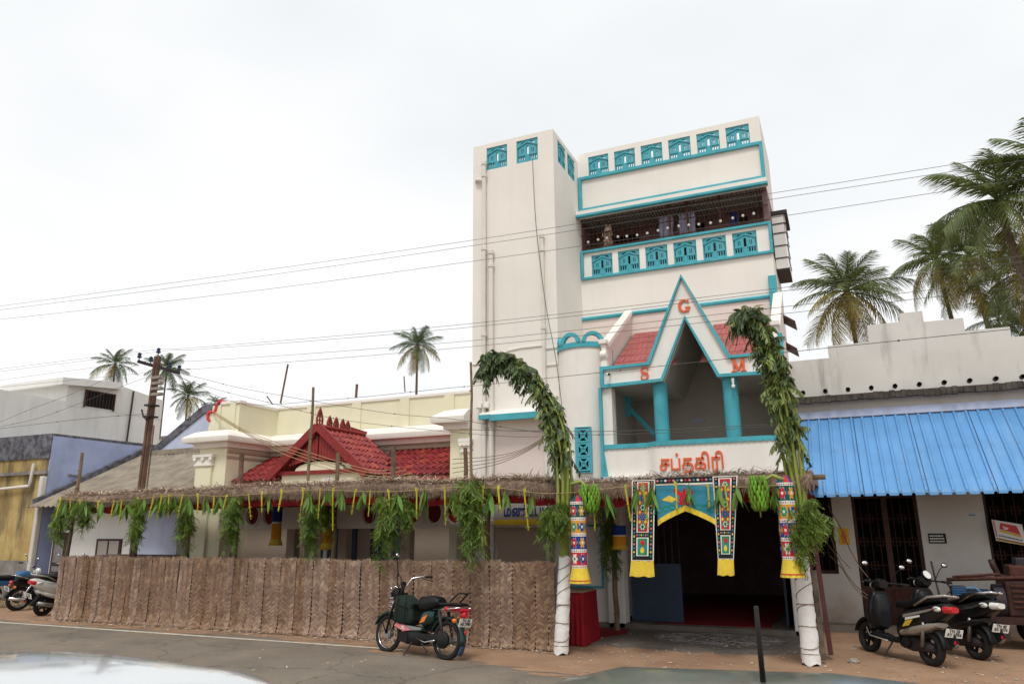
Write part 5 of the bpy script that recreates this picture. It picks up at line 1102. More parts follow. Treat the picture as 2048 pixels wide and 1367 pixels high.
for j in range(4): rows.append([(xa + (xb - xa) * i / 40, DY - .006 + .014 * math.sin(i * 1.4) * j / 3, zbot(xa + (xb - xa) * i / 40) - .085 * j / 3) for i in range(41)])
b.sheet(rows); build(b, 'yellow_hem', 'cloth_yellow', V_, smooth='all')
# ------------------------------------------------------------------ table, planks, small things by the entrance
TB = thing('draped_table', 'table draped with dark red cloth behind the left white post', 'table', (-4.4, 12.95, 0))
per = []
x0, x1, y0, y1 = -4.75, -4.27, 12.66, 13.4
for i in range(40): per.append((x0 + (x1 - x0) * i / 40, y0))
for i in range(40): per.append((x1, y0 + (y1 - y0) * i / 40))
for i in range(40): per.append((x1 - (x1 - x0) * i / 40, y1))
for i in range(40): per.append((x0, y1 - (y1 - y0) * i / 40))
cx_, cy2 = (x0 + x1) / 2, (y0 + y1) / 2; rows = []
for t, z in ((0, .86), (.02, .85), (.06, .8), (.3, .55), (.7, .25), (1, .012)):
    rows.append([(cx_ + (p[0] - cx_) * (1 + .12 * t + .05 * t * math.sin(i * .9)), cy2 + (p[1] - cy2) * (1 + .1 * t + .05 * t * math.sin(i * .9 + 1)), z) for i, p in enumerate(per)] )
for r_ in rows: r_.append(r_[0])
b = MB(); b.sheet(rows); b.add(rows[0][:-1], [tuple(range(160))]); build(b, 'cloth', 'red_cloth', TB, smooth=50)
b = MB(); b.box(-4.78, -4.26, 12.64, 13.3, .861, .885); build(b, 'top_mat', 'thatch', TB)
def lean(px0, py0, px1, py1, Y0_, Y1_, w_, h_, m, name, lab, cat):
    a = at(px0, py0, Y0_); c = at(px1, py1, Y1_); c.z = max(c.z, .02); return tag(build(MB().bar(a, c, w_, h_, (0, 1, 0)), name, m), lab, cat)
lean(1628, 1075, 1662, 1308, 13.4, 12.75, .07, .04, 'dark_red_wood', 'red_plank', 'dark red painted plank leaning behind the right white post', 'plank')
lean(1615, 1075, 1640, 1310, 13.3, 12.55, .06, .05, 'dark_red_wood', 'red_plank', 'narrow maroon plank closest behind the right white post', 'plank')
lean(1628, 1140, 1647, 1318, 12.7, 12.35, .07, .06, 'bark', 'wooden_stake', 'rough brown stake leaning against the right white post', 'stake')
for k_, (p0, p1) in enumerate((((1655, 1010), (1745, 1165)), ((1650, 1080), (1735, 1190)), ((1660, 1110), (1750, 1205)), ((1640, 1035), (1700, 1135)))):
    a = at(*p0, 15.6); c = at(*p1, 14.9); m_ = (a + c) / 2 + Vector((0, 0, -.12)); tag(build(MB().tube([a, a.lerp(m_, .5) + Vector((.02, 0, .03)), m_, m_.lerp(c, .5) + Vector((-.02, 0, -.02)), c], .009, 5), 'dry_stick', 'twig'), ('highest', 'second', 'lowest', 'shortest')[k_] + ' of the thin dry sticks leaning on the shop window sill', 'stick', 'dry sticks by the shop window')
# ------------------------------------------------------------------ palms
def frond_mesh(v, m, L=3.3, rise=.9, droop=2.0, nl=34):
    b = MB(); P = []
    for i in range(13): t = i / 12; P.append(Vector((L * (t - .12 * t * t), .12 * math.sin(v * 2 + t * 2) * t, rise * t - droop * t * t * .75)))
    b.tube(P, [.045 * (1 - .85 * i / 12) for i in range(13)], 4, cap=False)
    for i in range(nl):
        t = .14 + .86 * i / (nl - 1); f = t * 12; k_ = min(int(f), 11); p = P[k_].lerp(P[k_ + 1], f - k_); d = (P[k_ + 1] - P[k_]).normalized(); l = (.95 * math.sin(math.pi * (.12 + .80 * t)) + .12) * U(.85, 1.1)
        for s in (-1, 1):
            sd_ = Vector((0, s, 0)); e = (sd_ * .85 + d * (.55 + .5 * t) + Vector((0, 0, U(-.25, .1)))).normalized(); w_ = d * .034; q1 = p + e * l * .5 + Vector((0, 0, -.1 * l)); q2 = p + e * l + Vector((0, 0, -U(.35, .7) * l))
            b.add([p - w_, p + w_, q1 + w_ * .9, q1 - w_ * .9, q2], [(0, 1, 2, 3), (3, 2, 4)])
    return b.mesh('frond', m, smooth='all')
FR = {k: [frond_mesh(v, k, 3.2 + .25 * v, .9 - .2 * v, 1.5 + .5 * v) for v in range(3)] for k in ('palm_leaf', 'palm_yellow', 'palm_far')}
NUT = MB().ball((0, 0, 0), .13, 7, 5).mesh('coconut', 'palm_yellow', smooth='all')
def palm(px, py, Y, lab, s=1.0, n=24, m='palm_leaf', lean=(0, 0), yellow=.2, seed=0, r=.17, wind=0):
    random.seed(seed + 100); c = at(px, py, Y); T_ = thing('coconut_palm', lab, 'palm tree', (c.x + lean[0], Y + lean[1], 0), 'coconut palms behind the buildings', local=True); base = Vector(T_.location)
    b = MB(); path = []; rr = []
    for i in range(15): t = i / 14; path.append(Vector((-lean[0] * t ** 1.6, -lean[1] * t ** 1.6, (c.z - .1) * t))); rr.append(r * s * (1.35 - .75 * t ** .5) + .012 * (i % 2))
    b.tube(path, rr, 9); build(b, 'trunk', 'bark', T_, smooth='all'); top = c - base
    for i in range(n):
        t = i / (n - 1); el = R(78 - 128 * t ** .85 + U(-8, 8)); az = i * 2.399 + U(-.25, .25)
        me = FR['palm_yellow' if (t > .62 and U(0, 1) < yellow * 2) else m][0 if t < .35 else (1 if t < .7 else 2)]
        rot = (Matrix.Rotation(az, 3, 'Z') @ Matrix.Rotation(-el, 3, 'Y') @ Matrix.Rotation(U(-.5, .5), 3, 'X'))
        if wind: rot = Matrix.Rotation(wind * U(.5, 1.2), 3, 'Y') @ rot
        o = inst('frond', me, T_, top, rot.to_euler(), s * U(.85, 1.1) * (.75 if t < .12 else 1))
    for i in range(6): a = U(0, 6.28); inst('coconut', NUT, T_, top + Vector((math.cos(a) * .3 * s, math.sin(a) * .3 * s, -.25 * s - U(0, .2))), (0, 0, 0), s * U(.8, 1.1))
palm(1693, 583, 44, 'bushy coconut palm just right of the white hall', .98, 32, lean=(.5, 0), yellow=.35, seed=1)
palm(1994, 400, 33, 'large coconut palm with orange trunk at the right edge', .86, 30, lean=(1.2, 0), yellow=.1, seed=2, r=.24, wind=.15)
palm(2112, 335, 33, 'tallest coconut palm, cut by the upper right edge', .9, 28, lean=(.8, 0), seed=3, r=.24)
palm(1872, 520, 42, 'left palm of the pair above the stepped wall', .85, 22, lean=(.9, 0), yellow=.35, seed=4, wind=-.1)
palm(1938, 512, 40, 'right palm of the pair above the stepped wall', .9, 24, lean=(.8, 0), yellow=.3, seed=5)
palm(2040, 545, 38, 'low palm behind the right end of the stepped wall', .85, 22, lean=(.8, 0), yellow=.25, seed=6)
palm(1998, 640, 46, 'short dark palm peeping over the stepped wall', .7, 16, seed=7, m='palm_far', yellow=0)
palm(2050, 655, 44, 'low dark palm at the right edge above the stepped wall', .8, 18, seed=8, m='palm_far', yellow=0)
palm(835, 690, 74, 'lone coconut palm above the cream house parapet', .98, 24, m='palm_far', yellow=.3, seed=9, r=.2)
palm(230, 728, 66, 'wind blown palm above the white rear house', .98, 20, m='palm_far', lean=(1.0, 0), seed=10, yellow=.1)
palm(334, 735, 58, 'palm standing right behind the utility pole', .78, 22, m='palm_far', seed=11, yellow=.1)
palm(376, 792, 60, 'small palm between utility pole and cream house', .8, 20, m='palm_far', seed=12, yellow=.3)
palm(430, 806, 78, 'tiny distant palm top beside the red scroll', .55, 14, m='palm_far', seed=13, yellow=0)
random.seed(21)
# ------------------------------------------------------------------ utility pole
PY_ = 12.62; pb = at(283, 975, PY_); pt = at(316, 712, PY_)
UP = thing('utility_pole', 'rusty brown utility pole with cross arms and insulators rising through the canopy', 'utility pole', (pb.x, PY_, 0))
dx = (pt.x - pb.x) / (pt.z - pb.z); foot = Vector((pb.x - dx * pb.z, PY_, 0))
b = MB(); b.obox((foot + pt) / 2, Matrix.Rotation(math.atan(dx), 3, 'Y'), .066, .055, pt.z / 2); b.obox((foot + pt) / 2 + Vector((.0, -.065, 0)), Matrix.Rotation(math.atan(dx), 3, 'Y'), .03, .03, pt.z / 2 - .02); build(b, 'shaft', 'grey_pole', UP, bevel=.01)
a1 = at(275, 722, 12.3); a2 = at(360, 746, 13.0); build(MB().bar(a1, a2, .07, .07), 'cross_arm', 'dark_iron', UP)
def insul(p, h=.16):
    b = MB(); b.lathe([(.012, -.06), (.012, .02), (.05, .02), (.055, .06), (.03, .08), (.045, .1), (.045, .13), (.0, h)], p, 10); build(b, 'insulator', 'motor_blue', UP, smooth=50)
for p in (a1 + Vector((.05, 0, .06)), a1.lerp(a2, .3) + Vector((0, 0, .06)), pt + Vector((0, 0, .06)), a1.lerp(a2, .75) + Vector((0, 0, .06)), a2 + Vector((-.04, 0, .06))): insul(p)
for i in range(4): p = at(312, 757 + i * 11, 12.55); build(MB().box(p.x - .02, p.x + .28, p.y - .14, p.y - .02, p.z - .03, p.z + .035), 'fuse_block', 'stone_grey', UP)
for z_ in (.80, .755): c = foot.lerp(pt, z_); build(MB().obox(c, Matrix.Rotation(math.atan(dx), 3, 'Y'), .125, .12, .02), 'clamp', 'dark_iron', UP)
c = at(300, 830, 12.5); build(MB().tube([c, c + Vector((-.12, 0, -.09)), c + Vector((-.22, 0, -.02)), c + Vector((-.3, 0, .16))], .02, 7), 'cable_hook', 'dark_iron', UP, smooth=50)
c0 = at(308, 850, 12.56); c1 = at(292, 990, 12.56); build(MB().tube([c0, c1], .018, 6), 'conduit', 'bark', UP)
# ------------------------------------------------------------------ wires
def wire(pts, lab, r=.004, m='wire_black', clips=(), group='overhead wires', cat='wire', name='overhead_wire'):
    P = [at(*p) for p in pts]; Q = []
    for i in range(len(P) - 1):
        p0, p1, p2, p3 = P[max(i - 1, 0)], P[i], P[i + 1], P[min(i + 2, len(P) - 1)]
        for k_ in range(6): t = k_ / 6; Q.append(.5 * ((2 * p1) + (p2 - p0) * t + (2 * p0 - 5 * p1 + 4 * p2 - p3) * t * t + (3 * p1 - p0 - 3 * p2 + p3) * t ** 3))
    Q.append(P[-1]); b = MB(); b.tube(Q, r, 5)
    for i in clips: b.ball(Q[min(i, len(Q) - 1)], r * 3.2, 6, 4)
    return tag(build(b, name, m), lab, cat, group)
A_, B_ = 11.0, 12.6
wire([(-60, 620, A_), (470, 548, A_), (947, 480, A_), (1300, 424, A_), (1560, 384, A_), (2100, 298, A_)], 'topmost of three upper wires crossing the sky')
wire([(-60, 627, A_), (470, 559, A_), (947, 491, A_), (1300, 437, A_), (1560, 396, A_), (2100, 313, A_)], 'second of three upper wires crossing the sky')
wire([(-60, 645, A_), (470, 586, A_), (947, 522, A_), (1300, 472, A_), (1560, 433, A_), (2100, 350, A_)], 'lowest of three upper wires crossing the sky')
wire([(-60, 745, B_), (285, 702, B_), (400, 694, 12.4), (920, 649, 11.5), (1640, 566, 11), (2100, 504, 11)], 'highest wire running right from the utility pole top')
wire([(-60, 750, B_), (316, 703, B_), (400, 698, 12.4), (920, 656, 11.5), (1640, 573, 11), (2100, 516, 11)], 'second wire from the utility pole top, close below the highest')
wire([(-60, 768, B_), (290, 722, B_), (400, 721, 12.4), (920, 683, 11.5), (1640, 605, 11), (2100, 550, 11)], 'third wire running right from the utility pole')
wire([(-60, 780, B_), (345, 740, 12.8), (400, 737, 12.5), (920, 695, 11.5), (1640, 619, 11), (2100, 566, 11)], 'lowest wire of the four from the utility pole')
wire([(345, 745, 13), (480, 806, 15.2), (660, 799, 15.2), (893, 776, 14.5), (980, 768, 13.5), (1300, 734, 12.5), (1640, 697, 12), (2100, 650, 12)], 'black clipped cable sagging along the cream parapet and across the portico', .0055, clips=(9, 13, 16, 20, 24, 29, 33, 38))
wire([(345, 748, 13), (414, 773, 13), (560, 810, 13.5), (697, 841, 13.5), (980, 870, 13.5), (1100, 872, 13)], 'clipped cable falling from the pole across the tiled gable', .005, clips=(5, 8, 11, 14, 17, 20, 23))
wire([(345, 742, 13), (414, 759, 13), (499, 779, 13), (757, 823, 13.2), (910, 838, 13.2), (1100, 866, 13), (1300, 866, 13.2), (1540, 852, 13.5)], 'clipped cable falling from the pole to the turret', .005, clips=(9, 15, 19, 27, 33))
wire([(920, 858, 13.4), (1100, 862, 13), (1300, 860, 13.2), (1540, 848, 13.5)], 'thin wire across the portico columns', .006)
wire([(-40, 862, 13), (46, 851, 13), (190, 835, 12.8), (312, 826, 12.6)], 'slack cable from the left edge to the middle of the pole', .0055, clips=(3, 9, 14))
wire([(-40, 858, 13), (0, 843, 13), (64, 817, 13), (154, 783, 13), (275, 728, 12.7)], 'steep cable from the lower left to the pole cross arm', .005, clips=(5, 11))
wire([(-40, 864, 13), (0, 853, 13), (92, 831, 13), (250, 770, 12.8), (300, 752, 12.6)], 'second steep cable below it to the pole fuse blocks', .005, clips=(8, 13))
wire([(1065, 318, 15.38), (1072, 450, 15.38), (1090, 600, 15.3), (1112, 720, 14.9), (1128, 850, 13)], 'thin black cable hanging down the tower front', .008)
for i, (y0_, y1_, y2_) in enumerate(((822, 895, 938), (824, 902, 944), (826, 908, 950), (828, 916, 955))):
    wire([(427, y0_, 15.6), (500 + i * 6, y0_ + 42 + i * 4, 15), (590, y1_, 14.3), (735, y2_, 13.2), (800 + i * 12, y2_ - 4, 13)], ('uppermost', 'second', 'third', 'lowest')[i] + ' tan rope running from the red scroll down to the canopy', .008, 'tan_rope', group='tan ropes over the tiled porch', cat='rope', name='tan_rope')
for i in range(4):
    wire([(905, 918 + i * 9, 13), (985, 912 + i * 6, 13.4), (1040, 900 + i * 3, 13.4), (1086, 876 + i * 2, 13)], ('uppermost', 'second', 'third', 'lowest')[i] + ' brown rope drawn across the lower tower wall', .007, 'rope', group='brown ropes on the tower', cat='rope', name='brown_rope')
# thin roof poles over the cream house
def stick(px0, py0, px1, py1, Y, r, lab): a = at(px0, py0, Y); c = at(px1, py1, Y); tag(build(MB().tube([a, c], r, 6), 'roof_rod', 'grey_pole'), lab, 'rod')
stick(561, 806, 576, 728, 18.5, .03, 'tilted thin rod on the cream house roof'); stick(712, 795, 714, 768, 18.5, .04, 'short stub rod on the cream house roof'); stick(545, 808, 534, 792, 18.5, .02, 'small slanted rod on the cream house roof left end'); stick(810, 783, 808, 752, 20, .02, 'thin short rod beside the lone palm')
# ------------------------------------------------------------------ vehicle helpers (x forward, z up, local)
RY90 = Matrix.Rotation(R(90), 3, 'X')
def loft(secs, n=18, e=.7, cap=True):
    """hull through cross-sections (x, half width, z low, z high[, y offset])"""
    mb = MB(); rows = []
    for s in secs:
        x, hw, z0, z1 = s[:4]; yo = s[4] if len(s) > 4 else 0; zc = (z0 + z1) / 2; hh = (z1 - z0) / 2; row = []
        for k_ in range(n):
            a = 2 * math.pi * k_ / n; c, q = math.cos(a), math.sin(a)
            row.append((x, yo + hw * math.copysign(abs(c) ** e, c), zc + hh * math.copysign(abs(q) ** e, q)))
        rows.append(row + [row[0]])
    mb.sheet(rows)
    if cap:
        for r_ in (rows[0], rows[-1]): mb.add(r_[:-1], [tuple(range(n))])
    return mb
def torus(mb, c, Rr, r, n=28, m=10):
    prof = [(Rr + r * math.cos(2 * math.pi * i / m), r * 1.05 * math.sin(2 * math.pi * i / m)) for i in range(m + 1)]; return mb.lathe(prof, c, n, RY90)
def wheel(T, x, rad, w, spoked, name='wheel', y=0):
    b = MB(); torus(b, (x, y, rad), rad - w, w); ty = build(b, name, 'rubber', T, smooth='all')
    b = MB(); ri = rad - 1.9 * w
    b.lathe([(ri + .012, -w * .6), (ri, -w * .5), (ri - .006, 0), (ri, w * .5), (ri + .012, w * .6)], (x, y, rad), 28, RY90); build(b, 'rim', 'chrome' if spoked else 'black_plastic', ty, smooth='all')
    b = MB(); b.lathe([(0, -.05), (.05, -.05), (.05, .05), (0, .05)], (x, y, rad), 14, RY90)
    if spoked:
        for i in range(18): a = i * 2 * math.pi / 18; a2 = a + .35 * (-1) ** i; b.bar((x + .045 * math.cos(a), y + (.03 if i % 2 else -.03), rad + .045 * math.sin(a)), (x + ri * math.cos(a2), y, rad + ri * math.sin(a2)), .004)
    else:
        for i in range(5): a = i * 2 * math.pi / 5; b.bar((x + .04 * math.cos(a), y, rad + .04 * math.sin(a)), (x + ri * math.cos(a), y, rad + ri * math.sin(a)), .035, .025, (0, 1, 0))
    build(b, 'spokes', 'steel' if spoked else 'black_plastic', ty); return ty
def fender(T, x, rad, r, w, a0, a1, m, name='mudguard'):
    b = MB(); rows = []
    for i in range(15):
        a = R(a0 + (a1 - a0) * i / 14); rows.append([(x + (r - d) * math.cos(a), yy, rad + (r - d) * math.sin(a)) for yy, d in ((-w, .035), (-w * .8, .008), (0, 0), (w * .8, .008), (w, .035))])
    b.sheet(rows); o = build(b, name, m, T, smooth='all'); s = o.modifiers.new('t', 'SOLIDIFY'); s.thickness = .006; return o
def plate(T, x, z, y, tilt, txt, rz=180, sz=(.13, .055)):
    M_ = Matrix.Rotation(R(tilt), 3, 'Y'); b = MB(); b.obox((x, y, z), M_, .004, sz[0], sz[1]); p = build(b, 'number_plate', 'plate_white', T)
    for j, line in enumerate(txt):
        o = text_obj(line, 'plate_text', 'ink', p, (0, 0, 0), .062, .001, .001)
        o.location = Vector((x, y, z)) + M_ @ Vector((-.0062, 0, .012 - j * .048)); o.rotation_euler = (M_ @ Matrix.Rotation(R(-90), 3, 'Z') @ Matrix.Rotation(R(90), 3, 'X')).to_euler()
def mirror(T, p0, p1, r=.05, flat=(1, .35, 1.1)):
    b = MB(); b.tube([p0, Vector(p0).lerp(Vector(p1), .6) + Vector((.02, 0, .02)), p1], .006, 6); b.ball(p1, r, 12, 8, (.35, 1, .62)); m_ = build(b, 'mirror', 'black_plastic', T, smooth='all')
    build(MB().ball(Vector(p1) + Vector((-.008, 0, 0)), r * .92, 12, 8, (.33, .95, .58)), 'mirror_glass', 'mirror_glass', m_, smooth='all')
def place(T, c, heading, lean=0): T.location = c; T.rotation_euler = (Matrix.Rotation(heading, 3, 'Z') @ Matrix.Rotation(lean, 3, 'X')).to_euler()

# ------------------------------------------------------------------ the moped
T = thing('moped', 'dark green moped with tall handlebar and side bag parked by the mat fence', 'moped', local=True)
wheel(T, .62, .275, .036, True, 'front_wheel'); wheel(T, -.62, .275, .038, True, 'rear_wheel')
fender(T, .62, .275, .325, .055, 20, 150, 'moped_green'); fender(T, -.62, .275, .33, .06, 15, 190, 'moped_green'); fender(T, -.62, .275, .335, .045, 190, 214, 'motor_blue', 'mud_flap')
for s in (-1, 1):
    build(MB().tube([(.62, s * .065, .275), (.54, s * .07, .6), (.46, s * .06, .82)], [.016, .02, .022], 8), 'fork', 'black_plastic', T, smooth='all')
    build(MB().tube([(.62, s * .06, .275), (.72, s * .075, .45), (.6, s * .075, .62)], .008, 6), 'fork_stay', 'black_plastic', T, smooth='all')
build(MB().lathe([(.0, -.045), (.075, -.04), (.075, .04), (0, .045)], (.62, 0, .275), 16, RY90), 'drum_brake', 'steel', T)
build(loft([(.44, .07, .76, .94), (.5, .085, .75, .95), (.56, .08, .77, .94), (.6, .07, .79, .92)]), 'headlamp_shell', 'black_plastic', T, smooth='all')
build(MB().ball((.6, 0, .855), .075, 14, 8, (.45, 1, 1)), 'headlamp', 'lamp_glass', T, smooth='all')
for dz, dy in ((.78, .09), (.72, .08), (.66, .07)): build(MB().tube([(.5, -dy, dz + .02), (.66, -dy * .8, dz), (.69, 0, dz - .005), (.66, dy * .8, dz), (.5, dy, dz + .02)], .008, 6), 'crash_guard', 'chrome', T, smooth='all')
build(MB().tube([(.56, -.09, .92), (.66, -.07, .97), (.69, 0, .93), (.66, .07, .97), (.56, .09, .92)], .009, 6), 'crash_guard', 'chrome', T, smooth='all')
build(MB().tube([(.5, 0, .7), (.40, 0, 1.0)], .03, 10), 'steering_column', 'black_plastic', T, smooth='all')
build(MB().tube([(.2, -.34, 1.14), (.28, -.26, 1.14), (.36, -.12, 1.1), (.40, -.05, .98), (.40, .05, .98), (.36, .12, 1.1), (.28, .26, 1.14), (.2, .34, 1.14)], .012, 8), 'handlebar', 'chrome', T, smooth='all')
for s in (-1, 1):
    build(MB().tube([(.25, s * .29, 1.14), (.16, s * .38, 1.145)], .018, 8), 'grip', 'rubber', T, smooth='all')
    build(MB().tube([(.3, s * .25, 1.125), (.22, s * .36, 1.09), (.16, s * .4, 1.08)], .006, 5), 'brake_lever', 'black_plastic', T, smooth='all')
    build(MB().ball((.48, s * .15, .86), .032, 8, 6), 'indicator', 'black_plastic', T, smooth='all')
mirror(T, (.34, .2, 1.12), (.30, .3, 1.42), .055); build(MB().lathe([(0, -.02), (.045, -.02), (.05, .02), (0, .03)], (.42, 0, 1.02), 14), 'speedometer', 'black_plastic', T, smooth=40)
for i in range(5): build(MB().tube([(.42, .06 * (-1) ** i, 1.0), (.52, .05 * (-1) ** i, .95 - .02 * i), (.5, .03, .75)], .005, 5), 'cable', 'rubber', T, smooth='all')
build(loft([(.46, .09, .50, .72), (.40, .15, .44, .84), (.28, .17, .42, .86), (.16, .16, .42, .80), (.06, .15, .44, .74), (.02, .12, .5, .70)], 16, .45), 'canvas_bag', 'canvas_green', T, smooth=40)
build(loft([(.27, .178, .55, .79), (.1, .168, .52, .72)], 12, .4), 'bag_pocket', 'canvas_green', T, smooth=40); build(MB().box(.0, .06, -.16, .16, .69, .73), 'bag_flap', 'black_vinyl', T)
for xx in (.14, .32): build(MB().tube([(xx, .178, .46), (xx, .182, .62), (xx - .01, .176, .83)], .008, 5), 'bag_strap', 'black_vinyl', T)
build(MB().tube([(.3, .18, .7), (.2, .183, .69), (.08, .17, .66)], .006, 5), 'bag_seam', 'black_vinyl', T)
build(MB().tube([(.47, 0, .74), (.42, 0, .5), (.3, 0, .4), (0, 0, .38), (-.25, 0, .42), (-.42, 0, .62)], .032, 8), 'frame_tube', 'black_plastic', T, smooth='all')
build(loft([(.40, .05, .40, .47), (.30, .1, .36, .44), (-.05, .11, .33, .42), (-.2, .1, .36, .43)], 12, .5), 'step_panel', 'moped_green', T, smooth=40)
build(MB().prism([(.4, .40), (.2, .34), (.05, .36), (.16, .425), (.36, .45)], .112, .116, 'xz'), 'decal', 'cloth_pink', T); build(MB().prism([(.05, .36), (-.18, .38), (-.18, .41), (.14, .425)], .112, .116, 'xz'), 'decal', 'steel', T)
text_obj('XL', 'decal_text', 'plate_white', T, (.2, .1185, .365), .07, .001, .002, (R(90), 0, R(180)))
build(loft([(.24, .08, .2, .34), (.15, .11, .16, .37), (-.1, .11, .15, .37), (-.2, .09, .2, .34)], 14, .5), 'engine', 'black_plastic', T, smooth=40)
for i in range(6): build(MB().box(.1 + i * .028, .112 + i * .028, -.1, .125, .19, .33), 'cooling_fin', 'dark_iron', T)
build(MB().lathe([(0, 0), (.115, 0), (.115, .04), (.09, .06), (0, .065)], (-.60, .06, .275), 20, Matrix.Rotation(R(-90), 3, 'X')), 'chain_cover', 'black_plastic', T, smooth=40)
build(MB().bar((-.55, .085, .31), (-.05, .085, .27), .045, .09), 'chain_case', 'black_plastic', T, bevel=.015)
build(MB().tube([(.2, -.1, .2), (-.1, -.12, .17), (-.5, -.13, .24), (-.85, -.13, .3)], [.02, .025, .035, .03], 9), 'exhaust', 'steel', T, smooth='all')
build(MB().tube([(-.12, .13, .26), (-.3, .135, .22), (-.42, .135, .25), (-.5, .135, .26)], .01, 6), 'kick_lever', 'chrome', T, smooth='all')
build(MB().tube([(.0, .1, .2), (.04, .2, .012)], .012, 7), 'side_stand', 'dark_iron', T); build(MB().tube([(-.22, .12, .2), (-.38, .16, .1)], .013, 7), 'foot_rest', 'dark_iron', T)
for s in (-1, 1): build(MB().tube([(-.62, s * .1, .275), (-.50, s * .1, .66)], [.016, .026], 8), 'shock_absorber', 'dark_iron', T, smooth='all')
build(loft([(-.12, .1, .46, .60), (-.2, .13, .42, .66), (-.3, .12, .46, .68), (-.38, .09, .5, .66)], 14, .6), 'fuel_tank', 'moped_green', T, smooth='all'); build(MB().prism([(-.14, .47), (-.24, .5), (-.3, .6), (-.2, .56)], .125, .133, 'xz'), 'decal', 'orange_plastic', T)
build(loft([(-.06, .1, .68, .80), (-.1, .14, .63, .85), (-.28, .145, .65, .87), (-.40, .13, .70, .86), (-.45, .09, .74, .83)], 16, .6), 'seat', 'black_vinyl', T, smooth='all')
build(loft([(-.46, .1, .735, .78), (-.5, .12, .73, .785), (-.85, .11, .745, .795), (-.9, .09, .75, .79)], 12, .5), 'carrier_pad', 'black_vinyl', T, smooth='all')
for s in (-1, 1): build(MB().tube([(-.4, s * .12, .68), (-.7, s * .13, .70), (-.92, s * .11, .73)], .011, 6), 'carrier_rail', 'chrome', T, smooth='all')
build(MB().tube([(-.7, -.11, .8), (-.86, -.1, .93), (-.93, 0, .92), (-.86, .1, .93), (-.7, .11, .8)], .012, 7), 'grab_handle', 'black_plastic', T, smooth='all')
build(MB().box(-.93, -.72, -.09, .1, .675, .72), 'carrier_bag', 'cloth_red', T, bevel=.02); build(MB().ball((-.66, .12, .70), .035, 8, 6), 'reflector', 'red_plastic', T)
build(loft([(-.86, .05, .60, .68), (-.92, .06, .59, .68), (-.95, .045, .6, .67)], 12, .5), 'tail_lamp', 'red_plastic', T, smooth='all')
plate(T, -.955, .53, .02, -14, ('TN 28', 'AB 2980'))
for s in (-1, 1): build(MB().ball((-.86, s * .15, .55), .034, 8, 6, (1, 1.3, 1)), 'indicator', 'orange_plastic', T, smooth='all')
build(MB().ball((-.955, 0, .4), .03, 8, 6, (.5, 1, 1)), 'reflector', 'red_plastic', T)
place(T, (-6.50, 10.84, -.012), math.atan2(.34, -1.33), R(7)); T.scale = (1.07,) * 3

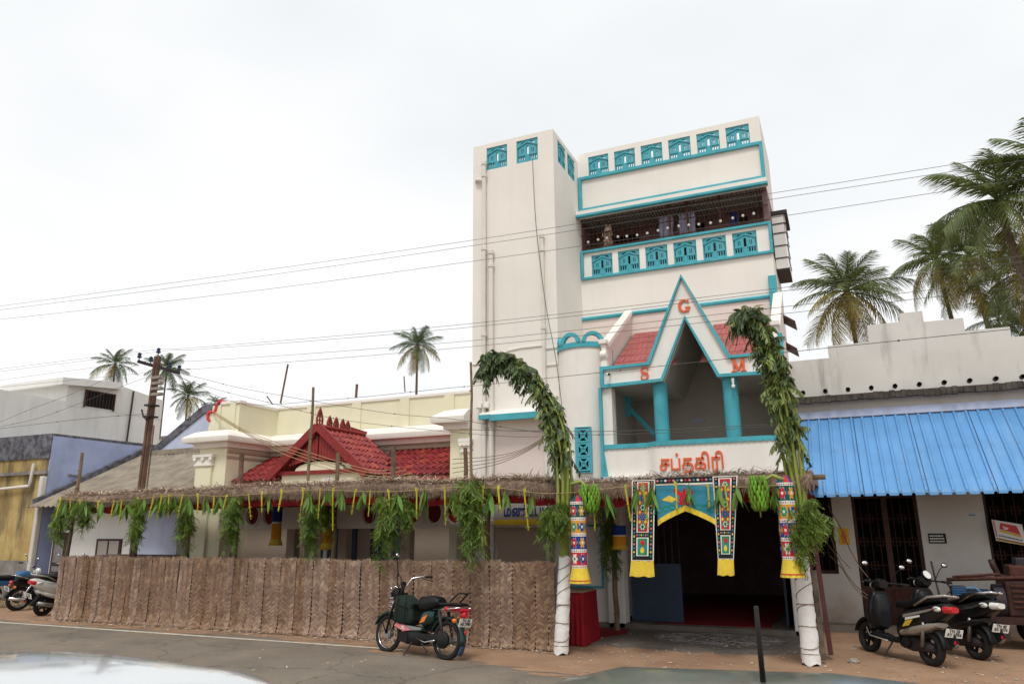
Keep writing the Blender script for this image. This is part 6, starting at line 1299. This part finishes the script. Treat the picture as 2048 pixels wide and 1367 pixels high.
# ------------------------------------------------------------------ scooters
def scooter(name, lab, c, heading, body, trim, txt, dial=False, lean=R(7), stripe=None, tail='red_plastic'):
    T = thing(name, lab, 'scooter', local=True)
    wheel(T, .62, .225, .05, False, 'front_wheel'); wheel(T, -.6, .225, .052, False, 'rear_wheel')
    fender(T, .62, .225, .285, .07, 10, 165, body)
    build(loft([(.58, .05, .3, .62), (.5, .12, .3, .80), (.44, .19, .34, .90), (.38, .2, .34, .92), (.35, .17, .36, .9)], 20, .75), 'apron', body, T, smooth='all')
    build(loft([(.37, .15, .36, .88), (.31, .13, .36, .86), (.27, .1, .4, .62)], 16, .6), 'inner_panel', 'black_plastic', T, smooth='all')
    build(loft([(.36, .15, .24, .32), (.25, .17, .22, .29), (-.05, .17, .22, .29), (-.15, .15, .23, .33)], 14, .4), 'floorboard', 'black_plastic', T, smooth=40)
    build(MB().tube([(.5, .15, .36), (.38, .19, .26), (.0, .19, .23)], .009, 6), 'floor_trim', trim, T, smooth='all')
    build(loft([(-.08, .11, .3, .64), (-.2, .16, .34, .69), (-.45, .19, .43, .74), (-.7, .175, .54, .80), (-.9, .12, .65, .84), (-1.0, .06, .72, .83)], 22, .72), 'rear_body', body, T, smooth='all')
    build(loft([(-.18, .15, .33, .42), (-.45, .19, .37, .5), (-.7, .17, .46, .56), (-.8, .1, .52, .58)], 14, .6), 'lower_panel', trim if stripe is None else stripe, T, smooth='all')
    if stripe == 'pearl_white':
        for q in range(3): build(MB().prism([(-.82 + q * .06, .62), (-.78 + q * .06, .62), (-.68 + q * .07, .70), (-.72 + q * .07, .70)], .172 + .004 * q, .182 + .004 * q, 'xz'), 'stripe', 'red_plastic', T)
    elif not dial: build(MB().prism([(-.3, .46), (-.42, .49), (-.5, .58), (-.36, .54)], .193, .204, 'xz'), 'decal', 'sign_yellow', T); build(MB().prism([(-.36, .55), (-.62, .62), (-.62, .645), (-.36, .585)], .194, .206, 'xz'), 'decal', 'plate_white', T)
    build(loft([(-.04, .09, .70, .77), (-.1, .13, .68, .80), (-.35, .145, .71, .83), (-.5, .14, .76, .89), (-.75, .12, .82, .93), (-.84, .07, .85, .91)], 18, .6), 'seat', 'black_vinyl', T, smooth='all')
    for s in (-1, 1): build(MB().tube([(-.48, s * .15, .76), (-.75, s * .17, .89), (-.97, s * .11, .93), (-1.0, 0, .93)], .017, 8), 'grab_rail', trim, T, smooth='all')
    build(loft([(.5, .06, .92, .99), (.46, .1, .9, 1.05), (.38, .12, .9, 1.08), (.3, .08, .94, 1.06)], 16, .8), 'headset', body if not dial else 'black_plastic', T, smooth='all')
    build(MB().ball((.5, 0, .97), .07, 12, 8, (.5, 1.1, .9)), 'headlamp', 'lamp_glass', T, smooth='all')
    if dial:
        ax = Matrix.Rotation(R(-60), 3, 'Y'); d_ = build(MB().lathe([(.075, -.02), (.08, .02), (.07, .03)], (.32, 0, 1.09), 20, ax), 'dial_ring', 'black_plastic', T, smooth='all'); build(MB().lathe([(.0, .024), (.068, .024)], (.32, 0, 1.09), 20, ax), 'dial_face', 'plate_white', d_)
    build(MB().tube([(.26, -.34, 1.02), (.36, -.15, 1.02), (.38, 0, 1.0), (.36, .15, 1.02), (.26, .34, 1.02)], .014, 8), 'handlebar', 'black_plastic', T, smooth='all')
    for s in (-1, 1):
        build(MB().tube([(.3, s * .27, 1.02), (.22, s * .38, 1.02)], .019, 8), 'grip', 'rubber', T, smooth='all'); build(MB().tube([(.36, s * .22, 1.03), (.28, s * .38, 1.0)], .006, 5), 'brake_lever', 'steel', T)
        mirror(T, (.36, s * .2, 1.04), (.30, s * .32, 1.27), .06)
    build(loft([(-.84, .11, .70, .81), (-.95, .105, .70, .81), (-1.03, .06, .73, .80)], 14, .6), 'tail_lamp', tail, T, smooth='all')
    for s in (-1, 1): build(MB().ball((-.86, s * .135, .75), .05, 10, 6, (1.5, .5, .7)), 'indicator', 'lamp_glass', T, smooth='all')
    fender(T, -.6, .225, .30, .075, 25, 175, 'black_plastic'); build(MB().bar((-.86, 0, .52), (-1.0, 0, .32), .15, .012, (0, 1, 0)), 'plate_bracket', 'black_plastic', T)
    plate(T, -.995, .47, 0, -16, txt); build(MB().box(-1.03, -1.02, -.03, .03, .34, .38), 'reflector', 'red_plastic', T)
    build(loft([(-.1, .08, .18, .32), (-.3, .1, .15, .36), (-.6, .07, .17, .3), (-.68, .05, .19, .26)], 14, .6), 'engine_case', 'dark_iron', T, smooth='all')
    build(MB().lathe([(0, 0), (.07, 0), (.07, .05), (.0, .06)], (-.28, .1, .25), 14, Matrix.Rotation(R(-90), 3, 'X')), 'fan_cover', 'black_plastic', T, smooth=40)
    build(MB().tube([(-.2, -.13, .2), (-.5, -.15, .24), (-.85, -.16, .32)], [.03, .05, .045], 10), 'exhaust', 'steel', T, smooth='all')
    build(MB().tube([(-.55, .1, .24), (-.62, .14, .56)], [.03, .025], 8), 'shock_absorber', 'steel', T, smooth='all'); build(MB().tube([(.0, .12, .22), (.03, .24, .015)], .012, 7), 'side_stand', 'dark_iron', T)
    build(MB().prism([(-.3, .62), (-.75, .73), (-.92, .77), (-.75, .70), (-.3, .58)], .168, .19, 'xz'), 'side_crease', trim, T)
    place(T, c, heading, lean); T.scale = (1.06,) * 3; return T
scooter('scooter', 'black and silver scooter with red tail lamp parked before the shop gate', (.52, 13.25, -.01), R(127), 'black_paint', 'silver_paint', ('TN 28', 'AY 6094'), stripe='silver_paint')
scooter('scooter', 'black scooter with round white dial behind the silver one', (1.2, 14.05, -.01), R(127), 'black_paint', 'chrome', ('TN 48', 'BV 9074'), dial=True, stripe='black_paint', tail='lamp_glass')
scooter('scooter', 'white scooter with red stripes parked behind the left end of the fence', (-17.78, 13.1, -.01), R(86), 'pearl_white', 'silver_paint', ('TN 28', 'AJ 417'), stripe='pearl_white')
# ------------------------------------------------------------------ motorbikes at the left edge
def motorbike(lab, c, heading, col):
    T = thing('motorbike', lab, 'motorbike', local=True)
    wheel(T, .64, .3, .045, True, 'front_wheel'); wheel(T, -.64, .3, .05, True, 'rear_wheel'); fender(T, .64, .3, .35, .06, 20, 170, 'black_paint'); fender(T, -.64, .3, .36, .07, 10, 170, 'black_paint')
    for s in (-1, 1): build(MB().tube([(.64, s * .08, .3), (.45, s * .08, .92)], .02, 8), 'fork', 'chrome', T, smooth='all'); build(MB().tube([(-.64, s * .11, .3), (-.45, s * .12, .68)], .028, 8), 'shock_absorber', 'chrome', T, smooth='all')
    build(loft([(.36, .07, .68, .86), (.28, .13, .66, .92), (.05, .14, .66, .93), (-.1, .1, .68, .82)], 18, .75), 'fuel_tank', col, T, smooth='all'); build(loft([(-.05, .09, .74, .82), (-.15, .13, .72, .83), (-.6, .13, .74, .84), (-.78, .08, .76, .85)], 16, .55), 'seat', 'black_vinyl', T, smooth='all')
    build(loft([(-.1, .1, .55, .72), (-.5, .12, .58, .74), (-.85, .07, .66, .76)], 14, .6), 'side_panel', col, T, smooth='all'); build(loft([(.2, .1, .22, .56), (.05, .13, .18, .6), (-.2, .12, .2, .5)], 14, .5), 'engine', 'steel', T, smooth=40)
    build(MB().tube([(.22, -.12, .3), (.1, -.15, .2), (-.5, -.17, .28), (-.95, -.17, .36)], [.02, .02, .045, .04], 10), 'exhaust', 'chrome', T, smooth='all'); build(MB().ball((.52, 0, .9), .09, 14, 8, (.8, 1, 1)), 'headlamp', 'lamp_glass', T, smooth='all')
    build(MB().tube([(.2, -.36, 1.08), (.32, -.2, 1.1), (.4, 0, 1.0), (.32, .2, 1.1), (.2, .36, 1.08)], .013, 8), 'handlebar', 'chrome', T, smooth='all')
    for s in (-1, 1): build(MB().tube([(.28, s * .28, 1.09), (.17, s * .39, 1.08)], .02, 8), 'grip', 'rubber', T, smooth='all'); mirror(T, (.32, s * .22, 1.1), (.28, s * .34, 1.3), .055); build(MB().ball((-.85, s * .15, .62), .035, 8, 6), 'indicator', 'orange_plastic', T, smooth='all')
    build(MB().tube([(-.55, -.13, .8), (-.85, -.1, .9), (-.92, 0, .9), (-.85, .1, .9), (-.55, .13, .8)], .013, 8), 'grab_rail', 'chrome', T, smooth='all'); build(MB().ball((-.9, 0, .72), .06, 12, 8, (.6, 1.2, .8)), 'tail_lamp', 'red_plastic', T, smooth='all')
    plate(T, -.97, .57, 0, -14, ('TN 28', 'K 5521')); build(MB().lathe([(0, 0), (.12, 0), (.12, .05), (0, .06)], (-.64, .06, .3), 18, Matrix.Rotation(R(-90), 3, 'X')), 'hub', 'dark_iron', T, smooth=40); build(MB().tube([(.0, .14, .25), (.03, .26, .012)], .013, 7), 'side_stand', 'dark_iron', T)
    place(T, c, heading, R(8))
motorbike('black motorbike with chrome handlebar left of the white scooter', (-19.45, 13.62, -.01), R(80), 'black_paint'); motorbike('blue and black motorbike cut by the left picture edge', (-20.75, 13.6, -.01), R(82), 'blue_paint')
# ------------------------------------------------------------------ pump engine on a trailer, right edge
T = thing('pump_trailer', 'brown iron engine and blue motor on a wheeled trailer at the right edge', 'machine', (2.9, 14.6, 0)); mY = 14.6
def W2(px, py, Y=mY): return at(px, py, Y)
for px0, px1, py, r in ((1893, 2130, 1158, .03), (1905, 2000, 1153, .022)): a = W2(px0, py); c = W2(px1, py - 6); build(MB().tube([a, c], r, 8), 'tow_bar', 'rust_iron', T, smooth='all')
z_ = W2(2000, 1240).z; build(MB().box(1.9, 4.6, mY - .06, mY + .02, z_ - .05, z_ + .06), 'chassis_beam', 'engine_brown', T); build(MB().box(1.9, 4.6, mY + .7, mY + .78, z_ - .05, z_ + .06), 'chassis_beam', 'engine_brown', T)
for xx in (2.0, 2.9, 3.8): build(MB().box(xx, xx + .08, mY + .021, mY + .699, z_ - .04, z_ + .05), 'cross_member', 'engine_brown', T)
mc = W2(1945, 1198); ax = Matrix.Rotation(R(90), 3, 'Y'); b = MB(); b.lathe([(0, -.2), (.13, -.2), (.14, -.18), (.14, .18), (.1, .22), (.02, .22), (.02, .36), (0, .36)], mc + Vector((.1, .15, 0)), 20, ax)
for i in range(12): a = i * math.pi / 6; b.bar(mc + Vector((-.06, .15 + .145 * math.cos(a), .145 * math.sin(a))), mc + Vector((.26, .15 + .145 * math.cos(a), .145 * math.sin(a))), .02)
build(b, 'electric_motor', 'motor_blue', T, smooth=40); b = MB(); b.box(mc.x - .28, mc.x - .06, mY + .0, mY + .28, mc.z - .1, mc.z + .2); bx_ = build(b, 'starter_box', 'motor_blue', T, bevel=.015)
for i in range(5): build(MB().box(mc.x - .27, mc.x - .08, mY - .012, mY - .001, mc.z + .0 + i * .035, mc.z + .015 + i * .035), 'louvre', 'blue_paint', bx_)
build(MB().box(mc.x - .1, mc.x + .4, mY + .05, mY + .25, z_ + .06, mc.z - .13), 'motor_base', 'engine_brown', T)
build(MB().tube([mc + Vector((-.35, .05, -.13)), mc + Vector((-.2, .05, -.13))], .05, 10), 'pipe_stub', 'rust_iron', T)
wc = W2(2003, 1205); build(MB().lathe([(0, -.05), (.06, -.06), (.06, -.05), (.25, -.06), (.28, -.07), (.28, .07), (.25, .06), (.06, .05), (0, .05)], wc + Vector((0, .2, 0)), 26, ax), 'flywheel', 'dark_iron', T, smooth=30)
build(MB().bar(mc + Vector((.4, .15, 0)), wc + Vector((0, .2, 0)), .06, .06), 'drive_shaft', 'rust_iron', T)
e0 = W2(2020, 1235); build(MB().box(e0.x, e0.x + .75, mY + .0, mY + .55, z_ + .06, z_ + .62), 'engine_block', 'engine_brown', T, bevel=.03); build(MB().box(e0.x + .1, e0.x + .6, mY + .05, mY + .5, z_ + .621, z_ + .85), 'cylinder_head', 'rust_iron', T, bevel=.03)
for i in range(5): build(MB().box(e0.x + .08, e0.x + .62, mY - .03, mY + .53, z_ + .2 + i * .08, z_ + .23 + i * .08), 'cooling_fin', 'rust_iron', T)
p0 = W2(1987, 1125); build(MB().tube([p0 + Vector((0, .2, .05)), p0 + Vector((.02, .2, -.06)), p0 + Vector((.08, .2, -.22)), p0 + Vector((.3, .2, -.26)), p0 + Vector((.8, .2, -.24))], .05, 10), 'exhaust_pipe', 'engine_brown', T, smooth='all'); build(MB().box(p0.x + .32, p0.x + .7, mY + .1, mY + .4, p0.z - .12, p0.z + .08), 'air_filter', 'dark_iron', T, bevel=.02)
build(MB().tube([mc + Vector((-.06, 0, .17)), mc + Vector((.04, -.03, .2)), mc + Vector((.14, 0, .12))], .012, 6), 'blue_hose', 'blue_sheet', T)
for xx in (e0.x + .45,):
    for yy in (mY - .1, mY + .85): b = MB(); torus(b, (xx, yy, .25), .18, .07); tw = build(b, 'wheel', 'rubber', T, smooth='all'); build(MB().lathe([(0, -.04), (.12, -.05), (.12, .05), (0, .04)], (xx, yy, .25), 16, RY90), 'hub', 'dark_iron', tw)
build(MB().tube([W2(1905, 1155), W2(1895, 1168), W2(1903, 1178), W2(1893, 1190)], .012, 6), 'spring', 'rust_iron', T)
a = W2(1862, 1122, 15.2); c = W2(1880, 1196, 14.9); tag(build(MB().tube([a, c], .015, 6), 'iron_rod', 'dark_iron'), 'thin dark iron rod leaning before the white shop wall', 'rod')
# hanging ad board
a = at(1983, 1038, 16.1); c = at(2044, 1048, 16.1); dwn = Vector((.02, 0, -.37)); u_ = (c - a)
FB = thing('ad_board', 'tilted white board with red and yellow box picture hung on the right grille', 'sign', a)
def fb(u0, u1, v0, v1, k): return MB().add([a + u_ * u0 + dwn * v1 + Vector((0, -.004 * k, 0)), a + u_ * u1 + dwn * v1 + Vector((0, -.004 * k, 0)), a + u_ * u1 + dwn * v0 + Vector((0, -.004 * k, 0)), a + u_ * u0 + dwn * v0 + Vector((0, -.004 * k, 0))], [(0, 1, 2, 3)])
b = fb(0, 1, 0, 1, 0); b.add([Vector(v) + Vector((0, .012, 0)) for v in b.v[:4]], [(3, 2, 1, 0)]); b.f += [(i, (i + 1) % 4, 4 + (i + 1) % 4, 4 + i) for i in range(4)]; build(b, 'board', 'plate_white', FB)
def fq(pts, m, n, k=2): build(MB().add([a + u_ * u + dwn * v + Vector((0, -.004 * k, 0)) for u, v in pts], [tuple(range(len(pts)))]), n, m, FB)
fq([(.27, .1), (.8, .12), (.88, .52), (.2, .4)], 'bright_red', 'picture'); fq([(.2, .42), (.88, .54), (.9, .64), (.22, .53)], 'sign_yellow', 'picture'); fq([(.02, .86), (.98, .9), (.98, .95), (.02, .91)], 'maroon', 'stripe'); fq([(.02, .92), (.98, .96), (.98, .99), (.02, .97)], 'sign_yellow', 'stripe'); fq([(.03, .03), (.08, .03), (.08, .8), (.03, .8)], 'cloth_pink', 'stripe')
for i in range(14): fq([(.14 + i * .055, .69 + i * .004), (.17 + i * .055, .69 + i * .004), (.17 + i * .055, .76 + i * .004), (.14 + i * .055, .76 + i * .004)], 'ink', 'lettering')
fq([(.33, .24), (.39, .22), (.36, .36), (.43, .25), (.52, .3), (.47, .37), (.35, .4)], 'plate_white', 'lettering', 3)
# ------------------------------------------------------------------ foreground cars
def car(lab, c, L, W, H, m, rev=1, roof=None):
    T = thing('parked_car', lab, 'car', c, local=True); hw = W / 2
    body = [(-L / 2, hw * .8, .35, .7), (-L / 2 + .12, hw * .95, .25, .88), (-L * .3, hw, .2, .95), (0, hw, .2, .97), (L * .22, hw, .2, .97), (L * .3, hw * .98, .2, .93), (L / 2 - .15, hw * .9, .25, .78), (L / 2, hw * .75, .38, .62)]
    build(loft(body, 28, .45), 'body', m, T, smooth='all')
    cab = [(-L * .475, hw * .74, .85, .95), (-L * .45, hw * .8, .82, 1.12), (-L * .41, hw * .84, .8, H - .14), (-L * .33, hw * .83, .8, H - .03), (-L * .1, hw * .82, .8, H), (L * .06, hw * .8, .8, H - .03), (L * .14, hw * .82, .8, H - .14), (L * .27, hw * .84, .8, 1.0)]
    build(loft(cab, 28, .55), 'glass_cabin', 'car_glass', T, smooth='all')
    rows = []
    for x, w_, z in ((-L * .42, .74, H - .17), (-L * .385, .755, H - .07), (-L * .32, .76, H - .005), (-L * .1, .76, H + .022), (L * .05, .75, H - .008), (L * .10, .74, H - .07), (L * .13, .72, H - .13)):
        rows.append([(x, hw * w_ * math.sin(R(q)), z - .13 * (1 - math.cos(R(q))) ** 1.3) for q in range(-90, 91, 12)])
    o = build(MB().sheet(rows), 'roof', m, T, smooth='all'); s = o.modifiers.new('t', 'SOLIDIFY'); s.thickness = .03
    for s in (-1, 1):
        for xa, za, xb, zb in ((-L * .42, H - .2, -L * .46, .95), (L * .12, H - .17, L * .27, .97), (-L * .1, H - .12, -L * .1, .95)): build(MB().bar((xa, s * hw * .79, za), (xb, s * hw * .87, zb), .06, .07), 'pillar', m, T, bevel=.015)
        for xx in (-L * .3, L * .31):
            b = MB(); torus(b, (xx, s * (hw - .08), .3), .22, .085); tw = build(b, 'wheel', 'rubber', T, smooth='all'); build(MB().lathe([(0, -.06), (.2, -.07), (.2, .07), (0, .06)], (xx, s * (hw - .08), .3), 20, RY90), 'rim', 'steel', tw, smooth=40)
        build(MB().ball((L / 2 - .18, s * hw * .68, .68), .12, 12, 8, (.9, 1.1, .6)), 'headlight', 'lamp_glass', T, smooth='all'); build(MB().ball((-L / 2 + .12, s * hw * .76, .75), .1, 12, 8, (.6, 1, 1.2)), 'tail_light', 'red_plastic', T, smooth='all')
        build(MB().ball((L * .2, s * (hw + .08), 1.0), .09, 10, 8, (.6, .9, .7)), 'side_mirror', m, T, smooth='all')
    T.rotation_euler.z = 0 if rev > 0 else math.pi; return T
car('white car in the lower left corner, only its roof showing', (-3.55, 2.0, 0), 3.8, 1.75, 1.47, 'car_white', rev=-1)
CT = car('dusty grey car at the bottom edge with roof aerial', (.27, 2.74, 0), 3.7, 1.75, 1.455, 'car_grey', rev=1)
a0_ = at(1527, 1370, 2.86); a1_ = at(1512, 1212, 2.80)
a0_ = a0_ + (a0_ - a1_) * .12; lo = Vector((.27, 2.74, 0))
build(MB().tube([a0_ - lo, a1_ - lo], [.010, .008], 10), 'aerial', 'rubber', CT, smooth='all')
# ------------------------------------------------------------------ stones and scraps
def stone(px, py, s, lab):
    d = r3 * (px - 1024) - u3 * (py - 683.5) + f2 * F; p = Vector((0, 0, CH)) + d * (-CH / d.z); b = MB(); b.ball((p.x, p.y, s * .3), s, 9, 6, (1.3, .9, .6)); b.v = [tuple(Vector(v) + Vector((U(-1, 1), U(-1, 1), U(-.6, .6))) * s * .18) for v in b.v]; return tag(build(b, 'stone', 'stone_grey'), lab, 'stone')
stone(1708, 1324, .07, 'grey stone on the dirt before the silver scooter'); stone(1640, 1330, .035, 'small stone at the foot of the right white post'); stone(1580, 1252, .06, 'stone in the shade at the right of the entrance')
b = MB()
for q in range(420):
    xx = U(-4.2, 6); yy = U(10.5, 15.5); s = U(.006, .022); b.ball((xx, yy, s * .4), s, 5, 4, (1.2, 1, .7))
for q in range(160): xx = U(-22, -4.5); yy = U(11.55, 11.95); s = U(.005, .018); b.ball((xx, yy, s * .4), s, 5, 4, (1.2, 1, .7))
o = build(b, 'pebbles', 'stone_grey'); o['kind'] = 'stuff'; o['label'] = 'small pebbles scattered over the dirt'; o['category'] = 'pebbles'
b = MB()
for q in range(1290):     # straw, leaf scraps on the verge and road
    if q < 900: xx = U(-17.2, -4.4); yy = 11.95 - abs(random.gauss(0, .12))
    elif q < 1200: xx = U(-4.3, 5); yy = U(10.4, 14.5)
    else: xx = U(-18, 3); yy = U(5.5, 11.5)
    a = U(0, 6.28); l = U(.02, .09); w_ = U(.004, .014); d = Vector((math.cos(a), math.sin(a), 0)); s_ = Vector((-d.y, d.x, 0)) * w_; p = Vector((xx, yy, .014)); b.add([p - s_, p + s_, p + d * l + s_ * .4 + Vector((0, 0, U(0, .02))), p + d * l - s_ * .4], [(0, 1, 2, 3)])
o = build(b, 'straw_scraps', 'straw'); o['kind'] = 'stuff'; o['label'] = 'straw and leaf scraps fallen along the fence foot and road'; o['category'] = 'litter'
b = MB()
for q in range(900): xx = U(-24, -18.5); yy = U(13.2, 14.7); h = U(.05, .16); a = U(0, 6.28); b.add([(xx, yy, 0), (xx + .012, yy, 0), (xx + .05 * math.cos(a), yy + .05 * math.sin(a), h)], [(0, 1, 2)])
o = build(b, 'grass', 'grass'); o['kind'] = 'stuff'; o['label'] = 'sparse green grass behind the left motorbikes'; o['category'] = 'grass'
b = MB(); b.box(-17.0, -14.5, 13.0, 13.6, .0, 1.38); tag(build(b, 'tarpaulin_stack', 'balcony_brown', bevel=.06), 'dark brown covered stack showing just above the fence on the left', 'stack')
